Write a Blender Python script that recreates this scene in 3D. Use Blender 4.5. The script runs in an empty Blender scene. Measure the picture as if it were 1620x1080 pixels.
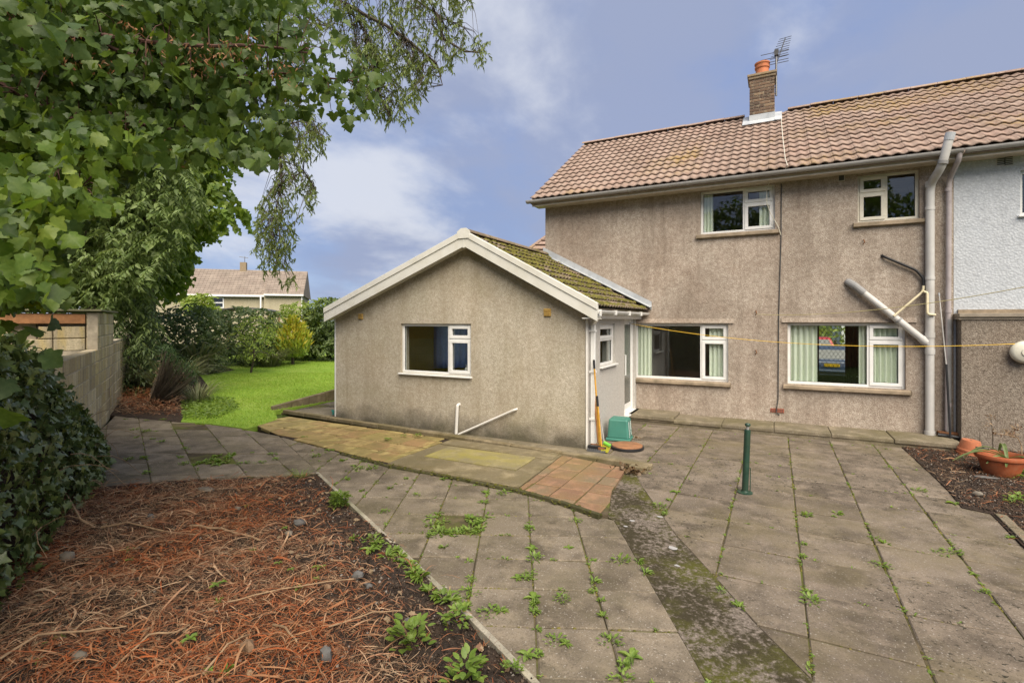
import bpy, math, random
import numpy as np
from mathutils import Vector, Matrix
R_ = math.radians
rnd = random.Random(7)
rng = np.random.default_rng(11)
C = bpy.context.scene.collection
SC = bpy.context.scene

# ------------------------------------------------------------------ camera
YAW = R_(27.4); CAMH = 2.03; FPX = 807.0; CX = 810.0; HY = 507.0
cam = bpy.data.cameras.new('camera'); cam_o = bpy.data.objects.new('camera', cam); C.objects.link(cam_o)
cam_o.location = (0, 0, CAMH); cam_o.rotation_euler = (R_(90), 0, YAW)
cam.sensor_width = 36; cam.lens = FPX/1620*36; cam.shift_y = -(540-HY)/1620
cam.clip_start = 0.05; cam.clip_end = 3000
SC.camera = cam_o

# ------------------------------------------------------------------ light
SUN_DIR = Vector((0.52, -0.62, 0.95)).normalized()
sun_el = math.asin(SUN_DIR.z); sun_az = math.atan2(SUN_DIR.x, SUN_DIR.y)
w = bpy.data.worlds.new('World'); SC.world = w; w.use_nodes = True
wt = w.node_tree; wt.nodes.clear()
def wn(t, **k):
    n = wt.nodes.new(t)
    for a, b in k.items(): setattr(n, a, b)
    return n
def wmath(op, a, b=None, clamp=False):
    n = wn('ShaderNodeMath', operation=op, use_clamp=clamp)
    for i, v in enumerate((a, b)):
        if v is None: continue
        if isinstance(v, (int, float)): n.inputs[i].default_value = v
        else: wt.links.new(v, n.inputs[i])
    return n.outputs[0]
sky = wn('ShaderNodeTexSky', sky_type='NISHITA', sun_disc=False)
sky.sun_elevation = sun_el; sky.sun_rotation = sun_az
sky.air_density = 1.0; sky.dust_density = 0.6; sky.ozone_density = 1.5
tc = wn('ShaderNodeTexCoord'); sep = wn('ShaderNodeSeparateXYZ'); wt.links.new(tc.outputs['Generated'], sep.inputs[0])
zz = wmath('ADD', wmath('MAXIMUM', sep.outputs[2], 0.0), 0.30)
cmb = wn('ShaderNodeCombineXYZ')
wt.links.new(wmath('DIVIDE', sep.outputs[0], zz), cmb.inputs[0])
wt.links.new(wmath('DIVIDE', sep.outputs[1], zz), cmb.inputs[1])
def wnoise(scale, detail, rough, off, dist=0.0):
    mp = wn('ShaderNodeMapping'); wt.links.new(cmb.outputs[0], mp.inputs[0]); mp.inputs['Location'].default_value = off
    mp.inputs['Rotation'].default_value = (0, 0, R_(20)); mp.inputs['Scale'].default_value = (1.0, 0.8, 1)
    n = wn('ShaderNodeTexNoise'); wt.links.new(mp.outputs[0], n.inputs['Vector'])
    n.inputs['Scale'].default_value = scale; n.inputs['Detail'].default_value = detail
    n.inputs['Roughness'].default_value = rough; n.inputs['Distortion'].default_value = dist
    return n.outputs['Fac']
def wramp(f, stops):
    r = wn('ShaderNodeValToRGB'); wt.links.new(f, r.inputs[0]); r.color_ramp.interpolation = 'EASE'
    e = r.color_ramp.elements
    while len(e) > 1: e.remove(e[-1])
    e[0].position, e[0].color = stops[0][0], (*stops[0][1], 1)
    for p, c in stops[1:]:
        q = e.new(p); q.color = (*c, 1)
    return r.outputs[0]
def wmix(f, a, b, bt='MIX'):
    m = wn('ShaderNodeMix', data_type='RGBA', blend_type=bt)
    for s, v in ((0, f), (6, a), (7, b)):
        if isinstance(v, (int, float)): m.inputs[s].default_value = v
        elif isinstance(v, tuple): m.inputs[s].default_value = (*v, 1)
        else: wt.links.new(v, m.inputs[s])
    return m.outputs[2]
veil = wramp(wnoise(0.9, 6, 0.52, (3.1, 1.7, 0), 0.15), [(0.32, (0.0,)*3), (0.56, (1,)*3)])
puff = wramp(wnoise(1.5, 8, 0.55, (6.1, 7.9, 2), 0.15), [(0.47, (0.0,)*3), (0.67, (1,)*3)])
SKYM = 1.0
veil_col = (1.85, 2.35, 3.7); puff_col = (4.5, 4.7, 5.2)
c0 = wmix(0.66, sky.outputs[0], (1.55, 2.15, 4.2))
c1 = wmix(wmath('MULTIPLY', veil, 0.85), c0, veil_col)
grey = wramp(wnoise(1.3, 7, 0.55, (1.3, 9.4, 5), 0.15), [(0.44, (0.0,)*3), (0.62, (1,)*3)])
c1 = wmix(wmath('MULTIPLY', grey, 0.75), c1, (2.2, 2.5, 3.5))
c2 = wmix(wmath('MULTIPLY', puff, 0.85), c1, puff_col)
bg = wn('ShaderNodeBackground'); wt.links.new(c2, bg.inputs[0]); bg.inputs[1].default_value = 0.092
wo = wn('ShaderNodeOutputWorld'); wt.links.new(bg.outputs[0], wo.inputs[0])

sl = bpy.data.lights.new('sun', 'SUN'); sl.energy = 4.2; sl.angle = R_(58); sl.color = (1.0, 0.90, 0.75)
so = bpy.data.objects.new('sun', sl); C.objects.link(so)
so.rotation_euler = (-SUN_DIR).to_track_quat('-Z', 'Y').to_euler(); so.location = (20, -20, 30)

vs = SC.view_settings; vs.view_transform = 'Standard'; vs.look = 'None'; vs.gamma = 1.0; vs.exposure = 0.85
SC.cycles.max_bounces = 8; SC.cycles.transparent_max_bounces = 16; SC.cycles.diffuse_bounces = 6
SC.cycles.use_denoising = True

# ------------------------------------------------------------------ pixel -> place
_s, _c = math.sin(YAW), math.cos(YAW)
def ray(u, v):
    a = (u-CX)/FPX; b = (HY-v)/FPX
    return (-_s + a*_c, _c + a*_s, b)
def gp(u, v, z=0.0):            # on the horizontal plane z
    d = ray(u, v); t = (z-CAMH)/d[2]
    return Vector((d[0]*t, d[1]*t, z))
def yp(u, v, Y):                # on the vertical plane y = Y
    d = ray(u, v); t = Y/d[1]
    return Vector((d[0]*t, Y, CAMH+d[2]*t))
def xp(u, v, X):
    d = ray(u, v); t = X/d[0]
    return Vector((X, d[1]*t, CAMH+d[2]*t))
def dp(u, v, t):                # at depth t along the view axis
    d = ray(u, v)
    return Vector((d[0]*t, d[1]*t, CAMH+d[2]*t))
def proj(p):
    Z = -_s*p[0] + _c*p[1]; L = _c*p[0] + _s*p[1]
    return (CX + FPX*L/Z, HY - FPX*(p[2]-CAMH)/Z, Z)
def camxy(lat, Z):
    return (-_s*Z + _c*lat, _c*Z + _s*lat)

# ------------------------------------------------------------------ mesh helpers
ORG = {}
def thing(name, label, cat, loc=(0, 0, 0), group=None):
    o = bpy.data.objects.new(name, None); C.objects.link(o); o.location = loc
    o.empty_display_size = 0.1
    ORG[o] = Vector(loc); tag(o, label, cat, group); return o
def tag(o, label, cat, group=None, kind=None):
    if label: o['label'] = label
    if cat: o['category'] = cat
    if group: o['group'] = group
    if kind: o['kind'] = kind
    return o
def link_mesh(name, me, parent=None, loc=None):
    o = bpy.data.objects.new(name, me); C.objects.link(o)
    if parent is not None: o.parent = parent
    p = ORG.get(parent, Vector((0, 0, 0))) if parent is not None else Vector((0, 0, 0))
    l = Vector(loc) if loc is not None else p
    o.location = l - p; ORG[o] = l
    return o
class MB:
    def __init__(s): s.v = []; s.f = []; s.mi = []; s.cur = 0
    def add(s, vs_, fs):
        b = len(s.v); s.v += [tuple(p) for p in vs_]
        for f in fs: s.f.append(tuple(b+i for i in f)); s.mi.append(s.cur)
        return s
    def box(s, x0, x1, y0, y1, z0, z1):
        return s.add([(x0,y0,z0),(x1,y0,z0),(x1,y1,z0),(x0,y1,z0),(x0,y0,z1),(x1,y0,z1),(x1,y1,z1),(x0,y1,z1)],
              [(0,3,2,1),(4,5,6,7),(0,1,5,4),(1,2,6,5),(2,3,7,6),(3,0,4,7)])
    def quad(s, a, b, c, d): return s.add([a, b, c, d], [(0, 1, 2, 3)])
    def prism(s, poly, axis, a, b):
        """extrude a closed 2D polygon along an axis ('x': poly is (y,z); 'y': (x,z); 'z': (x,y))"""
        def m(p, q): return (q, p[0], p[1]) if axis == 'x' else ((p[0], q, p[1]) if axis == 'y' else (p[0], p[1], q))
        n = len(poly); vs_ = [m(p, a) for p in poly] + [m(p, b) for p in poly]
        fs = [tuple(range(n-1, -1, -1)), tuple(range(n, 2*n))] + [(i, (i+1) % n, n+(i+1) % n, n+i) for i in range(n)]
        return s.add(vs_, fs)
    def hexa(s, p):   # 8 corners, bottom ring then top ring
        return s.add(p, [(0,3,2,1),(4,5,6,7),(0,1,5,4),(1,2,6,5),(2,3,7,6),(3,0,4,7)])
    def tube(s, pts, rad, seg=8, cap=True, flat=None):
        pts = [Vector(p) for p in pts]; n = len(pts)
        rads = rad if isinstance(rad, (list, tuple)) else [rad]*n
        vs_ = []; fs = []; up = None
        for i, p in enumerate(pts):
            d = (pts[min(i+1, n-1)] - pts[max(i-1, 0)])
            if d.length < 1e-9: d = Vector((0, 0, 1))
            d.normalize()
            if up is None:
                up = Vector((0, 0, 1)) if abs(d.z) < 0.9 else Vector((1, 0, 0))
            u = d.cross(up)
            if u.length < 1e-6: u = d.orthogonal()
            u.normalize(); q = u.cross(d); up = q
            for k in range(seg):
                an = 2*math.pi*k/seg
                vs_.append(p + (u*math.cos(an) + q*math.sin(an))*rads[i])
        for i in range(n-1):
            for k in range(seg):
                fs.append((i*seg+k, i*seg+(k+1) % seg, (i+1)*seg+(k+1) % seg, (i+1)*seg+k))
        if cap:
            fs.append(tuple(range(seg-1, -1, -1))); fs.append(tuple((n-1)*seg+k for k in range(seg)))
        return s.add(vs_, fs)
    def lathe(s, prof, c=(0, 0, 0), seg=24, ax=Vector((0, 0, 1))):
        """profile of (r, h) spun round axis ax through c"""
        ax = Vector(ax).normalized(); u = ax.orthogonal().normalized(); q = ax.cross(u); c = Vector(c)
        vs_ = []; fs = []; n = len(prof)
        for r, h in prof:
            for k in range(seg):
                an = 2*math.pi*k/seg
                vs_.append(c + ax*h + (u*math.cos(an)+q*math.sin(an))*max(r, 1e-4))
        for i in range(n-1):
            for k in range(seg):
                fs.append((i*seg+k, i*seg+(k+1) % seg, (i+1)*seg+(k+1) % seg, (i+1)*seg+k))
        return s.add(vs_, fs)
    def bar(s, a, b, wdt, hgt, up=(0, 0, 1)):
        a = Vector(a); b = Vector(b); d = (b-a).normalized(); u = d.cross(Vector(up))
        if u.length < 1e-6: u = d.orthogonal()
        u.normalize(); q = u.cross(d)
        r = lambda p, i, j: p + u*(i*wdt/2) + q*(j*hgt/2)
        return s.add([r(a,-1,-1), r(a,1,-1), r(a,1,1), r(a,-1,1), r(b,-1,-1), r(b,1,-1), r(b,1,1), r(b,-1,1)],
              [(3,2,1,0),(4,5,6,7),(0,1,5,4),(1,2,6,5),(2,3,7,6),(3,0,4,7)])
    def mesh(s, name, mat, off=(0, 0, 0), smooth=False):
        me = bpy.data.meshes.new(name)
        me.from_pydata([(p[0]-off[0], p[1]-off[1], p[2]-off[2]) for p in s.v], [], s.f)
        mats = mat if isinstance(mat, (list, tuple)) else [mat]
        for m in mats: me.materials.append(M(m))
        if len(mats) > 1: me.polygons.foreach_set('material_index', s.mi)
        if smooth: me.polygons.foreach_set('use_smooth', [True]*len(s.f))
        me.update(); return me
    def build(s, name, mat, parent=None, smooth=False, loc=None, bevel=0):
        if loc is None:
            loc = ORG[parent] if parent is not None else Vector((0, 0, 0))
        me = s.mesh(name, mat, loc, smooth)
        o = link_mesh(name, me, parent, loc)
        if bevel:
            b = o.modifiers.new('bevel', 'BEVEL'); b.width = bevel; b.segments = 2; b.limit_method = 'ANGLE'; b.angle_limit = R_(40)
        if smooth:
            pass
        return o
def smooth_angle(o, ang=35):
    me = o.data; me.polygons.foreach_set('use_smooth', [True]*len(me.polygons))
    try: me.set_sharp_from_angle(angle=R_(ang))
    except Exception: pass
    return o
def arrays_mesh(name, V, T, mat, off=(0, 0, 0), smooth=False):
    """V (n,3) vertices, T (m,3) triangles"""
    me = bpy.data.meshes.new(name); V = np.asarray(V, np.float32) - np.asarray(off, np.float32)
    T = np.asarray(T, np.int32)
    me.vertices.add(len(V)); me.loops.add(T.size); me.polygons.add(len(T))
    me.vertices.foreach_set('co', V.ravel())
    me.polygons.foreach_set('loop_start', np.arange(0, T.size, 3, dtype=np.int32))
    me.loops.foreach_set('vertex_index', T.ravel())
    if smooth: me.polygons.foreach_set('use_smooth', np.ones(len(T), dtype=bool))
    me.update(calc_edges=True); me.validate()
    for m in (mat if isinstance(mat, (list, tuple)) else [mat]): me.materials.append(M(m))
    return me
def norm(a):
    return a/np.maximum(np.linalg.norm(a, axis=-1, keepdims=True), 1e-9)
def leaf_frames(pos, d, nrm, size):
    d = norm(d); s = norm(np.cross(d, nrm)); n = np.cross(s, d)
    return s, d, n
def scatter_arrays(tmpls, pos, d, nrm, size, pick=None):
    """instances of leaf templates: list of (verts(k,3), tris(m,3)); local x = side, y = along, z = up"""
    pos = np.asarray(pos, float); s, d, n = leaf_frames(pos, np.asarray(d, float), np.asarray(nrm, float), size)
    size = np.asarray(size, float)
    if pick is None: pick = rng.integers(0, len(tmpls), len(pos))
    VV, TT, base = [], [], 0
    for k, (tv, tt) in enumerate(tmpls):
        idx = np.nonzero(pick == k)[0]
        if not len(idx): continue
        P = (pos[idx, None, :] + size[idx, None, None]*(tv[None, :, 0:1]*s[idx, None, :] + tv[None, :, 1:2]*d[idx, None, :] + tv[None, :, 2:3]*n[idx, None, :]))
        VV.append(P.reshape(-1, 3)); m = len(tv)
        TT.append((tt[None] + (np.arange(len(idx))*m)[:, None, None] + base).reshape(-1, 3)); base += m*len(idx)
    return np.concatenate(VV), np.concatenate(TT)

# ------------------------------------------------------------------ materials
_MATS = {}; _DEF = {}
def M(name):
    if name not in _MATS: _MATS[name] = _DEF[name](name)
    return _MATS[name]
def matdef(f): _DEF[f.__name__[2:]] = f; return f
class NT:
    def __init__(s, name):
        s.m = bpy.data.materials.new(name); s.m.use_nodes = True; s.t = s.m.node_tree; s.t.nodes.clear()
        s.out = s.n('ShaderNodeOutputMaterial'); s._pos = None
    def n(s, t, **k):
        x = s.t.nodes.new(t)
        for a, b in k.items(): setattr(x, a, b)
        return x
    def l(s, a, b): s.t.links.new(a, b)
    def set(s, sock, v):
        if isinstance(v, (int, float)):
            sock.default_value = v
        elif isinstance(v, (tuple, list)):
            sock.default_value = (*v, 1) if sock.type == 'RGBA' and len(v) == 3 else v
        elif v is not None: s.l(v, sock)
    def pos(s):
        if s._pos is None: s._pos = s.n('ShaderNodeNewGeometry').outputs['Position']
        return s._pos
    def obj(s):
        """object coordinates shifted by the object's random number, so that copies differ"""
        t = s.n('ShaderNodeTexCoord').outputs['Object']; r = s.n('ShaderNodeObjectInfo').outputs['Random']
        v = s.n('ShaderNodeVectorMath', operation='ADD'); s.l(t, v.inputs[0])
        mm = s.math('MULTIPLY', r, 57.0); s.l(mm, v.inputs[1]); return v.outputs[0]
    def orand(s): return s.n('ShaderNodeObjectInfo').outputs['Random']
    def irand(s):
        """random per leaf: island random plus object random, wrapped"""
        g = s.n('ShaderNodeNewGeometry').outputs['Random Per Island']
        return s.math('FRACT', s.math('ADD', g, s.math('MULTIPLY', s.orand(), 7.31)))
    def mapping(s, v, scale=(1, 1, 1), loc=(0, 0, 0), rot=(0, 0, 0)):
        m = s.n('ShaderNodeMapping'); s.l(v, m.inputs[0]); m.inputs['Scale'].default_value = scale
        m.inputs['Location'].default_value = loc; m.inputs['Rotation'].default_value = rot; return m.outputs[0]
    def noise(s, scale, detail=3, rough=0.55, v=None, dist=0.0, col=False):
        x = s.n('ShaderNodeTexNoise'); s.l(v if v is not None else s.pos(), x.inputs['Vector'])
        x.inputs['Scale'].default_value = scale; x.inputs['Detail'].default_value = detail
        x.inputs['Roughness'].default_value = rough; x.inputs['Distortion'].default_value = dist
        return x.outputs['Color' if col else 'Fac']
    def voro(s, scale, feature='F1', v=None, out='Distance', rand=1.0):
        x = s.n('ShaderNodeTexVoronoi', feature=feature); s.l(v if v is not None else s.pos(), x.inputs['Vector'])
        x.inputs['Scale'].default_value = scale; x.inputs['Randomness'].default_value = rand
        return x.outputs[out]
    def ramp(s, f, stops, interp='LINEAR'):
        r = s.n('ShaderNodeValToRGB'); s.l(f, r.inputs[0]); e = r.color_ramp.elements; r.color_ramp.interpolation = interp
        while len(e) > 1: e.remove(e[-1])
        g = lambda c: (c, c, c, 1) if isinstance(c, (int, float)) else (*c, 1)
        e[0].position = stops[0][0]; e[0].color = g(stops[0][1])
        for p, c in stops[1:]:
            q = e.new(p); q.color = g(c)
        return r.outputs[0]
    def mix(s, f, a, b, bt='MIX'):
        m = s.n('ShaderNodeMix', data_type='RGBA', blend_type=bt); m.clamp_factor = True
        for i, v in ((0, f), (6, a), (7, b)):
            s.set(m.inputs[i], v)
        return m.outputs[2]
    def math(s, op, a, b=None, c=None, clamp=False):
        m = s.n('ShaderNodeMath', operation=op, use_clamp=clamp)
        for i, v in enumerate((a, b, c)):
            if v is not None: s.set(m.inputs[i], v)
        return m.outputs[0]
    def sepz(s, v=None):
        x = s.n('ShaderNodeSeparateXYZ'); s.l(v if v is not None else s.pos(), x.inputs[0]); return x.outputs
    def bump(s, h, strength=0.5, dist=0.01, nrm=None):
        b = s.n('ShaderNodeBump'); s.l(h, b.inputs['Height']); b.inputs['Strength'].default_value = strength
        b.inputs['Distance'].default_value = dist
        if nrm is not None: s.l(nrm, b.inputs['Normal'])
        return b.outputs[0]
    def bsdf(s, col, rough=0.8, nrm=None, spec=0.3, metal=0.0, trans=None, **k):
        p = s.n('ShaderNodeBsdfPrincipled'); s.set(p.inputs['Base Color'], col); s.set(p.inputs['Roughness'], rough)
        p.inputs['Specular IOR Level'].default_value = spec; p.inputs['Metallic'].default_value = metal
        if nrm is not None: s.l(nrm, p.inputs['Normal'])
        for a, b in k.items(): s.set(p.inputs[a.replace('_', ' ')], b)
        s.l(p.outputs[0], s.out.inputs[0]); return p
    def hsv(s, c, h=0.5, sa=1.0, v=1.0):
        x = s.n('ShaderNodeHueSaturation'); s.set(x.inputs['Color'], c)
        s.set(x.inputs['Hue'], h); s.set(x.inputs['Saturation'], sa); s.set(x.inputs['Value'], v); return x.outputs[0]

def render_wall(name, dark, mid, light, stain=(0.10, 0.075, 0.055), stain_amt=0.5, scale=42, bump=0.8, low_stain=None, algae=None):
    t = NT(name); p = t.pos()
    f = t.noise(scale, 3, 0.65); g = t.noise(scale*0.33, 2, 0.5)
    peb = t.voro(scale*1.15)
    ff = t.math('ADD', t.math('MULTIPLY', f, 0.65), t.math('MULTIPLY', g, 0.35))
    col = t.ramp(ff, [(0.37, dark), (0.485, mid), (0.61, light)])
    col = t.mix(t.ramp(peb, [(0.05, 0.0), (0.5, 0.6)]), col, dark)
    big = t.noise(0.8, 6, 0.65, dist=0.4); col = t.mix(t.math('MULTIPLY', t.ramp(big, [(0.42, 0.0), (0.70, 1.0)]), stain_amt), col, stain)
    streak = t.noise(1.0, 6, 0.7, v=t.mapping(p, (4.2, 4.2, 0.35)))
    col = t.mix(t.math('MULTIPLY', t.ramp(streak, [(0.47, 0.0), (0.72, 1.0)]), stain_amt), col, stain)
    warm = t.noise(0.9, 4, 0.6, v=t.mapping(p, loc=(5, 3, 9)))
    col = t.mix(t.ramp(warm, [(0.45, 0.0), (0.72, 0.35)]), col, t.hsv(col, 0.485, 1.35, 1.06))
    if low_stain:
        z = t.sepz()[2]; n1 = t.noise(2.3, 5, 0.7)
        m = t.math('SUBTRACT', t.math('ADD', 0.05, t.math('MULTIPLY', n1, low_stain)), z)
        col = t.mix(t.ramp(m, [(0.0, 0.0), (0.42, 0.85)]), col, (0.055, 0.05, 0.035))
    if algae:
        n2 = t.noise(1.3, 5, 0.6, v=t.mapping(p, loc=(1, 7, 3))); col = t.mix(t.ramp(n2, [(0.48, 0.0), (0.75, algae)]), col, (0.16, 0.15, 0.05))
    h = t.math('ADD', t.math('MULTIPLY', f, 0.6), t.math('MULTIPLY', t.math('SUBTRACT', 1.0, peb), 0.5))
    t.bsdf(col, 0.93, t.bump(h, bump, 0.012), 0.15)
    return t.m
@matdef
def m_pebbledash(n): return render_wall(n, (0.25, 0.205, 0.165), (0.50, 0.42, 0.345), (0.74, 0.66, 0.56), stain=(0.155, 0.118, 0.088), stain_amt=0.5, scale=54)
@matdef
def m_ext_dash(n): return render_wall(n, (0.31, 0.275, 0.215), (0.55, 0.49, 0.39), (0.76, 0.70, 0.59), stain=(0.26, 0.215, 0.145), stain_amt=0.45, scale=62, bump=0.6, low_stain=0.75, algae=0.25)
@matdef
def m_white_dash(n): return render_wall(n, (0.40, 0.42, 0.45), (0.56, 0.59, 0.62), (0.66, 0.69, 0.72), stain=(0.40, 0.42, 0.44), stain_amt=0.4, scale=26, bump=0.9)
@matdef
def m_side_white(n): return render_wall(n, (0.38, 0.365, 0.335), (0.50, 0.485, 0.455), (0.58, 0.565, 0.535), stain=(0.50, 0.45, 0.40), stain_amt=0.35, scale=46, bump=0.5)
@matdef
def m_boundary_dash(n): return render_wall(n, (0.12, 0.10, 0.08), (0.31, 0.262, 0.21), (0.52, 0.46, 0.38), stain=(0.16, 0.13, 0.10), stain_amt=0.5, scale=60, bump=0.9)
@matdef
def m_cream_render(n): return render_wall(n, (0.36, 0.32, 0.22), (0.42, 0.38, 0.27), (0.47, 0.43, 0.32), stain=(0.3, 0.26, 0.18), stain_amt=0.3, scale=9, bump=0.2)

def simple(name, col, rough=0.6, var=0.12, nscale=6, dirt=None, spec=0.3, metal=0.0, bump=0.15, bscale=60, objspace=False, dirt_amt=0.5):
    t = NT(name); v = t.obj() if objspace else t.pos()
    nz = t.noise(nscale, 4, 0.6, v=v)
    c = t.mix(t.ramp(nz, [(0.3, 0.0), (0.7, 1.0)]), tuple(x*(1-var) for x in col), tuple(min(x*(1+var), 1) for x in col))
    if dirt:
        d = t.noise(nscale*0.6, 6, 0.7, v=t.mapping(v, loc=(3.3, 8.1, 1.2)))
        c = t.mix(t.math('MULTIPLY', t.ramp(d, [(0.45, 0.0), (0.72, 1.0)]), dirt_amt), c, dirt)
    r = t.math('ADD', rough-0.08, t.math('MULTIPLY', nz, 0.16))
    t.bsdf(c, r, t.bump(t.noise(bscale, 3, 0.6, v=v), bump, 0.004), spec, metal)
    return t.m
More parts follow.
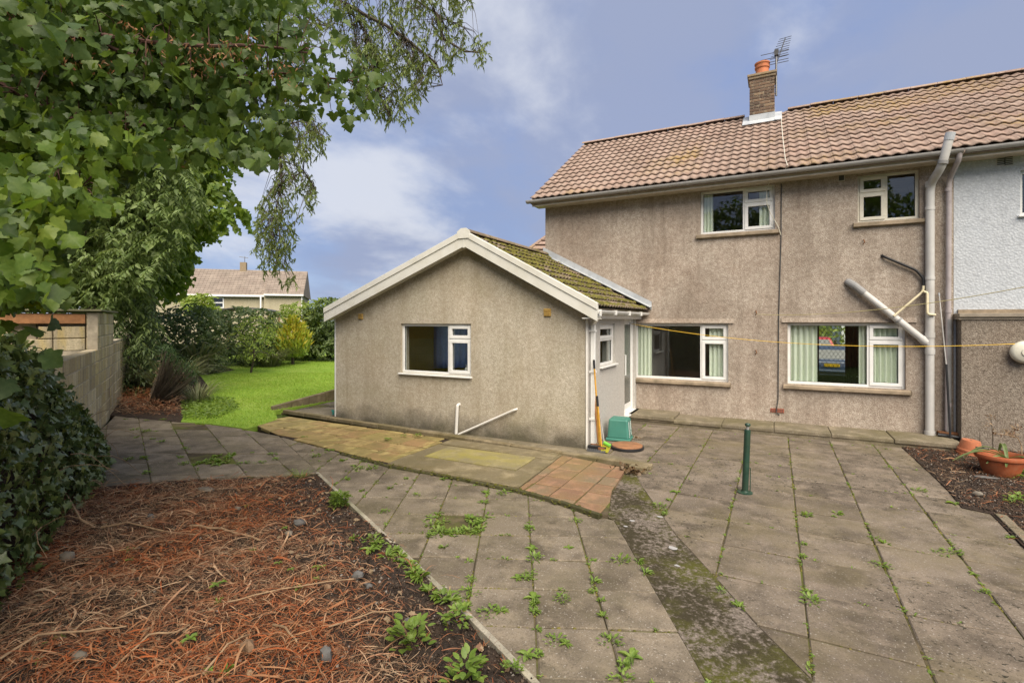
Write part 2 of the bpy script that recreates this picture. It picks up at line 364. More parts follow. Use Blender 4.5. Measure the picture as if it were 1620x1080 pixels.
for nm, kw in dict(
    upvc=dict(col=(0.74, 0.74, 0.72), rough=0.35, var=0.04, dirt=(0.50, 0.48, 0.42), dirt_amt=0.3, spec=0.5, bump=0.02),
    upvc_cream=dict(col=(0.66, 0.63, 0.53), rough=0.4, var=0.05, dirt=(0.42, 0.36, 0.26), dirt_amt=0.45, bump=0.03),
    barge=dict(col=(0.62, 0.61, 0.56), rough=0.42, var=0.05, nscale=3, dirt=(0.46, 0.43, 0.33), dirt_amt=0.55, bump=0.04),
    fascia=dict(col=(0.47, 0.42, 0.34), rough=0.6, var=0.10, dirt=(0.25, 0.2, 0.14), dirt_amt=0.55, bump=0.1),
    gutter_grey=dict(col=(0.36, 0.35, 0.34), rough=0.45, var=0.08, dirt=(0.22, 0.20, 0.17), dirt_amt=0.5, bump=0.05),
    pipe_grey=dict(col=(0.50, 0.49, 0.47), rough=0.4, var=0.07, nscale=4, dirt=(0.30, 0.28, 0.25), dirt_amt=0.4, bump=0.05),
    pipe_dark_grey=dict(col=(0.25, 0.25, 0.25), rough=0.45, var=0.1, dirt=(0.14, 0.12, 0.1), dirt_amt=0.5, bump=0.05),
    pipe_mauve=dict(col=(0.38, 0.34, 0.34), rough=0.45, var=0.1, dirt=(0.22, 0.18, 0.17), dirt_amt=0.5, bump=0.05),
    pipe_cream=dict(col=(0.62, 0.55, 0.38), rough=0.45, var=0.08, dirt=(0.4, 0.33, 0.2), dirt_amt=0.4, bump=0.05),
    pipe_white=dict(col=(0.62, 0.60, 0.56), rough=0.45, var=0.06, dirt=(0.38, 0.35, 0.28), dirt_amt=0.5, bump=0.05),
    lead=dict(col=(0.36, 0.38, 0.40), rough=0.55, var=0.18, nscale=5, dirt=(0.55, 0.56, 0.56), dirt_amt=0.6, bump=0.2, bscale=12),
    sill_stone=dict(col=(0.30, 0.235, 0.165), rough=0.85, var=0.2, dirt=(0.10, 0.085, 0.05), dirt_amt=0.75, bump=0.4),
    coping=dict(col=(0.27, 0.23, 0.18), rough=0.85, var=0.18, dirt=(0.13, 0.11, 0.08), dirt_amt=0.6, bump=0.4),
    black_plastic=dict(col=(0.022, 0.022, 0.024), rough=0.4, var=0.2, bump=0.1),
    dark_metal=dict(col=(0.055, 0.055, 0.055), rough=0.5, var=0.2, bump=0.1),
    aerial_metal=dict(col=(0.17, 0.17, 0.17), rough=0.45, var=0.2, metal=0.6, bump=0.1),
    rust=dict(col=(0.20, 0.085, 0.035), rough=0.85, var=0.3, nscale=25, dirt=(0.07, 0.045, 0.03), bump=0.5),
    rust_lid=dict(col=(0.26, 0.125, 0.06), rough=0.8, var=0.25, nscale=9, dirt=(0.14, 0.09, 0.06), bump=0.4),
    terracotta=dict(col=(0.32, 0.085, 0.032), rough=0.65, var=0.14, nscale=12, dirt=(0.30, 0.16, 0.09), dirt_amt=0.4, bump=0.2),
    terracotta_pale=dict(col=(0.38, 0.125, 0.058), rough=0.75, var=0.15, nscale=14, dirt=(0.30, 0.20, 0.13), dirt_amt=0.5, bump=0.25),
    chimney_clay=dict(col=(0.50, 0.17, 0.08), rough=0.75, var=0.15, nscale=10, dirt=(0.26, 0.17, 0.06), dirt_amt=0.5, bump=0.3),
    airbrick=dict(col=(0.27, 0.085, 0.05), rough=0.85, var=0.2, bump=0.3),
    green_paint=dict(col=(0.016, 0.048, 0.032), rough=0.4, var=0.2, nscale=14, dirt=(0.05, 0.06, 0.03), dirt_amt=0.4, spec=0.5, bump=0.08),
    green_box=dict(col=(0.05, 0.185, 0.145), rough=0.45, var=0.08, dirt=(0.08, 0.20, 0.15), dirt_amt=0.4, spec=0.4, bump=0.05),
    white_print=dict(col=(0.72, 0.76, 0.74), rough=0.6, var=0.05, bump=0.02),
    yellow_handle=dict(col=(0.55, 0.29, 0.035), rough=0.5, var=0.15, nscale=20, dirt=(0.25, 0.13, 0.04), bump=0.1),
    bare_metal=dict(col=(0.45, 0.44, 0.42), rough=0.4, var=0.1, metal=0.5, bump=0.1),
    bristle=dict(col=(0.34, 0.32, 0.03), rough=0.7, var=0.2, bump=0.2),
    lime_plastic=dict(col=(0.18, 0.50, 0.06), rough=0.45, var=0.15, bump=0.1),
    yellow_line=dict(col=(0.68, 0.43, 0.035), rough=0.5, var=0.1, bump=0.1),
    pale_line=dict(col=(0.55, 0.48, 0.22), rough=0.5, var=0.1, bump=0.1),
    orange_box=dict(col=(0.72, 0.22, 0.02), rough=0.5, var=0.1, bump=0.1),
    cream_plastic=dict(col=(0.62, 0.60, 0.50), rough=0.4, var=0.06, dirt=(0.45, 0.42, 0.33), bump=0.05),
    vent_yellow=dict(col=(0.50, 0.33, 0.10), rough=0.5, var=0.1, dirt=(0.3, 0.2, 0.08), bump=0.05),
    timber=dict(col=(0.33, 0.155, 0.065), rough=0.75, var=0.25, nscale=9, dirt=(0.18, 0.09, 0.05), bump=0.4),
    sheet_roof=dict(col=(0.16, 0.15, 0.09), rough=0.85, var=0.25, nscale=7, dirt=(0.10, 0.11, 0.045), bump=0.4),
    plaster=dict(col=(0.70, 0.66, 0.58), rough=0.9, var=0.05, bump=0.1),
    plaster_yellow=dict(col=(0.78, 0.60, 0.10), rough=0.85, var=0.05, bump=0.1),
    wood_floor=dict(col=(0.14, 0.075, 0.045), rough=0.6, var=0.15, bump=0.1),
    brown_curtain=dict(col=(0.085, 0.05, 0.04), rough=0.9, var=0.2, nscale=30, bump=0.2),
    green_curtain=dict(col=(0.74, 0.78, 0.67), rough=0.9, var=0.06, nscale=30, bump=0.2),
    blue_curtain=dict(col=(0.28, 0.36, 0.62), rough=0.9, var=0.12, nscale=18, bump=0.2),
    brick_mortar=dict(col=(0.34, 0.29, 0.23), rough=0.95, var=0.15, nscale=30, bump=0.4),
    concrete_cap=dict(col=(0.24, 0.19, 0.13), rough=0.9, var=0.2, nscale=14, dirt=(0.30, 0.18, 0.05), bump=0.4),
    tarmac=dict(col=(0.055, 0.055, 0.057), rough=0.9, var=0.15, nscale=3, bump=0.4),
    far_roof=dict(col=(0.25, 0.205, 0.168), rough=0.9, var=0.2, nscale=1.5, dirt=(0.16, 0.12, 0.10), bump=0.3),
    car_blue=dict(col=(0.05, 0.075, 0.13), rough=0.25, var=0.05, spec=0.6, bump=0.0),
    car_red=dict(col=(0.45, 0.03, 0.03), rough=0.25, var=0.05, spec=0.6, bump=0.0),
    car_dark=dict(col=(0.035, 0.03, 0.035), rough=0.3, var=0.05, spec=0.6, bump=0.0),
    tyre=dict(col=(0.02, 0.02, 0.02), rough=0.85, var=0.1, bump=0.2),
    alloy=dict(col=(0.45, 0.45, 0.46), rough=0.35, var=0.05, metal=0.7, bump=0.0),
    plate_yellow=dict(col=(0.72, 0.48, 0.02), rough=0.45, var=0.03, bump=0.0),
    lamp_red=dict(col=(0.45, 0.02, 0.02), rough=0.2, var=0.05, spec=0.6, bump=0.0),
    paint_splash=dict(col=(0.34, 0.33, 0.32), rough=0.7, var=0.08, bump=0.1),
    teal_rope=dict(col=(0.03, 0.22, 0.19), rough=0.6, var=0.2, bump=0.2),
    moss_edge=dict(col=(0.05, 0.048, 0.018), rough=0.95, var=0.4, nscale=12, dirt=(0.10, 0.085, 0.05), bump=0.8, bscale=45),
    red_peeling=dict(col=(0.30, 0.07, 0.035), rough=0.8, var=0.3, nscale=12, dirt=(0.30, 0.26, 0.2), bump=0.4),
).items():
    _DEF[nm] = (lambda kw: (lambda n: simple(n, **kw)))(kw)

@matdef
def m_glass(n):
    t = NT(n); a = t.n('ShaderNodeBsdfTransparent'); a.inputs[0].default_value = (0.93, 0.95, 0.94, 1)
    g = t.n('ShaderNodeBsdfGlossy'); g.inputs['Roughness'].default_value = 0.012; g.inputs[0].default_value = (0.95, 0.97, 0.97, 1)
    f = t.n('ShaderNodeLayerWeight'); f.inputs[0].default_value = 0.5
    fac = t.math('ADD', t.math('MULTIPLY', t.math('POWER', f.outputs['Facing'], 4.0), 0.9), 0.06, clamp=True)
    x = t.n('ShaderNodeMixShader'); t.l(fac, x.inputs[0]); t.l(a.outputs[0], x.inputs[1]); t.l(g.outputs[0], x.inputs[2])
    t.l(x.outputs[0], t.out.inputs[0]); return t.m
def cloth(name, col, tr=0.5):
    t = NT(name); c = t.mix(t.ramp(t.noise(24, 4, 0.6), [(0.35, 0.0), (0.65, 1.0)]), tuple(x*.88 for x in col), col)
    p = t.n('ShaderNodeBsdfDiffuse'); t.set(p.inputs[0], c); q = t.n('ShaderNodeBsdfTranslucent'); t.set(q.inputs[0], c)
    x = t.n('ShaderNodeMixShader'); x.inputs[0].default_value = tr; t.l(p.outputs[0], x.inputs[1]); t.l(q.outputs[0], x.inputs[2]); t.l(x.outputs[0], t.out.inputs[0]); return t.m
@matdef
def m_blue_cloth(n): return cloth(n, (0.42, 0.52, 0.85), 0.6)
@matdef
def m_frosted(n):
    t = NT(n); t.bsdf((0.10, 0.11, 0.10), 0.22, t.bump(t.voro(90), 0.25, 0.004), 0.6); return t.m
@matdef
def m_car_glass(n):
    t = NT(n); t.bsdf((0.02, 0.025, 0.03), 0.06, None, 0.7); return t.m

def slab_mat(name, a, b, moss=(0.10, 0.11, 0.03), moss_amt=0.35, speck=0.5, patch=(0.12, 0.10, 0.08), lich=0.25, black=0.0):
    t = NT(name); p = t.pos()
    r = t.orand()
    base = t.mix(r, a, b)
    v2 = t.n('ShaderNodeVectorMath', operation='ADD'); t.l(p, v2.inputs[0])
    cm = t.n('ShaderNodeCombineXYZ'); t.l(t.math('MULTIPLY', r, 91.0), cm.inputs[0]); t.l(t.math('MULTIPLY', r, 37.0), cm.inputs[2]); t.l(cm.outputs[0], v2.inputs[1])
    q = v2.outputs[0]
    big = t.noise(2.6, 6, 0.62, v=q); col = t.mix(t.ramp(big, [(0.34, 0.95), (0.58, 0.0)]), base, patch)
    col = t.mix(t.ramp(t.noise(4.0, 5, 0.6, v=t.mapping(q, loc=(4, 4, 4))), [(0.5, 0.0), (0.68, 0.75)]), col, tuple(min(1, x*1.75) for x in a))
    fine = t.noise(85, 3, 0.7); col = t.mix(t.math('MULTIPLY', t.ramp(fine, [(0.35, 1.0), (0.5, 0.0)]), speck), col, tuple(x*0.35 for x in a))
    col = t.mix(t.math('MULTIPLY', t.ramp(t.noise(60, 2, 0.6, v=t.mapping(p, loc=(2, 9, 1))), [(0.62, 0.0), (0.70, 1.0)]), lich), col, (0.50, 0.47, 0.42))
    ms = t.math('MULTIPLY', t.ramp(t.noise(1.1, 6, 0.7, v=t.mapping(p, loc=(7, 2, 5))), [(0.46, 0.0), (0.72, 1.0)]), moss_amt)
    col = t.mix(ms, col, moss)
    if black:
        bm = t.math('MULTIPLY', t.ramp(t.noise(24, 4, 0.7, dist=0.6), [(0.57, 0.0), (0.64, 1.0)]), t.ramp(t.noise(0.9, 3, 0.5, v=t.mapping(p, loc=(9, 1, 4))), [(0.38, 0.0), (0.56, 1.0)]))
        col = t.mix(t.math('MULTIPLY', bm, black), col, (0.022, 0.020, 0.012))
    h = t.math('ADD', t.math('MULTIPLY', fine, 0.5), t.math('MULTIPLY', t.noise(22, 4, 0.6), 0.8))
    t.bsdf(col, 0.88, t.bump(h, 0.45, 0.006), 0.22); return t.m
@matdef
def m_slab_grey(n): return slab_mat(n, (0.15, 0.122, 0.088), (0.22, 0.182, 0.136), moss=(0.115, 0.10, 0.05), moss_amt=0.55, patch=(0.085, 0.068, 0.048), lich=0.5, black=0.35)
@matdef
def m_slab_patio(n): return slab_mat(n, (0.135, 0.108, 0.082), (0.215, 0.176, 0.136), moss=(0.135, 0.11, 0.052), moss_amt=0.6, patch=(0.075, 0.06, 0.044), lich=0.42, black=0.95)
@matdef
def m_tile_yellow(n): return slab_mat(n, (0.26, 0.205, 0.085), (0.27, 0.165, 0.08), moss=(0.21, 0.19, 0.05), moss_amt=0.5, patch=(0.16, 0.13, 0.05), lich=0.1, speck=0.3)
@matdef
def m_tile_red(n): return slab_mat(n, (0.20, 0.112, 0.07), (0.185, 0.14, 0.085), moss=(0.20, 0.17, 0.06), moss_amt=0.45, patch=(0.22, 0.13, 0.07), lich=0.15, speck=0.35)
@matdef
def m_pad(n): return slab_mat(n, (0.17, 0.14, 0.085), (0.17, 0.14, 0.085), moss=(0.09, 0.078, 0.032), moss_amt=0.5, patch=(0.15, 0.12, 0.06), lich=0.1)
@matdef
def m_pad_moss(n): return slab_mat(n, (0.20, 0.17, 0.095), (0.20, 0.17, 0.095), moss=(0.27, 0.235, 0.04), moss_amt=1.0, patch=(0.26, 0.22, 0.09), lich=0.15, speck=0.35)
@matdef
def m_kerb(n): return slab_mat(n, (0.18, 0.145, 0.09), (0.20, 0.165, 0.105), moss=(0.10, 0.085, 0.028), moss_amt=0.8, patch=(0.13, 0.10, 0.05), lich=0.1)
@matdef
def m_step(n): return slab_mat(n, (0.18, 0.15, 0.105), (0.18, 0.15, 0.105), moss=(0.10, 0.088, 0.035), moss_amt=0.7, patch=(0.13, 0.11, 0.07), lich=0.35)
@matdef
def m_wood_edge(n): return slab_mat(n, (0.30, 0.27, 0.21), (0.34, 0.31, 0.25), moss=(0.2, 0.2, 0.10), moss_amt=0.4, patch=(0.2, 0.18, 0.13), lich=0.3)
@matdef
def m_strip(n):
    t = NT(n); p = t.pos()
    f = t.noise(55, 4, 0.7); col = t.ramp(f, [(0.3, (0.08, 0.066, 0.054)), (0.5, (0.165, 0.136, 0.112)), (0.7, (0.27, 0.23, 0.195))])
    m1 = t.noise(1.35, 6, 0.72, dist=0.4); fine = t.noise(20, 5, 0.75)
    m = t.math('ADD', t.math('MULTIPLY', m1, 0.5), t.math('MULTIPLY', fine, 0.65))
    col = t.mix(t.ramp(m, [(0.50, 0.0), (0.60, 0.96)]), col, t.mix(t.ramp(t.noise(2.1, 4, 0.6, v=t.mapping(p, loc=(3, 3, 8))), [(0.44, 0.0), (0.60, 1.0)]), (0.042, 0.035, 0.018), (0.075, 0.075, 0.014)))
    t.bsdf(col, 0.95, t.bump(t.math('ADD', f, t.math('MULTIPLY', t.ramp(m, [(0.55, 0.0), (0.75, 1.0)]), 1.2)), 0.6, 0.012), 0.15); return t.m
@matdef
def m_joint(n):
    t = NT(n); g = t.noise(1.6, 5, 0.65); f = t.noise(70, 3, 0.6)
    c = t.mix(t.ramp(g, [(0.42, 0.0), (0.58, 1.0)]), (0.075, 0.06, 0.04), (0.12, 0.13, 0.03))
    c = t.mix(t.ramp(t.noise(2.9, 4, 0.6, v=t.mapping(t.pos(), loc=(5, 5, 5))), [(0.50, 0.0), (0.66, 0.8)]), c, (0.18, 0.14, 0.085))
    c = t.mix(t.math('MULTIPLY', f, 0.45), c, (0.03, 0.025, 0.015))
    t.bsdf(c, 0.98, t.bump(f, 0.8, 0.01), 0.1); return t.m
@matdef
def m_soil(n):
    t = NT(n); f = t.noise(45, 5, 0.75); g = t.noise(3, 4, 0.6)
    c = t.ramp(f, [(0.3, (0.012, 0.009, 0.007)), (0.55, (0.045, 0.033, 0.026)), (0.75, (0.11, 0.085, 0.065))])
    c = t.mix(t.ramp(g, [(0.45, 0.0), (0.7, 0.5)]), c, (0.085, 0.052, 0.032))
    t.bsdf(c, 0.95, t.bump(f, 1.0, 0.02), 0.15); return t.m
@matdef
def m_clod(n):
    t = NT(n); r = t.irand(); c = t.ramp(r, [(0.0, (0.015, 0.011, 0.009)), (0.6, (0.05, 0.036, 0.028)), (0.85, (0.10, 0.075, 0.055)), (1.0, (0.26, 0.23, 0.20))])
    t.bsdf(c, 0.95, None, 0.15); return t.m
@matdef
def m_litter(n):
    t = NT(n); r = t.irand(); red = t.ramp(t.noise(0.9, 4, 0.6), [(0.40, 0.0), (0.58, 1.0)])
    a = t.ramp(r, [(0.0, (0.17, 0.045, 0.016)), (0.3, (0.34, 0.095, 0.03)), (0.55, (0.25, 0.10, 0.04)), (0.8, (0.38, 0.21, 0.11)), (1.0, (0.09, 0.045, 0.026))])
    b = t.ramp(r, [(0.0, (0.08, 0.045, 0.026)), (0.3, (0.18, 0.10, 0.058)), (0.6, (0.30, 0.195, 0.115)), (0.82, (0.43, 0.31, 0.20)), (1.0, (0.28, 0.08, 0.03))])
    t.bsdf(t.mix(red, b, a), 0.8, None, 0.2); return t.m
@matdef
def m_twig(n): return simple(n, (0.30, 0.20, 0.115), 0.85, 0.3, 14, (0.14, 0.09, 0.055), bump=0.4)
@matdef
def m_stone(n): return simple(n, (0.15, 0.125, 0.095), 0.9, 0.25, 12, (0.20, 0.19, 0.17), bump=0.5, objspace=True)
@matdef
def m_stone_grey(n): return simple(n, (0.105, 0.10, 0.095), 0.85, 0.2, 14, (0.17, 0.17, 0.16), bump=0.4, objspace=True)
@matdef
def m_stone_tan(n): return simple(n, (0.17, 0.105, 0.06), 0.9, 0.25, 12, (0.22, 0.15, 0.1), bump=0.5, objspace=True)
@matdef
def m_lawn(n):
    t = NT(n); a = t.noise(0.55, 5, 0.6); f = t.noise(34, 4, 0.75)
    c = t.ramp(a, [(0.35, (0.19, 0.32, 0.04)), (0.5, (0.26, 0.40, 0.055)), (0.66, (0.36, 0.44, 0.10))])
    c = t.mix(t.math('MULTIPLY', f, 0.5), c, (0.16, 0.25, 0.03))
    t.bsdf(c, 0.9, t.bump(f, 1.0, 0.03), 0.1); return t.m
@matdef
def m_verge(n):
    t = NT(n); a = t.noise(0.2, 6, 0.6); f = t.noise(9, 4, 0.7)
    c = t.ramp(a, [(0.35, (0.035, 0.05, 0.014)), (0.55, (0.07, 0.105, 0.02)), (0.7, (0.12, 0.115, 0.05))])
    t.bsdf(t.mix(t.math('MULTIPLY', f, 0.5), c, (0.03, 0.035, 0.015)), 0.95, t.bump(f, 1.0, 0.04), 0.1); return t.m
def foliage(name, cols, trans=0.35, rough=0.5, spec=0.35, tcol=1.5, vein=False):
    t = NT(name); r = t.irand()
    st = [(i/(len(cols)-1), c) for i, c in enumerate(cols)]
    c = t.ramp(r, st); c = t.mix(t.ramp(t.noise(38, 3, 0.6), [(0.40, 0.0), (0.66, 0.45)]), c, t.hsv(c, 0.48, 0.95, 1.5)); c = t.mix(t.ramp(t.noise(0.9, 3, 0.6), [(0.35, 0.45), (0.65, 0.0)]), c, t.hsv(c, 0.49, 1.05, 0.62))
    p = t.n('ShaderNodeBsdfPrincipled'); t.set(p.inputs['Base Color'], c); p.inputs['Roughness'].default_value = rough
    p.inputs['Specular IOR Level'].default_value = spec
    tr = t.n('ShaderNodeBsdfTranslucent'); t.set(tr.inputs[0], t.hsv(c, 0.485, 1.1, tcol))
    x = t.n('ShaderNodeMixShader'); x.inputs[0].default_value = trans; t.l(p.outputs[0], x.inputs[1]); t.l(tr.outputs[0], x.inputs[2])
    t.l(x.outputs[0], t.out.inputs[0]); return t.m
for nm, a in dict(
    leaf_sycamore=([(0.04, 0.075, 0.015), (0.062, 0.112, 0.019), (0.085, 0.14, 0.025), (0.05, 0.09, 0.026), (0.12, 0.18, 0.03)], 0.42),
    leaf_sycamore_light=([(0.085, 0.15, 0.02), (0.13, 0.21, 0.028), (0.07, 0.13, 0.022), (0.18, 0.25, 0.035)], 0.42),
    leaf_key=([(0.24, 0.11, 0.045), (0.30, 0.15, 0.06), (0.20, 0.12, 0.05)], 0.2),
    leaf_ash=([(0.085, 0.135, 0.036), (0.125, 0.185, 0.055), (0.17, 0.23, 0.075), (0.105, 0.16, 0.04)], 0.35),
    leaf_maple_far=([(0.09, 0.155, 0.028), (0.13, 0.21, 0.035), (0.175, 0.265, 0.045), (0.22, 0.30, 0.05)], 0.35),
    leaf_willow=([(0.11, 0.15, 0.04), (0.15, 0.20, 0.05), (0.12, 0.17, 0.045), (0.20, 0.25, 0.07)], 0.35),
    leaf_hedge=([(0.06, 0.10, 0.032), (0.10, 0.15, 0.05), (0.155, 0.21, 0.06), (0.085, 0.125, 0.05)], 0.25),
    leaf_bright=([(0.16, 0.24, 0.045), (0.24, 0.33, 0.06), (0.30, 0.37, 0.08)], 0.35),
    leaf_gold=([(0.48, 0.46, 0.05), (0.58, 0.50, 0.06), (0.38, 0.44, 0.05), (0.28, 0.40, 0.05)], 0.3),
    leaf_conifer=([(0.22, 0.33, 0.05), (0.30, 0.40, 0.05), (0.16, 0.26, 0.04)], 0.25),
    leaf_dwarf=([(0.02, 0.05, 0.016), (0.035, 0.07, 0.02), (0.05, 0.085, 0.02)], 0.15),
    leaf_brown=([(0.10, 0.065, 0.03), (0.15, 0.10, 0.045), (0.07, 0.045, 0.025)], 0.1),
    leaf_ivy=([(0.065, 0.105, 0.032), (0.10, 0.15, 0.045), (0.14, 0.195, 0.06), (0.08, 0.12, 0.045), (0.20, 0.25, 0.06)], 0.18),
    leaf_weed=([(0.11, 0.19, 0.03), (0.15, 0.24, 0.04), (0.19, 0.28, 0.05), (0.13, 0.20, 0.05)], 0.35),
    leaf_grass=([(0.19, 0.33, 0.04), (0.26, 0.41, 0.05), (0.36, 0.45, 0.10)], 0.35),
    leaf_pampas=([(0.13, 0.16, 0.065), (0.20, 0.22, 0.10), (0.27, 0.26, 0.14), (0.10, 0.13, 0.05)], 0.25),
    leaf_strap=([(0.10, 0.15, 0.05), (0.14, 0.19, 0.07)], 0.25),
    moss=([(0.09, 0.09, 0.022), (0.13, 0.125, 0.028), (0.16, 0.145, 0.035), (0.07, 0.065, 0.022)], 0.1),
    moss_dark=([(0.05, 0.055, 0.014), (0.08, 0.08, 0.018), (0.11, 0.105, 0.024), (0.045, 0.04, 0.018)], 0.1),
    leaf_dead=([(0.20, 0.13, 0.07), (0.30, 0.22, 0.13), (0.26, 0.20, 0.12), (0.17, 0.09, 0.05)], 0.2),
    ).items():
    sp = dict(leaf_ivy=(0.32, 0.5), moss=(0.95, 0.1), moss_dark=(0.95, 0.1), leaf_dead=(0.7, 0.2), leaf_grass=(0.6, 0.2)).get(nm, (0.5, 0.35))
    _DEF[nm] = (lambda a, sp: (lambda n: foliage(n, a[0], a[1], sp[0], sp[1])))(a, sp)
@matdef
def m_bark(n): return simple(n, (0.075, 0.058, 0.042), 0.9, 0.3, 20, (0.10, 0.10, 0.06), bump=0.7, bscale=40)
@matdef
def m_bark_red(n): return simple(n, (0.085, 0.042, 0.032), 0.8, 0.3, 20, bump=0.4)
@matdef
def m_roof_tile(n):
    t = NT(n); v = t.obj(); r = t.orand(); p = t.pos()
    c = t.ramp(r, [(0.0, (0.275, 0.205, 0.165)), (0.3, (0.315, 0.237, 0.193)), (0.55, (0.33, 0.25, 0.205)), (0.75, (0.32, 0.228, 0.186)), (0.9, (0.285, 0.215, 0.175)), (1.0, (0.36, 0.28, 0.235))])
    c = t.mix(t.ramp(t.noise(9, 5, 0.7, v=v), [(0.42, 0.0), (0.7, 0.7)]), c, (0.22, 0.135, 0.105))
    c = t.mix(t.ramp(t.noise(30, 3, 0.7, v=v), [(0.58, 0.0), (0.68, 0.7)]), c, (0.52, 0.42, 0.35))
    gold = t.noise(0.55, 4, 0.6, v=t.mapping(p, loc=(2.2, 0, 0.6)))
    c = t.mix(t.math('MULTIPLY', t.ramp(gold, [(0.53, 0.0), (0.68, 1.0)]), t.ramp(t.noise(14, 4, 0.7), [(0.42, 0.0), (0.56, 0.75)])), c, (0.30, 0.20, 0.035))
    dk = t.noise(0.8, 4, 0.65, v=t.mapping(p, loc=(9, 4, 2)))
    c = t.mix(t.math('MULTIPLY', t.ramp(dk, [(0.47, 0.0), (0.65, 1.0)]), t.ramp(t.noise(22, 4, 0.7), [(0.48, 0.0), (0.6, 0.7)])), c, (0.085, 0.06, 0.045))
    t.bsdf(c, 0.88, t.bump(t.noise(70, 3, 0.6, v=v), 0.35, 0.004), 0.2); return t.m
@matdef
def m_ext_tile(n):
    t = NT(n); v = t.obj(); r = t.orand()
    c = t.ramp(r, [(0.0, (0.15, 0.115, 0.085)), (0.5, (0.20, 0.155, 0.12)), (1.0, (0.25, 0.19, 0.145))])
    c = t.mix(t.ramp(t.noise(6, 5, 0.7), [(0.45, 0.0), (0.62, 0.9)]), c, (0.12, 0.105, 0.03))
    t.bsdf(c, 0.92, t.bump(t.noise(60, 3, 0.6, v=v), 0.5, 0.005), 0.15); return t.m
@matdef
def m_chimney_brick(n):
    t = NT(n); v = t.obj(); r = t.orand()
    c = t.ramp(r, [(0.0, (0.085, 0.06, 0.048)), (0.4, (0.13, 0.085, 0.062)), (0.75, (0.19, 0.125, 0.085)), (1.0, (0.24, 0.17, 0.11))])
    c = t.mix(t.ramp(t.noise(18, 4, 0.7, v=v), [(0.5, 0.0), (0.68, 0.6)]), c, (0.33, 0.29, 0.20))
    t.bsdf(c, 0.92, t.bump(t.noise(60, 3, 0.6, v=v), 0.4, 0.005), 0.15); return t.m
@matdef
def m_block(n):
    t = NT(n); v = t.obj(); r = t.orand(); p = t.pos()
    c = t.ramp(r, [(0.0, (0.38, 0.305, 0.185)), (0.5, (0.50, 0.415, 0.265)), (1.0, (0.62, 0.53, 0.36))])
    c = t.mix(t.ramp(t.noise(1.0, 5, 0.65, v=t.mapping(p, (4.5, 4.5, 0.5))), [(0.46, 0.0), (0.66, 0.75)]), c, (0.25, 0.21, 0.155))
    c = t.mix(t.ramp(t.noise(1.4, 5, 0.65, v=t.mapping(p, (4.0, 4.0, 0.6), (4, 2, 2))), [(0.50, 0.0), (0.70, 0.85)]), c, (0.50, 0.38, 0.14))
    c = t.mix(t.ramp(t.noise(40, 3, 0.7), [(0.3, 0.5), (0.5, 0.0)]), c, (0.10, 0.085, 0.065))
    t.bsdf(c, 0.95, t.bump(t.noise(40, 4, 0.7), 0.5, 0.01), 0.12); return t.m
@matdef
def m_block_mortar(n): return simple(n, (0.42, 0.36, 0.27), 0.95, 0.2, 9, (0.17, 0.14, 0.10), bump=0.5)
# ================================================================== the ground
def poly_px(pts, z=0.0): return [tuple(gp(u, v, z)[:2]) for u, v in pts]
def clip_poly(poly, cell):
    out = list(poly); n = len(cell)
    ar = sum(cell[i][0]*cell[(i+1) % n][1]-cell[(i+1) % n][0]*cell[i][1] for i in range(n))
    sg = 1 if ar > 0 else -1
    for i in range(n):
        a, b = cell[i], cell[(i+1) % n]
        side = lambda p: sg*((b[0]-a[0])*(p[1]-a[1]) - (b[1]-a[1])*(p[0]-a[0]))
        inp, out = out, []
        for j in range(len(inp)):
            p, q = inp[j], inp[(j+1) % len(inp)]; sp, sq = side(p), side(q)
            if sp >= 0: out.append(p)
            if (sp >= 0) != (sq >= 0):
                t = sp/(sp-sq); out.append((p[0]+(q[0]-p[0])*t, p[1]+(q[1]-p[1])*t))
        if len(out) < 3: return []
    res = []
    for p in out:
        if not res or (p[0]-res[-1][0])**2+(p[1]-res[-1][1])**2 > 1e-6: res.append(p)
    if len(res) > 2 and (res[0][0]-res[-1][0])**2+(res[0][1]-res[-1][1])**2 < 1e-6: res.pop()
    return res if len(res) > 2 else []
def area(p): return 0.5*sum(p[i][0]*p[(i+1) % len(p)][1]-p[(i+1) % len(p)][0]*p[i][1] for i in range(len(p)))
def inside(pt, poly):
    x, y = pt; r = False; n = len(poly)
    for i in range(n):
        (x1, y1), (x2, y2) = poly[i], poly[(i+1) % n]
        if (y1 > y) != (y2 > y) and x < (x2-x1)*(y-y1)/(y2-y1)+x1: r = not r
    return r
def sheet(name, poly, z, mat, th=0.03):
    if area(poly) < 0: poly = poly[::-1]
    mb = MB(); n = len(poly)
    mb.add([(p[0], p[1], z) for p in poly]+[(p[0], p[1], z-th) for p in poly], [tuple(range(n))]+[(i, n+i, n+(i+1) % n, (i+1) % n) for i in range(n)])
    o = mb.build(name, mat); o['kind'] = 'structure'; return o
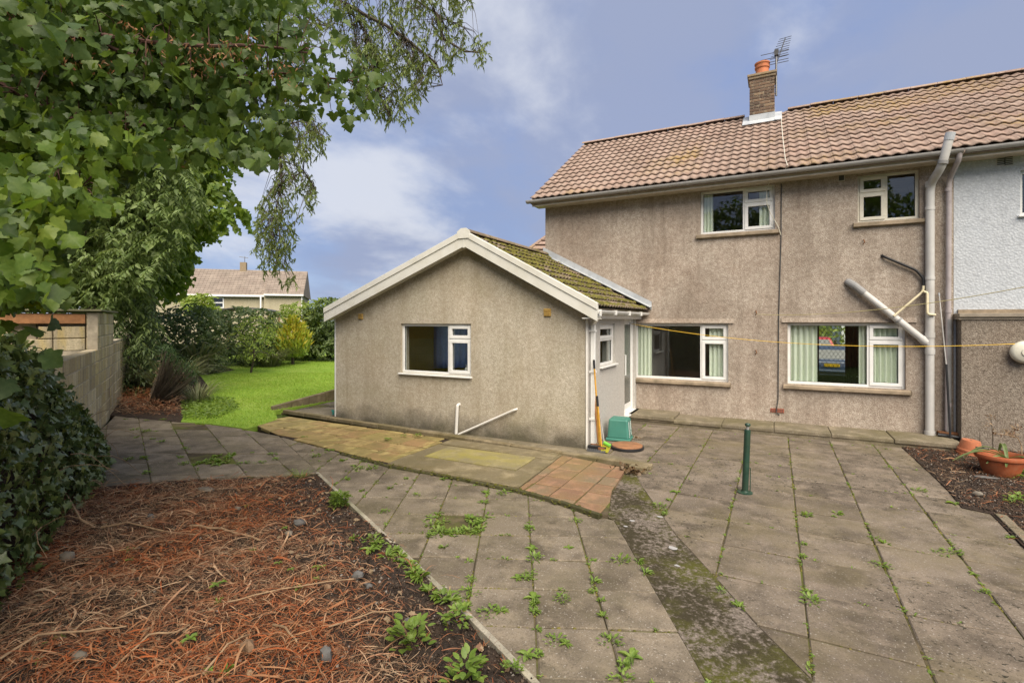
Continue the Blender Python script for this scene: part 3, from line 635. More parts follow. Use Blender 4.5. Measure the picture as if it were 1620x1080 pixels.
def slab(name, poly, z, mat, parent, th=0.05, cham=0.007, tilt=0.004):
    if area(poly) < 0: poly = poly[::-1]
    n = len(poly); cx = sum(p[0] for p in poly)/n; cy = sum(p[1] for p in poly)/n
    tx, ty, tz = rnd.uniform(-tilt, tilt), rnd.uniform(-tilt, tilt), rnd.uniform(-1, 1)*tilt*0.7
    zf = lambda x, y: tz + tx*(x-cx)/0.3 + ty*(y-cy)/0.3
    def ins(p, k):
        d = math.hypot(p[0]-cx, p[1]-cy); f = max(0, 1-k/max(d, 1e-4)); return (cx+(p[0]-cx)*f, cy+(p[1]-cy)*f)
    r0 = [(p[0]-cx, p[1]-cy, -th) for p in poly]
    j = [(rnd.uniform(-.002, .002), rnd.uniform(-.002, .002)) for _ in poly]
    r1 = [(p[0]-cx+a, p[1]-cy+b, -cham+zf(*p)) for p, (a, b) in zip(poly, j)]
    r2 = [(q[0]-cx, q[1]-cy, zf(*q)) for q in (ins(p, cham*1.6) for p in poly)]
    mb = MB(); fs = [tuple(range(2*n, 3*n))]
    for i in range(n):
        k = (i+1) % n; fs += [(i, k, n+k, n+i), (n+i, n+k, 2*n+k, 2*n+i)]
    mb.add(r0+r1+r2, fs)
    o = link_mesh(name, mb.mesh(name, mat), parent, (cx+rnd.uniform(-.003, .003), cy+rnd.uniform(-.003, .003), z)); o.rotation_euler = (0, 0, rnd.uniform(-.006, .006)); return o
def pave(region, cell_fn, irange, jrange, z, mat, parent, gap=0.012, name='paving_slab', holes=(), minarea=0.012, **k):
    cnt = 0
    for i in irange:
        for j in jrange:
            cell = cell_fn(i, j, gap/2); p = clip_poly(region, cell)
            if not p or abs(area(p)) < minarea: continue
            cx = sum(q[0] for q in p)/len(p); cy = sum(q[1] for q in p)/len(p)
            Z = -_s*cx+_c*cy
            if Z > 0.5:
                u, v, _ = proj((cx, cy, z))
                if any(h[0] < u < h[2] and h[1] < v < h[3] for h in holes): continue
                if u > 1900 or u < -350 or v > 1500: continue
            slab(name, p, z, mat, parent, **k); cnt += 1
    return cnt
# one base sheet to the horizon
g = MB(); gxs, gys = (-900, -9, -7, 900), (-900, 17.6, 20.2, 900)
g.add([(x_, y_, -.5 if (x_ >= -7 and y_ >= 20) else -.10) for y_ in gys for x_ in gxs], [(j*4+i, j*4+i+1, j*4+5+i, j*4+4+i) for j in range(3) for i in range(3)])
g.build('ground', 'verge')['kind'] = 'structure'

# the bed of the paving, with the slabs as its pieces
YW = 10.85; XR = 2.60; XL = -4.75; EX0, EX1, EY = -8.05, -2.65, 7.66
strip_left = [(935, 775), (950, 812), (972, 822), (1040, 940), (1112, 1067), (1200, 1222)]
strip_right = [(1013, 765), (1066, 842), (1136, 917), (1190, 980), (1285, 1075), (1420, 1215)]
kerb_bed = [(505, 748), (640, 872), (750, 976), (860, 1086), (1010, 1230)]
R1 = [(-2.62, 10.12), (-2.62, 7.25), (-1.75, 7.02)] + poly_px(strip_right) + poly_px([(2100, 1215), (1660, 905), (1568, 813), (1522, 803), (1500, 775)]) + [(gp(1422, 702).x, 10.12)]
R3 = poly_px([(442, 690), (467, 697), (550, 719), (618, 738), (760, 764), (825, 777), (944, 815)] + strip_left[2:] + kerb_bed[::-1])
R4 = poly_px([(505, 748), (300, 757), (120, 775), (60, 770), (120, 700), (148, 690), (182, 658), (200, 655), (270, 662), (330, 667), (385, 678), (442, 690)])
R5 = poly_px([(400, 670), (452, 658), (712, 694), (613, 732), (550, 716), (467, 695), (442, 688)], 0.012)
R7 = poly_px([(890, 719), (990, 740), (968, 775), (962, 812), (944, 812), (822, 772)], 0.04)
PAD = poly_px([(613, 732), (712, 695), (890, 718), (820, 770)], 0.05)
patio = sheet('patio', [(-2.62, 10.12), (-2.62, 7.0)] + [tuple(p) for p in poly_px(strip_right)] + poly_px([(2300, 1300), (1700, 905), (1568, 813), (1522, 803)]) + [(gp(1422, 702).x, 10.12)], -0.012, 'joint', 0.06)
path = sheet('path', R3, -0.013, 'joint', 0.06)
side_path = sheet('side_path', R4, -0.014, 'joint', 0.06)
tile_bed = sheet('tiled_terrace', R5, -0.002, 'soil', 0.1)
tile_bed2 = sheet('tiled_corner', R7, 0.026, 'joint', 0.1)
X0, Y0, S1 = 0.187-0.006, 3.78, 0.612
def cell1(i, j, g): 
    x, y = X0+i*S1, Y0+j*S1
    h = g*.95; return [(x+g, y+h), (x+S1-g, y+h), (x+S1-g, y+S1-h), (x+g, y+S1-h)]
pave(R1, cell1, range(-8, 9), range(-6, 12), 0.0, 'slab_patio', patio, gap=0.013)
def cell3(i, j, g):
    k = 0.012; S = 0.475; x0, z0 = -0.79, 1.95
    q = []
    for a, b in ((0, 0), (1, 0), (1, 1), (0, 1)):
        Z = z0+(j+b)*0.48 + (-g if b else g) + (0.0 if i % 2 else 0.11*(0)); L = x0+(i+a)*S+(-g if a else g)+k*(Z-4)
        q.append(camxy(L, Z-0.05*L))
    return q
pave(R3, cell3, range(-9, 10), range(0, 18), 0.0, 'slab_grey', path, gap=0.011, holes=[(678, 822, 770, 850)])
def cell4(i, j, g):
    k = -0.792; S = 0.655; q = []
    for a, b in ((0, 0), (1, 0), (1, 1), (0, 1)):
        Z = 5.05+(j+b)*0.55+(-g if b else g); L = -6.19-S*2+(i+a)*S+(-g if a else g)+k*(Z-8.49)
        q.append(camxy(L, Z-0.035*L-0.15))
    return q
pave(R4, cell4, range(-7, 10), range(0, 14), 0.0, 'slab_grey', side_path, gap=0.013, holes=[(282, 672, 322, 684), (312, 722, 366, 738)])
def cell_sq(S, x0, y0):
    def f(i, j, g):
        x, y = x0+i*S, y0+j*S
        return [(x+g, y+g), (x+S-g, y+g), (x+S-g, y+S-g), (x+g, y+S-g)]
    return f
pave(R5, cell_sq(0.455, -10.5, 5.2), range(0, 14), range(0, 8), 0.012, 'tile_yellow', tile_bed, gap=0.024, name='paving_tile', minarea=0.02)
pave(R7, cell_sq(0.34, -4.0, 5.0), range(0, 9), range(0, 9), 0.04, 'tile_red', tile_bed2, gap=0.018, name='paving_tile', minarea=0.012)
# concrete pad
pad = sheet('concrete_pad', PAD, 0.045, 'pad', 0.14)
cxp = [sum(p[0] for p in PAD)/4, sum(p[1] for p in PAD)/4]
def lerp2(a, b, t): return (a[0]+(b[0]-a[0])*t, a[1]+(b[1]-a[1])*t)
def padpt(s, t): return lerp2(lerp2(PAD[0], PAD[3], s), lerp2(PAD[1], PAD[2], s), t)
slab('inset_panel', [padpt(0.12, 0.34), padpt(0.86, 0.34), padpt(0.86, 0.76), padpt(0.12, 0.76)], 0.058, 'pad_moss', pad, 0.06)
slab('pad_slab', [padpt(0.0, 0.02), padpt(1.0, 0.02), padpt(1.0, 0.32), padpt(0.0, 0.32)], 0.052, 'pad', pad, 0.06)
slab('pad_slab', [padpt(0.02, 0.78), padpt(0.98, 0.78), padpt(0.98, 0.99), padpt(0.02, 0.99)], 0.062, 'pad', pad, 0.06)
# mossy edge that steps the tiles down to the path
edge_px = [(540, 718), (618, 739), (690, 752), (760, 766), (825, 780), (885, 797), (950, 820)]
for a, b in zip(edge_px[:-1], edge_px[1:]):
    A, B = gp(*a), gp(*b); h = 0.018+0.030*((a[0]-540)/410)
    d = (B-A); nrm = Vector((-d.y, d.x, 0)).normalized()*0.035
    mb = MB(); A2, B2 = A+d*0.004, B-d*0.004
    mb.hexa([A2-nrm-Vector((0,0,.03)), B2-nrm-Vector((0,0,.03)), B2+nrm-Vector((0,0,.03)), A2+nrm-Vector((0,0,.03)), A2-nrm*0.8+Vector((0,0,h)), B2-nrm*0.8+Vector((0,0,h+.006)), B2+nrm*0.8+Vector((0,0,h+.004)), A2+nrm*0.8+Vector((0,0,h))])
    mb.build('edging_stone', 'moss_edge', path, bevel=0.008)
# weathered concrete strip that crosses to the patio
strip = sheet('concrete_strip', poly_px([(985, 738), (1020, 742)] + strip_right + strip_left[::-1]), -0.004, 'strip', 0.05)
for u, v, r in ((1064, 866, .045), (1000, 823, .028), (990, 832, .02), (1071, 894, .022), (1044, 817, .03)):
    c = gp(u, v, 0.0005); mb = MB(); n = 11
    ring = [(c.x+r*rnd.uniform(.6, 1.1)*math.cos(6.283*k/n)*1.2, c.y+r*rnd.uniform(.5, 1.0)*math.sin(6.283*k/n), 0.0008) for k in range(n)]
    mb.add(ring, [tuple(range(n))]); mb.build('paint_splash', 'paint_splash', strip)
# kerb along the extension
kerb_path = sheet('kerb_path', [tuple(gp(447, 652)[:2]), tuple(gp(1022, 743)[:2]), (-1.62, 7.35), (-2.62, 7.6), (-2.62, 8.4), (-9.3, 8.6), (-9.6, 7.9)], 0.012, 'step', 0.05)
ka, kb = gp(447, 654), gp(1024, 745); nk = 11
for i in range(nk):
    a = ka.lerp(kb, i/nk); b = ka.lerp(kb, (i+1)/nk); d = (b-a).normalized(); n_ = Vector((-d.y, d.x, 0))*0.06
    a = a+d*0.004; b = b-d*0.004; h = 0.075+rnd.uniform(-.006, .006)
    mb = MB(); mb.hexa([a, b, b+n_*1.9, a+n_*1.9, a+Vector((0,0,h)), b+Vector((0,0,h)), b+n_*1.9+Vector((0,0,h)), a+n_*1.9+Vector((0,0,h))])
    mb.build('kerb_stone', 'kerb', kerb_path, bevel=0.01)
for q in ((1008, 748, 0.16), (1016, 742, 0.12)):
    c = gp(q[0], q[1]); mb = MB(); mb.box(c.x-.11, c.x+.12, c.y-.02, c.y+.12, 0.0, q[2]*0.55); mb.build('kerb_stone', 'kerb', kerb_path, bevel=0.01)
# raised step along the back wall of the house
step = MB(); step.box(-2.62, XR-0.02, 10.12, YW+0.02, -0.05, 0.105); st = step.build('house_step', 'step'); st['kind'] = 'structure'
for i in range(6):
    x0 = -2.62+i*0.86; mb = MB(); mb.box(x0+.005, x0+.855, 10.10+rnd.uniform(-.008, .008), YW+0.03, 0.06, 0.125+rnd.uniform(-.004, .006))
    mb.build('step_slab', 'step', st, bevel=0.012)
mb = MB(); mb.box(-2.63, -1.75, 10.07, YW, 0.1, 0.175); mb.build('door_step', 'step', st, bevel=0.012)
# low retaining wall and sunk path left of the extension
lw = thing('retaining_wall', 'low mossy concrete wall holding back the lawn beside the extension', 'wall', (-9.4, 8.4, 0))
A, B = gp(432, 650), gp(540, 632)
for i in range(4):
    a = A.lerp(B, i/4); b = A.lerp(B, (i+1)/4); d = (b-a).normalized(); n_ = Vector((-d.y, d.x, 0))*0.1
    hh = 0.10+0.05*i; h2 = 0.15+0.05*i
    a = a+d*.003; b = b-d*.003
    mb = MB(); mb.hexa([a, b, b+n_, a+n_, a+Vector((0,0,hh)), b+Vector((0,0,h2)), b+n_+Vector((0,0,h2)), a+n_+Vector((0,0,hh))]); mb.build('concrete_block', 'kerb', lw, bevel=0.01)
sheet('sunk_path', [tuple(gp(445, 653)[:2]), (EX0-0.1, 7.75), (EX0-0.1, 12.5), tuple((B+Vector((0, 2.5, 0)))[:2]), tuple(B[:2])], 0.004, 'strip', 0.05)

# lawn: gently rolled sheet
lawn_px = [(285, 668), (330, 672), (388, 677), (432, 650), (540, 632), (560, 560), (300, 562), (200, 600), (230, 640)]
def lawn_grid():
    lp = poly_px([(286, 668), (330, 671), (392, 679), (440, 664), (432, 651)]) + [tuple(B[:2]), (-8.3, 13.5), (-5.0, 18), (-9, 34), (-24, 38)] + poly_px([(285, 566), (292, 580), (318, 596), (330, 612), (312, 632), (296, 648)])
    return lp
LAWN = lawn_grid()
lawn = sheet('lawn', LAWN, 0.015, 'lawn', 0.1)
LP = np.array(LAWN)
def pts_in(poly, n, bbox=None):
    P = np.array(poly); lo, hi = P.min(0), P.max(0); out = []
    tot = 0
    while tot < n:
        q = rng.uniform(lo, hi, (n*2, 2)); c = np.zeros(len(q), bool); m = len(P)
        for i in range(m):
            x1, y1 = P[i]; x2, y2 = P[(i+1) % m]
            cond = ((y1 > q[:, 1]) != (y2 > q[:, 1])) & (q[:, 0] < (x2-x1)*(q[:, 1]-y1)/(y2-y1+1e-12)+x1)
            c ^= cond
        q = q[c]; out.append(q); tot += len(q)
    return np.concatenate(out)[:n]
# grass blades
blade = (np.array([(-.06, 0, 0), (.06, 0, 0), (0.03, .6, .08), (0, 1, .3)], float), np.array([(0, 1, 2), (0, 2, 3)]))
near_lawn = poly_px([(290, 666), (330, 671), (392, 679), (440, 664), (432, 651), (535, 632), (533, 590), (335, 592), (332, 612), (314, 632), (298, 648)])
n1 = 26000; q = pts_in(near_lawn, n1); n2 = 16000; q2 = pts_in(poly_px([(318, 632), (335, 600), (325, 577), (545, 570), (545, 632), (430, 652)]), n2)
q = np.concatenate([q, q2]); N = len(q); an = rng.uniform(0, 6.283, N)
pos = np.c_[q, np.full(N, 0.012)]; d = np.c_[np.cos(an)*.5, np.sin(an)*.5, rng.uniform(.6, 1.2, N)]
V, T = scatter_arrays([blade], pos, d, np.c_[np.cos(an), np.sin(an), np.zeros(N)], rng.uniform(.03, .075, N))
go = link_mesh('grass', arrays_mesh('grass', V, T, 'leaf_grass')); tag(go, 'short bright green grass of the lawn', 'grass', None, 'stuff')
sheet('flower_bed', poly_px([(150, 655), (286, 668), (296, 648), (312, 632), (330, 612), (318, 596), (292, 580), (250, 575), (180, 600)]), .010, 'soil', .06)
# bare patch and front street
sheet('bare_soil', poly_px([(302, 589), (350, 577), (372, 585), (330, 592)], 0.02), 0.022, 'soil', 0.03)
mb = MB(); mb.box(-6.5, 60, 20.8, 30, -0.6, -0.488); mb.build('road', 'tarmac')['kind'] = 'structure'
# ================================================================== houses
def mY(Yf): return lambda u, w_, z: (u, Yf-w_, z)          # a wall that faces the camera, w outwards
def mX(Xf): return lambda u, w_, z: (Xf+w_, u, z)          # a wall that faces +x
def mbox(mb, mp, u0, u1, w0, w1, z0, z1):
    a = mp(u0, w0, z0); b = mp(u1, w1, z1)
    mb.box(min(a[0], b[0]), max(a[0], b[0]), min(a[1], b[1]), max(a[1], b[1]), z0, z1)
def wall_panel(mb, mp, u0, u1, z0, z1, ops, th):
    us = sorted({u0, u1} | {o[0] for o in ops} | {o[1] for o in ops}); zs = sorted({z0, z1} | {o[2] for o in ops} | {o[3] for o in ops})
    for i in range(len(us)-1):
        for j in range(len(zs)-1):
            um, zm = (us[i]+us[i+1])/2, (zs[j]+zs[j+1])/2
            if any(o[0] < um < o[1] and o[2] < zm < o[3] for o in ops): continue
            for w_ in (0, -th):
                mb.quad(mp(us[i], w_, zs[j]), mp(us[i+1], w_, zs[j]), mp(us[i+1], w_, zs[j+1]), mp(us[i], w_, zs[j+1]))
    for a, b, c, d in ops + [(u0, u1, z0, z1)]:
        mb.quad(mp(a, 0, c), mp(b, 0, c), mp(b, -th, c), mp(a, -th, c)); mb.quad(mp(a, 0, d), mp(b, 0, d), mp(b, -th, d), mp(a, -th, d))
        mb.quad(mp(a, 0, c), mp(a, 0, d), mp(a, -th, d), mp(a, -th, c)); mb.quad(mp(b, 0, c), mp(b, 0, d), mp(b, -th, d), mp(b, -th, c))
def ring(mb, mp, u0, u1, z0, z1, t, w0, w1):
    mbox(mb, mp, u0, u1, w0, w1, z0, z0+t); mbox(mb, mp, u0, u1, w0, w1, z1-t, z1)
    mbox(mb, mp, u0, u0+t, w0, w1, z0+t, z1-t); mbox(mb, mp, u1-t, u1, w0, w1, z0+t, z1-t)
def window(parent, mp, u0, u1, z0, z1, um=None, zt=None, small='R', frame='upvc', sill='stone', glass='glass', rec=0.07, sill_ext=0.07, sill_out=0.07):
    """frame > panes, opening casements, sill.  um: mullion, zt: transom on the small side"""
    t = 0.048; wf0, wf1 = -rec-0.065, -rec
    mb = MB(); ring(mb, mp, u0, u1, z0, z1, t, wf0, wf1)
    lights = []
    if um is None and zt is None: lights = [(u0+t, u1-t, z0+t, z1-t, False)]
    elif um is None:
        mbox(mb, mp, u0+t, u1-t, wf0, wf1, zt-t/2, zt+t/2)
        lights = [(u0+t, u1-t, zt+t/2, z1-t, True), (u0+t, u1-t, z0+t, zt-t/2, False)]
    else:
        mbox(mb, mp, um-t/2, um+t/2, wf0, wf1, z0+t, z1-t)
        if small == 'R':
            lights.append((u0+t, um-t/2, z0+t, z1-t, False)); s0, s1 = um+t/2, u1-t
        else:
            lights.append((um+t/2, u1-t, z0+t, z1-t, False)); s0, s1 = u0+t, um-t/2
        mbox(mb, mp, s0, s1, wf0, wf1, zt-t/2, zt+t/2)
        lights += [(s0, s1, zt+t/2, z1-t, True), (s0, s1, z0+t, zt-t/2, True)]
    wo_ = mb.build('window', frame, parent, bevel=0.004)
    for a, b, c, d, cas in lights:
        k = 0.0
        if cas:
            k = 0.045; m2 = MB(); ring(m2, mp, a-.012, b+.012, c-.012, d+.012, k+.012, wf0+.01, wf1+0.016); m2.build('casement', frame, wo_, bevel=0.005)
        m2 = MB(); mbox(m2, mp, a+k-.004, b-k+.004, wf0+.030, wf0+.034, c+k-.004, d-k+.004); m2.build('pane', glass, wo_)
        m3 = MB(); ring(m3, mp, a+k-.002, b-k+.002, c+k-.002, d-k+.002, 0.008, wf0+.036, wf0+.046); m3.build('gasket', 'black_plastic', wo_)
    if sill == 'stone':
        m2 = MB()
        e = sill_ext; a = mp(u0-e, -rec, z0-.075); 
        poly = [(-rec, z0-.002), (sill_out, z0-.022), (sill_out, z0-.085), (-rec, z0-.085)]
        vs_ = [mp(u0-e, w_, z) for w_, z in poly]+[mp(u1+e, w_, z) for w_, z in poly]
        m2.add(vs_, [(0,1,2,3),(7,6,5,4)]+[(i, (i+1) % 4, 4+(i+1) % 4, 4+i) for i in range(4)])
        m2.build('sill', 'sill_stone', wo_, bevel=0.01)
    elif sill == 'upvc':
        m2 = MB(); mbox(m2, mp, u0-.03, u1+.03, -rec-.02, 0.055, z0-.03, z0-.001); m2.build('sill', frame, wo_, bevel=0.006)
    return wo_
def curtain(label, mp, u0, u1, w_, z0, z1, folds, mat, amp=0.035, group=None, gather=0.0, swag=0.0):
    n = max(16, folds*8); mb = MB(); vs_ = []; ph = rnd.uniform(0, 6)
    for r in range(5):
        zf = r/4; z = z1-(z1-z0)*zf
        for i in range(n+1):
            f = i/n; uu = u0+(u1-u0)*f; zz_ = z
            if swag and r > 0: zz_ = z1-(z1-(z0+swag*f))*zf
            if gather: uu = u0+(u1-u0)*f*(1-gather*zf)
            a = amp*(0.55+0.45*zf)*(math.sin(f*folds*6.283+ph)+0.35*math.sin(f*folds*13.1+ph*2+zf))
            vs_.append(mp(uu, w_+a, zz_))
    fs = [(r*(n+1)+i, r*(n+1)+i+1, (r+1)*(n+1)+i+1, (r+1)*(n+1)+i) for r in range(4) for i in range(n)]
    mb.add(vs_, fs); o = mb.build('curtain', mat, None, smooth=True); tag(o, label, 'curtain', group); return o

# ---- main house shell
house = thing('semi_detached_house', 'two storey pebbledashed house with pinkish tiled roof, brick chimney and grey soil pipe', 'house', (-1.0, 14.0, 0))
GPm = mY(YW)
def wy(u, v): p = yp(u, v, YW); return p.x, p.z
ul = (wy(1108, 337)[0], wy(1226, 330)[0], wy(1108, 371)[1], 4.615)
ur = (wy(1357, 300)[0], wy(1455, 300)[0], wy(1357, 352)[1], 4.60)
ll = (wy(1004, 550)[0], wy(1152, 550)[0], wy(1060, 600)[1], wy(1152, 512)[1])
lr = (wy(1246, 550)[0], wy(1433, 550)[0], wy(1247, 607)[1], wy(1433, 511)[1])
SOF = 4.63
YF = 17.25
fw = (0.60, 2.35, 0.52, 2.16)   # street-side window
shell = MB()
wall_panel(shell, GPm, XL, XR, -0.05, SOF+0.25, [ul, ur, ll, lr], 0.27)
hw = shell.build('wall', 'pebbledash', house)
sh2 = MB()
wall_panel(sh2, lambda u, w_, z: (u, YF+w_, z), XL, XR, -0.05, SOF+0.1, [fw], 0.27)
wall_panel(sh2, lambda u, w_, z: (XL-.005-w_, u, z), YW+0.003, YF-0.003, -0.05, SOF+0.1, [], 0.27)
yr = 14.06; zr = 7.10
sh2.prism([(YW+.05, SOF+.1), (YF-.05, SOF+.1), (yr, zr-.12)], 'x', XL+0.001, XL+.26)
sh2.build('rear_wall', 'pebbledash', house)
# rooms behind the windows
inn = MB()
for z in (0.12, 2.42, 2.55, 4.95):
    inn.quad((XL+.3, YW+.28, z), (XR-.02, YW+.28, z), (XR-.02, YF-.28, z), (XL+.3, YF-.28, z))
inn.build('floor', 'wood_floor', house)
inn = MB()
for x in (-0.28, XR-.03, XL+.3, -2.62): inn.quad((x, YW+.28, 0.12), (x, YF-.28, .12), (x, YF-.28, 4.95), (x, YW+.28, 4.95))
inn.quad((XL+.3, 14.2, .12), (-.28, 14.2, .12), (-.28, 14.2, 4.95), (XL+.3, 14.2, 4.95)); inn.quad((-.28, 14.0, 2.55), (XR-.03, 14.0, 2.55), (XR-.03, 14.0, 4.95), (-.28, 14.0, 4.95))
inn.build('interior_wall', 'plaster', house)
w_ul = window(house, GPm, *ul, um=wy(1177, 330)[0], zt=4.615-(4.615-ul[2])*0.36)
w_ur = window(house, GPm, *ur, um=wy(1402.5, 300)[0], zt=4.60-(4.60-ur[2])*0.38, small='L', frame='upvc_cream')
w_ll = window(house, GPm, *ll, um=wy(1109, 550)[0], zt=ll[3]-(ll[3]-ll[2])*0.29, sill_ext=0.05)
w_lr = window(house, GPm, *lr, um=wy(1375, 550)[0], zt=lr[3]-(lr[3]-lr[2])*0.27)
for a, b, nm in ((ll[0]-.05, ll[1]+.1, ll[3]), (lr[0]-.1, lr[1]+.15, lr[3])):
    mb = MB(); poly = [(0.002, nm+.012), (0.03, nm+.012), (0.002, nm+.10)]
    mb.add([GPm(a, *p) for p in poly]+[GPm(b, *p) for p in poly], [(0,1,2),(5,4,3),(0,3,4,1),(1,4,5,2),(2,5,3,0)]); mb.build('lintel_drip', 'pebbledash', house)
fm = lambda u, w_, z: (u, YF+w_, z)
w_f = window(house, fm, *fw, frame='upvc', sill='none', rec=0.1)
mb = MB(); dx, dz = 0.11, 0.17; uu0, uu1, z0_, z1_ = fw
nd = int((uu1-uu0+(z1_-z0_)*dx/dz)/dx)+2
for i in range(nd*2):
    for sgn in (1, -1):
        x0 = uu0 - (z1_-z0_)*dx/dz + i*dx if sgn > 0 else uu0 + i*dx
        pa = (x0, z0_); pb = (x0+sgn*(z1_-z0_)*dx/dz, z1_)
        tA, tB = 0.0, 1.0; ddx = pb[0]-pa[0]
        for lim, s_ in ((uu0, 1), (uu1, -1)):
            fa, fb = s_*(pa[0]-lim), s_*(pb[0]-lim)
            if fa < 0 and fb < 0: tA = 2
            elif fa < 0: tA = max(tA, fa/(fa-fb))
            elif fb < 0: tB = min(tB, fa/(fa-fb))
        if tA < tB:
            A_ = (pa[0]+ddx*tA, YF-.13, pa[1]+(z1_-z0_)*tA); B_ = (pa[0]+ddx*tB, YF-.13, pa[1]+(z1_-z0_)*tB); mb.bar(A_, B_, 0.008, 0.006, (0, 1, 0))
mb.build('leaded_lattice', 'dark_metal', w_f)
mb = MB(); mb.box(fw[0]-.05, fw[1]+.05, YF-.42, YF-.28, fw[2]-.05, fw[2]-.01); mb.build('inner_sill', 'upvc', w_f)
# ---- main roof
pit = math.atan2(zr-4.79, yr-10.47); sp, cp = math.sin(pit), math.cos(pit)
EV = Vector((0, 10.44, 4.755)); SL = math.hypot(yr-10.44, zr-4.755); ROWS = 14; GAU = SL/ROWS; TW = 7.55/22
def tile_mesh(name, mat, W, L, amp, th, rise, seg=12):
    mb = MB(); vs_ = []
    for yy, zb in ((0, rise), (L, 0.0)):
        for i in range(seg+1):
            x = W*i/seg; h = amp*(0.5+0.5*math.sin(4*math.pi*(i/seg)+0.6))
            vs_.append((x, yy, zb+h))
    n = seg+1
    for i in range(n): vs_.append((vs_[i][0], 0.0, vs_[i][2]-th))
    fs = [(i, i+1, n+i+1, n+i) for i in range(seg)] + [(2*n+i, 2*n+i+1, i+1, i) for i in range(seg)]
    fs += [(0, n, 2*n), (seg, 2*n+seg, n+seg)]
    mb.add(vs_, fs); me = mb.mesh(name, mat); me.polygons.foreach_set('use_smooth', [True]*seg+[False]*(seg+2)); return me
tm = [tile_mesh('roof_tile', 'roof_tile', TW-.004, GAU+.05, 0.030, 0.016, 0.033) for _ in range(1)]
rot = Matrix(((1, 0, 0), (0, cp, -sp), (0, sp, cp))).to_4x4()
def lay_tiles(parent, x0, ncol, rows, skip=None):
    po = ORG[parent]
    for r in range(rows):
        for c in range(ncol):
            x = x0+c*TW; p = EV + Vector((x, cp*GAU*r, sp*GAU*r))
            if skip and skip(x+TW/2, p.y+cp*GAU/2): continue
            o = bpy.data.objects.new('roof_tile', tm[0]); C.objects.link(o); o.parent = parent
            jit = Matrix.Rotation(rnd.uniform(-.006, .006), 4, 'Z') @ Matrix.Rotation(rnd.uniform(-.012, .006), 4, 'X')
            o.matrix_basis = Matrix.Translation(p-po) @ rot @ jit
NCOL = 22; RX0 = XL-0.19
def roof_slab(x0, x1, parent, nm='roof'):
    mb = MB(); e = 0.012
    mb.add([(x0, EV.y, EV.z-.03), (x1, EV.y, EV.z-.03), (x1, yr, zr-.03), (x0, yr, zr-.03), (x0, 2*yr-EV.y, EV.z-.03), (x1, 2*yr-EV.y, EV.z-.03),
            (x0, EV.y, EV.z-.10), (x1, EV.y, EV.z-.10), (x1, yr, zr-.12), (x0, yr, zr-.12), (x0, 2*yr-EV.y, EV.z-.10), (x1, 2*yr-EV.y, EV.z-.10)],
           [(0,1,2,3), (3,2,5,4), (6,9,8,7), (9,10,11,8), (0,3,9,6), (3,4,10,9), (1,7,8,2), (2,8,11,5), (0,6,7,1)])
    return mb.build(nm, 'roof_tile', parent)
RX1 = RX0+NCOL*TW
roof = roof_slab(RX0, RX1-.003, house)
CHX, CHY0, CHY1 = yp(1205.5, 190, 13.55).x, 13.50, 14.06
lay_tiles(roof, RX0, NCOL, ROWS, lambda x, y: abs(x-CHX) < 0.27 and y > CHY0+0.05)
def ridge(parent, x0, n, L=0.4731):
    for i in range(n):
        mb = MB(); prof = []
        for k in range(7):
            a = math.pi*(0.06+0.88*k/6); prof.append((math.cos(a)*0.125, math.sin(a)*0.085))
        prof2 = [(p[0]*.86, p[1]*.80) for p in prof[::-1]]
        xa, xb = x0+i*L, x0+(i+1)*L-0.006
        if xa < CHX < xb or abs((xa+xb)/2-CHX) < 0.45: continue
        zt = zr+0.0+rnd.uniform(-.006, .006)
        mb.prism([(yr+p[0], zt+p[1]) for p in prof+prof2], 'x', xa, xb); mb.build('ridge_tile', 'roof_tile', parent)
ridge(roof, RX0-0.02, 16)
# verge board
mb = MB(); up_ = Vector((0, cp, sp))
mb.bar(EV+Vector((RX0+.03, 0, -.06)), Vector((RX0+.03, yr, zr-.09)), 0.03, 0.13); mb.build('verge_board', 'fascia', house)
# eaves
mb = MB(); mb.box(RX0+.02, XR-0.003, 10.49, 10.515, SOF-.02, 4.765); mb.build('fascia', 'fascia', house)
mb = MB(); mb.box(RX0+.02, XR-0.003, 10.517, YW+.005, SOF, SOF+.02); mb.build('soffit', 'fascia', house)
def gutter(parent, x0, x1, zc=4.735, yc=10.425, mat='gutter_grey'):
    mb = MB(); prof = []
    for k in range(9): 
        a = math.pi + math.pi*k/8; prof.append((yc+0.062*math.cos(a), zc+0.062*math.sin(a)))
    inner = [(yc+(p[0]-yc)*.9, zc+(p[1]-zc)*.9+.002) for p in prof[::-1]]
    mb.prism(prof+inner, 'x', x0, x1); gto = mb.build('gutter', mat, parent, smooth=False)
    x = x0+0.02
    while x < x1-.1:
        mb = MB(); prof = [(yc+0.068*math.cos(math.pi+math.pi*k/8), zc+0.068*math.sin(math.pi+math.pi*k/8)) for k in range(9)]
        mb.prism(prof+[(yc+(p[0]-yc)*.93, zc+(p[1]-zc)*.93) for p in prof[::-1]], 'x', x, x+.05); mb.build('bracket', mat, gto); x += 1.15
    return gto
gutter(house, RX0-.09, XR+0.02)
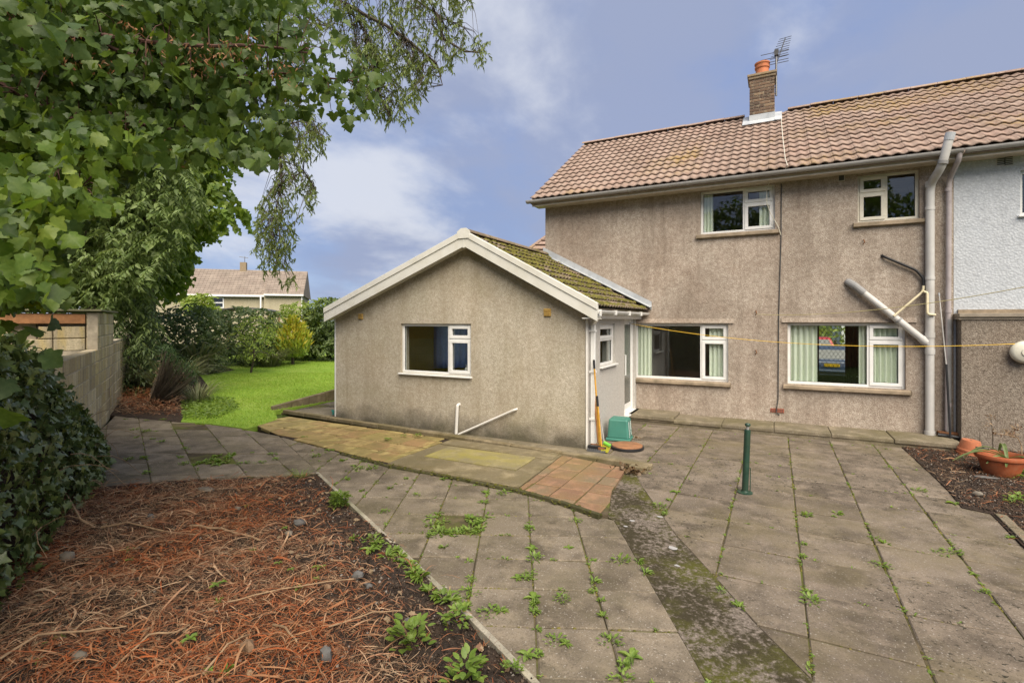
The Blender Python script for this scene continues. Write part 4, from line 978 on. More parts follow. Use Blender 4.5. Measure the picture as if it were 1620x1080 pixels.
# ---- chimney
chim = MB(); cz0, cz1 = 6.35, 7.86; hwid = 0.268
chim.box(CHX-hwid+.012, CHX+hwid-.012, CHY0+.012, CHY1-.012, cz0, cz1); chim_o = chim.build('chimney', 'brick_mortar', house)
def bmesh_brick(L, W):
    mb = MB(); h = 0.0305; e = 0.004
    for z, k in ((-h, e), (-h+e, 0), (h-e, 0), (h, e)):
        mb.v += [(-L/2+k, -W/2+k, z), (L/2-k, -W/2+k, z), (L/2-k, W/2-k, z), (-L/2+k, W/2-k, z)]
    for r in range(3): mb.f += [(r*4+i, r*4+(i+1) % 4, r*4+4+(i+1) % 4, r*4+4+i) for i in range(4)]
    mb.f += [(3, 2, 1, 0), (12, 13, 14, 15)]; mb.mi = [0]*len(mb.f)
    return mb.mesh('brick', 'chimney_brick')
bm_s = {}
def brick(x, y, z, L, W, parent, rz=0):
    k = (round(L, 3), round(W, 3))
    if k not in bm_s: bm_s[k] = bmesh_brick(*k)
    o = link_mesh('brick', bm_s[k], parent, (x, y, z)); o.rotation_euler = (rnd.uniform(-.01, .01), rnd.uniform(-.01, .01), rz+rnd.uniform(-.01, .01))
W2 = 2*hwid; D2 = CHY1-CHY0
nc = int((cz1-cz0)/0.0745)
for c in range(nc):
    z = cz0+0.04+c*0.0745
    ls = [0.215, 0.215, 0.086] if c % 2 else [0.086, 0.215, 0.215]
    for face in (0, 1):
        yy = CHY0+.05 if face == 0 else CHY1-.05; x = CHX-hwid
        for L in ls: brick(x+L/2, yy, z, L-.0, 0.10, chim_o); x += L+0.01
    ls = [0.215, 0.125] if c % 2 else [0.125, 0.215]
    for xx in (CHX-hwid+.05, CHX+hwid-.05):
        y = CHY0+.11
        for L in ls: brick(xx, y+L/2, z, L-.012, 0.10, chim_o, math.pi/2); y += L
mb = MB(); mb.box(CHX-.315, CHX+.315, CHY0-.045, CHY1+.045, cz1, cz1+.055); mb.box(CHX-.29, CHX+.29, CHY0-.02, CHY1+.02, cz1-.06, cz1-.001); mb.build('cap', 'concrete_cap', chim_o, bevel=0.008)
mb = MB(); pc = (CHX, CHY0+.28, cz1+.055)
mb.lathe([(0.165, -.02), (0.15, 0.05), (0.145, 0.20), (0.165, 0.215), (0.168, 0.25), (0.150, 0.262), (0.155, 0.30), (0.172, 0.315), (0.172, 0.345), (0.13, 0.35), (0.12, 0.2), (0.12, 0.0)], pc, 20)
smooth_angle(mb.build('chimney_pot', 'chimney_clay', chim_o))
mb = MB()   # lead flashing
def slp(x, y, o=0.05): return Vector((x, y, EV.z+(y-EV.y)*math.tan(pit)+o))
mb.add([slp(CHX-.42, CHY0-.22, .075), slp(CHX+.42, CHY0-.22, .075), slp(CHX+.40, CHY0-.005, .085), slp(CHX-.40, CHY0-.005, .085)], [(0,1,2,3)])
for sg in (-1, 1):
    mb.add([slp(CHX+sg*.42, CHY0-.22, .0755), slp(CHX+sg*.42, CHY0+.40, .08), slp(CHX+sg*.262, CHY0+.40, .09), slp(CHX+sg*.262, CHY0-.22, .09)], [(0,1,2,3)])
    mb.add([slp(CHX+sg*.272, CHY0-.002, .05), slp(CHX+sg*.272, CHY0+.40, .05), slp(CHX+sg*.272, CHY0+.40, .22), slp(CHX+sg*.272, CHY0-.002, .22)], [(0,1,2,3)])
zf_ = slp(0, CHY0).z; mb.quad((CHX-.275, CHY0-.006, zf_-.02), (CHX+.275, CHY0-.006, zf_-.02), (CHX+.275, CHY0-.006, zf_+.17), (CHX-.275, CHY0-.006, zf_+.17))
lf = mb.build('lead_flashing', 'lead', chim_o); sol = lf.modifiers.new('thick', 'SOLIDIFY'); sol.thickness = 0.006; sol.offset = 1
# ---- aerial on the chimney
AX = yp(1228, 150, 13.7).x; AY = 13.72
aer = thing('television_aerial', 'dark metal television aerial on a pole clamped to the brick chimney', 'aerial', (AX, AY, 7.3))
mb = MB(); top = yp(1227, 84, AY).z; mb.tube([(AX, AY, yp(1228, 152, AY).z), (AX, AY, top)], 0.022, 8); mb.build('mast', 'aerial_metal', aer)
mb = MB()
for zc_ in (yp(1228, 148, AY).z, yp(1228, 138, AY).z): mb.tube([(CHX+hwid-.02, AY, zc_), (AX, AY, zc_)], 0.014, 6)
mb.build('clamp', 'aerial_metal', aer)
bA = Vector((AX+.02, AY, yp(1228, 98, AY).z)); bB = dp(1242.5, 60, proj((AX, AY, 8))[2]+1.15); bm_ = MB(); bm_.tube([bA, bB], 0.014, 6); bm_.build('boom', 'dark_metal', aer)
crs = (bB-bA).cross(Vector((0, 0, 1))).normalized()
for k in range(9):
    p = bA.lerp(bB, 0.16+0.84*k/8); L = 0.19-0.006*k; mb = MB(); mb.tube([p-crs*L, p+crs*L], 0.007, 5); mb.build('element', 'dark_metal', aer)
for v_, L in ((83, .30), (91, .30), (97, .29), (101, .29)):
    z = yp(1228, v_, AY).z; mb = MB(); mb.tube([(AX-L-.03, AY-.02, z-.01), (AX+L-.03, AY+.05, z+.03)], 0.008, 5); mb.build('reflector_rod', 'dark_metal', aer)
mb = MB(); mb.box(AX-.04, AX+.05, AY-.05, AY+.05, top-.07, top+.06); mb.build('junction_box', 'dark_metal', aer)
# ---- pipes and cables on the back wall
def pipe(parent, name, pts, r, mat, seg=14, bend=True):
    P = [Vector(p) for p in pts]; Q = [P[0]]
    for i in range(1, len(P)-1):
        a, b, c = P[i-1], P[i], P[i+1]; k = min(r*2.2, (b-a).length*.45, (c-b).length*.45)
        p0 = b+(a-b).normalized()*k; p1 = b+(c-b).normalized()*k
        for t in (0, .25, .5, .75, 1): Q.append(p0*(1-t)**2+b*2*t*(1-t)+p1*t*t)
    Q.append(P[-1]); mb = MB(); mb.tube(Q, r, seg); o = mb.build(name, mat, parent, smooth=True); smooth_angle(o, 50); return o
def collar(parent, p, d, r, L, mat):
    d = Vector(d).normalized(); p = Vector(p); mb = MB(); mb.tube([p-d*L/2, p+d*L/2], r, 14); o = mb.build('collar', mat, parent); smooth_angle(o, 50)
yp1 = YW-.085
spx = yp(1471.5, 500, yp1).x
sb, stp = (spx-.005, yp1, 0.12), (spx, yp1, yp(1474, 292, yp1).z)
p2 = yp(1490, 263, 10.40); p3 = yp(1503.5, 212, 10.36)
soil = pipe(house, 'soil_pipe', [sb, stp, (p2.x, p2.y, p2.z), p3], 0.062, 'pipe_grey', 16)
tip = p3-(p2-p3).normalized()*0.0
mb = MB(); dd = (p3-p2).normalized(); mb.tube([p3-dd*.10, p3+dd*.02], 0.068, 16); mb.build('vent_cap', 'lead', soil)
collar(soil, stp, (0, 0, 1), .070, .10, 'pipe_grey'); collar(soil, p2+(p3-p2)*.12, p3-p2, .070, .05, 'pipe_dark_grey')
for v_ in (330, 440, 530, 556): collar(soil, (spx-.002, yp1, yp(1471, v_, yp1).z), (0, 0, 1), .069, .05 if v_ < 500 else .09, 'pipe_grey')
collar(soil, (spx-.005, yp1, .15), (0, 0, 1), .075, .08, 'pipe_grey')
rpx = yp(1501.5, 500, YW-.07).x
rain = pipe(house, 'rain_pipe', [(rpx-.02, YW-.07, .22), (rpx, YW-.07, yp(1505, 284, YW-.07).z), yp(1517, 252, 10.45), (yp(1519, 243, 10.43).x, 10.43, 4.71)], 0.038, 'pipe_mauve', 12)
for v_ in (300, 492, 640): collar(rain, (rpx-.01, YW-.07, yp(1502, v_, YW-.07).z), (0, 0, 1), .045, .06, 'pipe_mauve')
low = MB(); low.tube([(rpx-.012, YW-.07, .2), (rpx-.006, YW-.07, 2.05)], 0.041, 12); low.build('lower_pipe', 'pipe_dark_grey', rain)
d0 = yp(1342, 446, YW-.02); d1 = yp(1352, 452, YW-.09); d2 = yp(1470, 545, yp1)
dg = pipe(house, 'waste_pipe', [d1, d2], 0.057, 'pipe_grey', 14)
dv = (d2-d1); mb = MB(); mb.tube([d0+Vector((0, .06, .0)), d0, d1, d1+dv*.13], [.062, .064, .064, .064], 14); mb.build('elbow', 'pipe_dark_grey', dg)
collar(dg, d1+dv*.60, dv, .064, .035, 'pipe_dark_grey'); collar(dg, d1+dv*.93, dv, .067, .1, 'pipe_grey')
pipe(house, 'black_pipe', [yp(1394, 404, YW+.02), yp(1399, 406, YW-.05), yp(1449, 427, YW-.05), yp(1461, 440, YW-.06), yp(1461, 458, YW-.07)], 0.022, 'black_plastic', 10)
pipe(house, 'overflow_pipe', [yp(1461, 452, YW-.09), yp(1460, 461, YW-.09), yp(1414, 500, YW-.15)], 0.019, 'pipe_cream', 10)
pipe(house, 'overflow_pipe', [yp(1461, 461, YW-.13), yp(1467, 463, YW-.13), yp(1467, 497, YW-.19), yp(1480, 498, YW-.16)], 0.019, 'pipe_cream', 10)
cx_ = wy(1236, 300)[0]
mb = MB(); mb.tube([(cx_, YW-.012, 4.6), (cx_-.002, YW-.012, wy(1234, 375)[1]), (wy(1232, 500)[0], YW-.012, wy(1232, 500)[1]), (wy(1231, 630)[0], YW-.014, wy(1231, 630)[1]), (wy(1228, 648)[0], YW-.03, wy(1228, 652)[1]), (wy(1233, 655)[0], YW-.01, wy(1233, 656)[1])], 0.010, 6); mb.build('cable', 'dark_metal', house)
cab = [slp(CHX+.40, CHY0-.2, .10), slp(CHX+.42, 12.0, .10), slp(CHX+.45, 10.7, .10), yp(1246, 262, 10.34), yp(1240, 272, 10.45), yp(1218, 287, 10.72), yp(1213, 300, 10.76), yp(1213, 320, 10.76), yp(1219, 338, 10.79), yp(1230, 356, 10.82), yp(1235.5, 372, 10.835)]
mb = MB(); mb.tube(cab, 0.007, 6); mb.build('aerial_cable', 'cream_plastic', house)
mb = MB(); vx, vz = wy(1331, 282); mbox(mb, GPm, vx-.055, vx+.055, 0, .02, vz-.06, vz+.06); v1 = mb.build('wall_vent', 'fascia', house, bevel=.004)
mb = MB(); mbox(mb, GPm, vx-.04, vx+.04, .0205, .023, vz-.045, vz+.045); mb.build('vent_hole', 'dark_metal', v1)
mb = MB(); vx, vz = wy(1229.5, 649); mbox(mb, GPm, vx-.115, vx+.115, -.01, .014, vz-.037, vz+.037); v2 = mb.build('air_brick', 'airbrick', house, bevel=.004)
mb = MB()
for i in range(6):
    for j in range(2): mbox(mb, GPm, vx-.1+i*.035, vx-.08+i*.035, .0142, .0155, vz-.022+j*.028, vz-.008+j*.028)
mb.build('vent_slot', 'dark_metal', v2)
for u, v_ in ((1366, 382), (1196, 494), (1196, 556)):
    x, z = wy(u, v_); mb = MB(); mb.tube([(x, YW+.01, z+.03), (x, YW-.04, z+.025), (x+.012, YW-.05, z-.02), (x-.01, YW-.03, z-.05)], .009, 6); mb.build('rusty_hook', 'rust', house)
# drain gully box at the foot of the pipes
mb = MB(); mb.box(spx+.10, rpx+.13, YW-.15, YW-.02, .125, .20); mb.build('gully_surround', 'rust', house, bevel=.01)
mb = MB(); mb.tube([(spx+.08, YW-.19, .16), (rpx+.02, YW-.2, .15), (rpx+.2, YW-.22, .12), (rpx+.23, YW-.5, .03)], .028, 8); mb.build('black_hose', 'black_plastic', house)
# the long dark rod that leans by the rain pipe
mb = MB(); a_ = yp(1499, 686, YW-.28); b_ = yp(1497, 576, YW-.2); c_ = yp(1486, 468, YW-.06)
rod = thing('leaning_rod', 'thin rod, dark below and pale above, leaning by the grey rain pipe', 'rod', (a_.x, a_.y, .12))
mb.tube([(a_.x+.04, a_.y, .02), b_], .016, 7); mb.build('lower_tube', 'black_plastic', rod); mb = MB(); mb.tube([b_, c_], .008, 6); mb.build('upper_rod', 'pipe_grey', rod); mb = MB(); mb.tube([c_, c_+Vector((-.003, .01, .05))], .012, 6); mb.build('hook', 'lead', rod)

# ---- curtains of the house
curtain('pale green curtain at the hinge side of the wide left downstairs window', GPm, ll[0]+.02, ll[0]+.33, -.165, ll[2]-.1, ll[3]+.05, 4, 'green_curtain')
curtain('pale green curtain behind the casement of the wide left downstairs window', GPm, ll[1]-.36, ll[1]-.02, -.165, ll[2]-.1, ll[3]+.05, 4, 'green_curtain')
xg0 = wy(1296, 550)[0]; xg1 = wy(1350, 550)[0]
curtain('wide pale green curtain left of the gap in the downstairs window by the soil pipe', GPm, lr[0]+.02, xg0-.02, -.175, lr[2]-.1, lr[3]+.05, 5, 'green_curtain', 0.045)
curtain('pale green curtain right of the gap, across the casement by the soil pipe', GPm, xg1+.10, lr[1]-.02, -.175, lr[2]-.1, lr[3]+.05, 8, 'green_curtain', 0.045)
curtain('narrow pale green curtain at the edge of the upper window below the chimney', GPm, ul[0]+.03, ul[0]+.22, -.165, ul[2]-.05, ul[3]+.02, 3, 'green_curtain')
curtain('pale green curtain behind the casement of the upper window below the chimney', GPm, ul[1]-.27, ul[1]-.03, -.165, ul[2]-.05, ul[3]+.02, 3, 'green_curtain')
fmi = lambda u, w_, z: (u, YF-.45-w_, z)
curtain('dark brown curtain left of the leaded street window, seen through the room', fmi, .35, 1.07, .0, .2, 2.3, 5, 'brown_curtain', .04)
curtain('dark brown curtain right of the leaded street window, seen through the room', fmi, 1.69, 2.5, .0, .2, 2.3, 6, 'brown_curtain', .05)

# ---- neighbour to the right, under the same roof
nb = thing('white_neighbour_house', 'pale blue white rendered half of the pair of houses under the same roof', 'house', (6.0, 14.0, 0))
NX1 = 9.6; mb = MB()
nwin = (wy(1614, 380)[0], wy(1614, 380)[0]+1.2, wy(1610, 341)[1], 4.4)
wall_panel(mb, GPm, XR+.003, NX1, -.05, SOF+.25, [nwin], .27)
wall_panel(mb, lambda u, w_, z: (u, YF+w_, z), XR+.003, NX1, -.05, SOF+.1, [], .27)
wall_panel(mb, lambda u, w_, z: (NX1+w_, u, z), YW+.003, YF-.003, -.05, SOF+.1, [], .27)
mb.prism([(YW+.05, SOF+.1), (YF-.05, SOF+.1), (yr, zr-.12)], 'x', NX1-.26, NX1-.001); mb.build('wall', 'white_dash', nb)
window(nb, GPm, *nwin, um=nwin[0]+.7, zt=nwin[3]-.35, sill='upvc', sill_ext=.05)
mb = MB(); mb.quad((nwin[0]-.4, YW+1.5, 2.4), (nwin[1]+.4, YW+1.5, 2.4), (nwin[1]+.4, YW+1.5, 4.9), (nwin[0]-.4, YW+1.5, 4.9)); mb.build('interior_wall', 'plaster', nb)
nroof = roof_slab(RX1+.003, NX1+.2, nb); lay_tiles(nroof, RX1, 10, ROWS)
ridge(nroof, RX1, 15)
mb = MB(); mb.box(XR+.003, NX1+.15, 10.49, 10.515, SOF-.02, 4.765); mb.build('fascia', 'fascia', nb)
mb = MB(); mb.box(XR+.003, NX1+.15, 10.517, YW+.005, SOF, SOF+.02); mb.build('soffit', 'fascia', nb)
gutter(nb, XR+.03, NX1+.2, mat='gutter_grey')
for du in (0, 12.5):
    x, z = wy(1583+du, 255); mb = MB(); mbox(mb, GPm, x-.055, x+.055, 0, .012, z-.075, z+.075); vo = mb.build('wall_vent', 'pipe_grey', nb)
    for k in range(5):
        mb = MB(); mbox(mb, GPm, x-.045, x+.045, .0125, .02, z-.06+k*.028, z-.047+k*.028); mb.build('slat', 'dark_metal', vo)
# ---- low wall of the neighbour's lean-to
bw = thing('lean_to_wall', 'low pebbledashed lean-to wall with flat coping in front of the white house', 'wall', (XR+1.0, 10.6, 0))
LY = 10.56; mb = MB(); mb.box(XR+.03, 8.5, LY, YW-.004, -.1, 2.045); mb.build('wall', 'boundary_dash', bw)
x = XR-.01
while x < 8.4:
    mb = MB(); mb.box(x+.002, x+1.196, LY-.05, YW-.006, 2.085, 2.145); mb.build('coping_stone', 'coping', bw, bevel=.008); mb = MB(); mb.box(x+.002, x+1.196, LY-.022, YW-.008, 2.047, 2.083); mb.build('fascia', 'coping', bw); x += 1.2
mb = MB(); mb.box(XR+.05, 8.4, YW-.05, YW-.002, 2.147, 2.21); mb.build('mortar_fillet', 'sill_stone', bw)

# ================================================================== extension
ext = thing('kitchen_extension', 'single storey pebbledashed extension with white bargeboards and mossy gable roof', 'extension', (-5.3, 9.2, 0))
RDX, RDZ = -4.78, 3.545; ELX, ELZ = -8.14, 2.24; ERX, ERZ = -2.40, 2.255; GY = EY-.24; EYB = YW-.004
EM = mY(EY)
def ey(u, v): p = yp(u, v, EY); return p.x, p.z
ew = (ey(634, 550)[0], ey(745, 550)[0], ey(634, 589)[1], ey(745, 512)[1])
def zroof(x): return RDZ+(x-RDX)*(ELZ-RDZ)/(ELX-RDX) if x < RDX else RDZ+(x-RDX)*(ERZ-RDZ)/(ERX-RDX)
mb = MB(); wall_panel(mb, EM, EX0, EX1, -.05, 2.12, [ew], .25)
# gable above
for y_ in (EY, EY+.25):
    mb.add([(EX0, y_, 2.12), (EX1, y_, 2.12), (EX1, y_, zroof(EX1)-.05), (RDX, y_, RDZ-.05), (EX0, y_, zroof(EX0)-.05)], [(0, 1, 2, 3, 4)])
mb.build('gable_wall', 'ext_dash', ext)
mb = MB(); SM = mX(EX1+.005)
sw0, sw1 = xp(949, 540, EX1).y, xp(973, 540, EX1).y
swz0, swz1 = xp(961, 577, EX1).z, xp(961, 512, EX1).z
dr0, dr1 = xp(985, 560, EX1).y+.12, YW-.10
swin = (sw0, sw1, swz0, swz1); door_o = (dr0, dr1, .17, 2.12)
wall_panel(mb, SM, EY+.003, YW-.004, -.05, 2.16, [swin, door_o], .25); mb.build('side_wall', 'side_white', ext)
mb = MB(); wall_panel(mb, lambda u, w_, z: (EX0-.005-w_, u, z), EY+.003, EYB, -.05, 2.16, [], .2)
bwin = (-7.80, -5.3, .90, 2.08)
wall_panel(mb, lambda u, w_, z: (u, EYB+.25+w_, z), EX0, XL-.01, -.05, 2.16, [bwin], .2); mb.build('outer_wall', 'ext_dash', ext)
mb = MB(); mb.add([(EX0, EYB+.2, 2.16), (XL, EYB+.2, 2.16), (XL, EYB+.2, zroof(XL)-.05), (RDX, EYB+.2, RDZ-.05), (EX0, EYB+.2, zroof(EX0)-.05)], [(0,1,2,3,4)]); mb.build('back_gable', 'ext_dash', ext)
mb = MB()
mb.quad((EX0+.21, EY+.26, .14), (EX0+.21, EYB+.04, .14), (EX0+.21, EYB+.04, 2.4), (EX0+.21, EY+.26, 2.4))
for a, b, c, d in ((EX0+.2, bwin[0], .14, 2.4), (bwin[1], EX1-.26, .14, 2.4), (bwin[0], bwin[1], .14, bwin[2]), (bwin[0], bwin[1], bwin[3], 2.4)):
    mb.quad((a, EYB-.02, c), (b, EYB-.02, c), (b, EYB-.02, d), (a, EYB-.02, d))
mb.quad((EX1-.27, EY+.26, .14), (EX1-.27, EYB-.05, .14), (EX1-.27, EYB-.05, .9), (EX1-.27, EY+.26, .9))
mb.build('interior_wall', 'plaster_yellow', ext)
mb = MB(); mb.quad((EX0+.1, EY+.2, 2.395), (EX1-.1, EY+.2, 2.395), (EX1-.1, EYB, 2.395), (EX0+.1, EYB, 2.395)); mb.build('ceiling', 'plaster', ext)
mb = MB(); mb.quad((EX0+.1, EY+.2, .14), (EX1-.1, EY+.2, .14), (EX1-.1, EYB, .14), (EX0+.1, EYB, .14)); mb.build('floor', 'plaster', ext)
window(ext, EM, *ew, um=ey(708, 550)[0], zt=ew[3]-(ew[3]-ew[2])*.30, sill='upvc', rec=.05)
window(ext, SM, *swin, zt=swz1-(swz1-swz0)*.38, sill='upvc', rec=.05)
window(ext, lambda u, w_, z: (u, EYB+.25+w_, z), *bwin, sill='none')
curtain('blue curtain drawn up along the kitchen window at the back of the extension', lambda u, w_, z: (u, EYB-.10-w_, z), -7.85, -5.9, 0, .80, 2.12, 11, 'blue_cloth', .035, swag=0.12)
# door
mb = MB(); ring(mb, SM, dr0, dr1, .17, 2.12, .05, -.13, -.05); door = mb.build('door', 'upvc', ext, bevel=.004)
mb = MB(); mbox(mb, SM, dr0+.05, dr1-.05, -.11, -.07, .22, 2.07); dl = mb.build('door_leaf', 'upvc', door)
mb = MB(); mbox(mb, SM, dr0+.15, dr1-.15, -.069, -.066, .35, 1.95); mb.build('door_glass', 'frosted', door)
mb = MB(); hy_ = dr0+.10; mb.tube([(EX1-.07, hy_, .95), (EX1+.0, hy_, .95), (EX1+.0, hy_, 1.35), (EX1-.07, hy_, 1.35)], .014, 8); mb.build('handle', 'upvc', door)
mb = MB(); mbox(mb, SM, dr0-.02, dr1+.02, -.06, .09, .15, .175); mb.build('threshold', 'upvc', door)
# roof of the extension
def ext_roof():
    mb = MB(); o_ = .05
    for (xa, za) in ((ELX, ELZ), (ERX, ERZ)):
        mb.add([(xa, GY+.03, za-o_), (xa, EYB+.2 if xa < RDX else EYB, za-o_), (RDX, EYB+.2 if xa < RDX else EYB, RDZ-o_), (RDX, GY+.03, RDZ-o_)], [(0, 1, 2, 3)])
        mb.add([(xa, GY+.03, za-o_-.05), (xa, EYB, za-o_-.05), (RDX, EYB, RDZ-o_-.05), (RDX, GY+.03, RDZ-o_-.05)], [(0, 1, 2, 3)])
    return mb.build('roof', 'ext_tile', ext)
eroof = ext_roof()
def slope_tiles(parent, P0, up, side, nrm_, W, rows, ncol, gau, me):
    R3_ = Matrix((side, up, nrm_)).transposed().to_4x4(); po = ORG[parent]
    for r in range(rows):
        for c in range(ncol):
            o = bpy.data.objects.new('roof_tile', me); C.objects.link(o); o.parent = parent
            o.matrix_basis = Matrix.Translation(P0+side*(W*c)+up*(gau*r)-po) @ R3_ @ Matrix.Rotation(rnd.uniform(-.014, .006), 4, 'X')
er_up = Vector((RDX-ERX, 0, RDZ-ERZ)); er_L = er_up.length; er_up.normalize(); er_n = Vector((-er_up.z, 0, er_up.x)); er_n = er_n if er_n.z > 0 else -er_n
er_side = er_up.cross(er_n); rows_e = 10; ge = er_L/rows_e; We = 0.298; nce = 11
Le = EYB-GY-.05; We = Le/nce
te = tile_mesh('roof_tile', 'ext_tile', We-.003, ge+.05, .030, .014, .040)
slope_tiles(eroof, Vector((ERX, GY+.05 if er_side.y > 0 else EYB, ERZ-.035)), er_up, er_side, er_n, We, rows_e, nce, ge, te)
el_up = Vector((RDX-ELX, 0, RDZ-ELZ)); el_L = el_up.length; el_up.normalize(); el_n = Vector((-el_up.z, 0, el_up.x)); el_n = el_n if el_n.z > 0 else -el_n
el_side = el_up.cross(el_n); rows_l = 11; gl = el_L/rows_l
tl = tile_mesh('roof_tile', 'ext_tile', We-.003, gl+.05, .032, .026, .036)
slope_tiles(eroof, Vector((ELX, EYB if el_side.y < 0 else GY+.05, ELZ-.035)), el_up, el_side, el_n, We, rows_l, nce, gl, tl)
for i in range(7):
    mb = MB(); prof = [(RDX+.13*math.cos(math.pi*k/6), RDZ-.0+.075*math.sin(math.pi*k/6)) for k in range(7)]; L = Le/7
    mb.prism(prof, 'y', GY+.05+i*L, GY+.05+(i+1)*L-.006); mb.build('ridge_tile', 'ext_tile', eroof)
# moss lying on the tiles
Nm = 2600; fy = rng.uniform(0, 1, Nm); fu = rng.uniform(0.02, 1, Nm)
keep = (np.sin(fy*9+fu*4)+np.sin(fu*13-fy*5)+rng.normal(0, .8, Nm)+1.2*(1-fy)) > 0.1
fy, fu = fy[keep], fu[keep]; rowf = (fu*rows_e) % 1; fu = (np.floor(fu*rows_e)+rowf*0.35)/rows_e
P = np.array(ERX)[None] if False else np.c_[ERX+er_up.x*fu*er_L, GY+.06+fy*(Le-.1), ERZ+er_up.z*fu*er_L]
P = P + np.array(er_n)[None]*(.012+.018*rng.random(len(P)))[:, None]
th_ = np.linspace(0, 6.283, 7)[:-1]
mt = (np.array([(0, 0, .6)]+[(math.cos(a), math.sin(a), 0) for a in th_]+[(.6*math.cos(a+.5), .6*math.sin(a+.5), .42) for a in th_]), None)
tris = []
for k in range(6): tris += [(1+k, 1+(k+1) % 6, 7+k), (1+(k+1) % 6, 7+(k+1) % 6, 7+k), (7+k, 7+(k+1) % 6, 0)]
mt = (mt[0], np.array(tris))
an = rng.uniform(0, 6.283, len(P)); dirs = np.cos(an)[:, None]*np.array(er_side)[None]+np.sin(an)[:, None]*np.array(er_up)[None]
V, T = scatter_arrays([mt], P, dirs, np.repeat(np.array(er_n)[None], len(P), 0), rng.uniform(.018, .05, len(P)))
mo = link_mesh('moss', arrays_mesh('moss', V, T, 'moss', ORG[eroof]), eroof); mo['kind'] = 'stuff'
# flashing against the house wall
mb = MB(); fz = lambda x: zroof(x)
mb.add([(XL-.05, YW-.02, fz(XL)+.20), (ERX+.08, YW-.02, fz(ERX)+.17), (ERX+.08, YW-.02, fz(ERX)+.0), (XL-.05, YW-.02, fz(XL)+.0)], [(0,1,2,3)])
mb.add([(XL-.05, YW-.02, fz(XL)+.06), (ERX+.08, YW-.02, fz(ERX)+.06), (ERX+.08, YW-.2, fz(ERX)+.045), (XL-.05, YW-.2, fz(XL)+.045)], [(0,1,2,3)])
lfo = mb.build('lead_flashing', 'lead', ext); sol = lfo.modifiers.new('thick', 'SOLIDIFY'); sol.thickness = 0.008
# bargeboards: board plus capping strip
def barge(xa, za, nm):
    mb = MB(); A_ = Vector((xa, GY, za)); B_ = Vector((RDX, GY, RDZ)); ud = (B_-A_).normalized(); n_ = Vector((-ud.z, 0, ud.x)); n_ = n_ if n_.z > 0 else -n_
    sgx = 1 if xa > RDX else -1
    def pt(t, dn, y_): 
        p = A_.lerp(B_, t); return (p.x, y_, p.z+dn)
    for (z0, z1, ya, yb) in ((-.235, -.055, GY+.0, GY+.022),):
        mb.add([pt(0, z0, ya), pt(1, z0, ya), pt(1, z1, ya), pt(0, z1, ya), pt(0, z0, yb), pt(1, z0, yb), pt(1, z1, yb), pt(0, z1, yb)], [(0,1,2,3),(7,6,5,4),(0,4,5,1),(1,5,6,2),(2,6,7,3),(3,7,4,0)])
    b_ = mb.build('bargeboard', 'barge', ext)
    mb = MB()
    for (z0, z1, ya, yb) in ((-.062, .045, GY-.016, GY+.07),):
        mb.add([pt(0, z0, ya), pt(1, z0, ya), pt(1, z1, ya), pt(0, z1, ya), pt(0, z0, yb), pt(1, z0, yb), pt(1, z1, yb), pt(0, z1, yb)], [(0,1,2,3),(7,6,5,4),(0,4,5,1),(1,5,6,2),(2,6,7,3),(3,7,4,0)])
    mb.build('capping', 'barge', b_, bevel=.006)
    mb = MB(); mb.add([pt(0, -.20, GY+.023), pt(1, -.20, GY+.023), pt(1, -.20, EY+.01), pt(0, -.20, EY+.01)], [(0,1,2,3)]); mb.build('soffit', 'barge', b_)
barge(ELX, ELZ, 'l'); barge(ERX, ERZ, 'r')
mb = MB(); mb.add([(RDX-.12, GY-.020, RDZ-.10), (RDX+.12, GY-.020, RDZ-.10), (RDX+.13, GY-.020, RDZ+.02), (RDX+.05, GY-.020, RDZ+.075), (RDX-.05, GY-.020, RDZ+.075), (RDX-.13, GY-.020, RDZ+.02)], [(0,1,2,3,4,5)]); ro = mb.build('ridge_cap', 'barge', ext); sol = ro.modifiers.new('t', 'SOLIDIFY'); sol.thickness = .02; sol.offset = -1
mb = MB(); mb.box(RDX-.02, RDX+.02, GY-.004, GY-.0005, RDZ-.26, RDZ-.11); mb.build('cover_strip', 'barge', ext)
# eaves gutter on the door side and downpipes
mb = MB(); mb.box(ERX-.16, ERX-.13, GY+.03, EYB-.02, 2.06, 2.17); mb.build('fascia', 'upvc', ext)
mb = MB(); mb.box(ERX-.25, ERX-.165, GY+.03, EYB-.02, 2.06, 2.075); mb.build('eaves_soffit', 'upvc', ext)
mb = MB(); gx = ERX-.02; prof = [(gx+.055*math.cos(math.pi+math.pi*k/8), 2.19+.055*math.sin(math.pi+math.pi*k/8)) for k in range(9)]
mb.prism(prof+[(gx+(p[0]-gx)*.88, 2.19+(p[1]-2.19)*.88) for p in prof[::-1]], 'y', GY+.02, EYB+.0); egu = mb.build('eaves_gutter', 'upvc', ext)
for yy in (GY+.06, GY+.9, GY+1.8, GY+2.7):
    mb = MB(); mb.box(gx-.062, gx+.062, yy, yy+.05, 2.125, 2.20); mb.build('bracket', 'upvc', egu)
dpx = EX1+.055; dpy = EY+.16
mb = MB(); mb.bar((gx, GY+.18, 2.13), (dpx, dpy, 1.98), .065, .065); mb.bar((dpx, dpy, 1.99), (dpx, dpy, .06), .07, .07, (1, 0, 0)); dn = mb.build('downpipe', 'upvc', ext, bevel=.006)
for z in (.45, 1.2, 1.85):
    mb = MB(); mb.box(dpx-.05, dpx+.045, dpy-.05, dpy+.05, z, z+.03); mb.build('pipe_clip', 'upvc', dn)
mb = MB(); mb.tube([(EX0-.05, EY+.05, 2.1), (EX0-.05, EY+.05, .05)], .034, 10); mb.build('downpipe', 'upvc', ext)
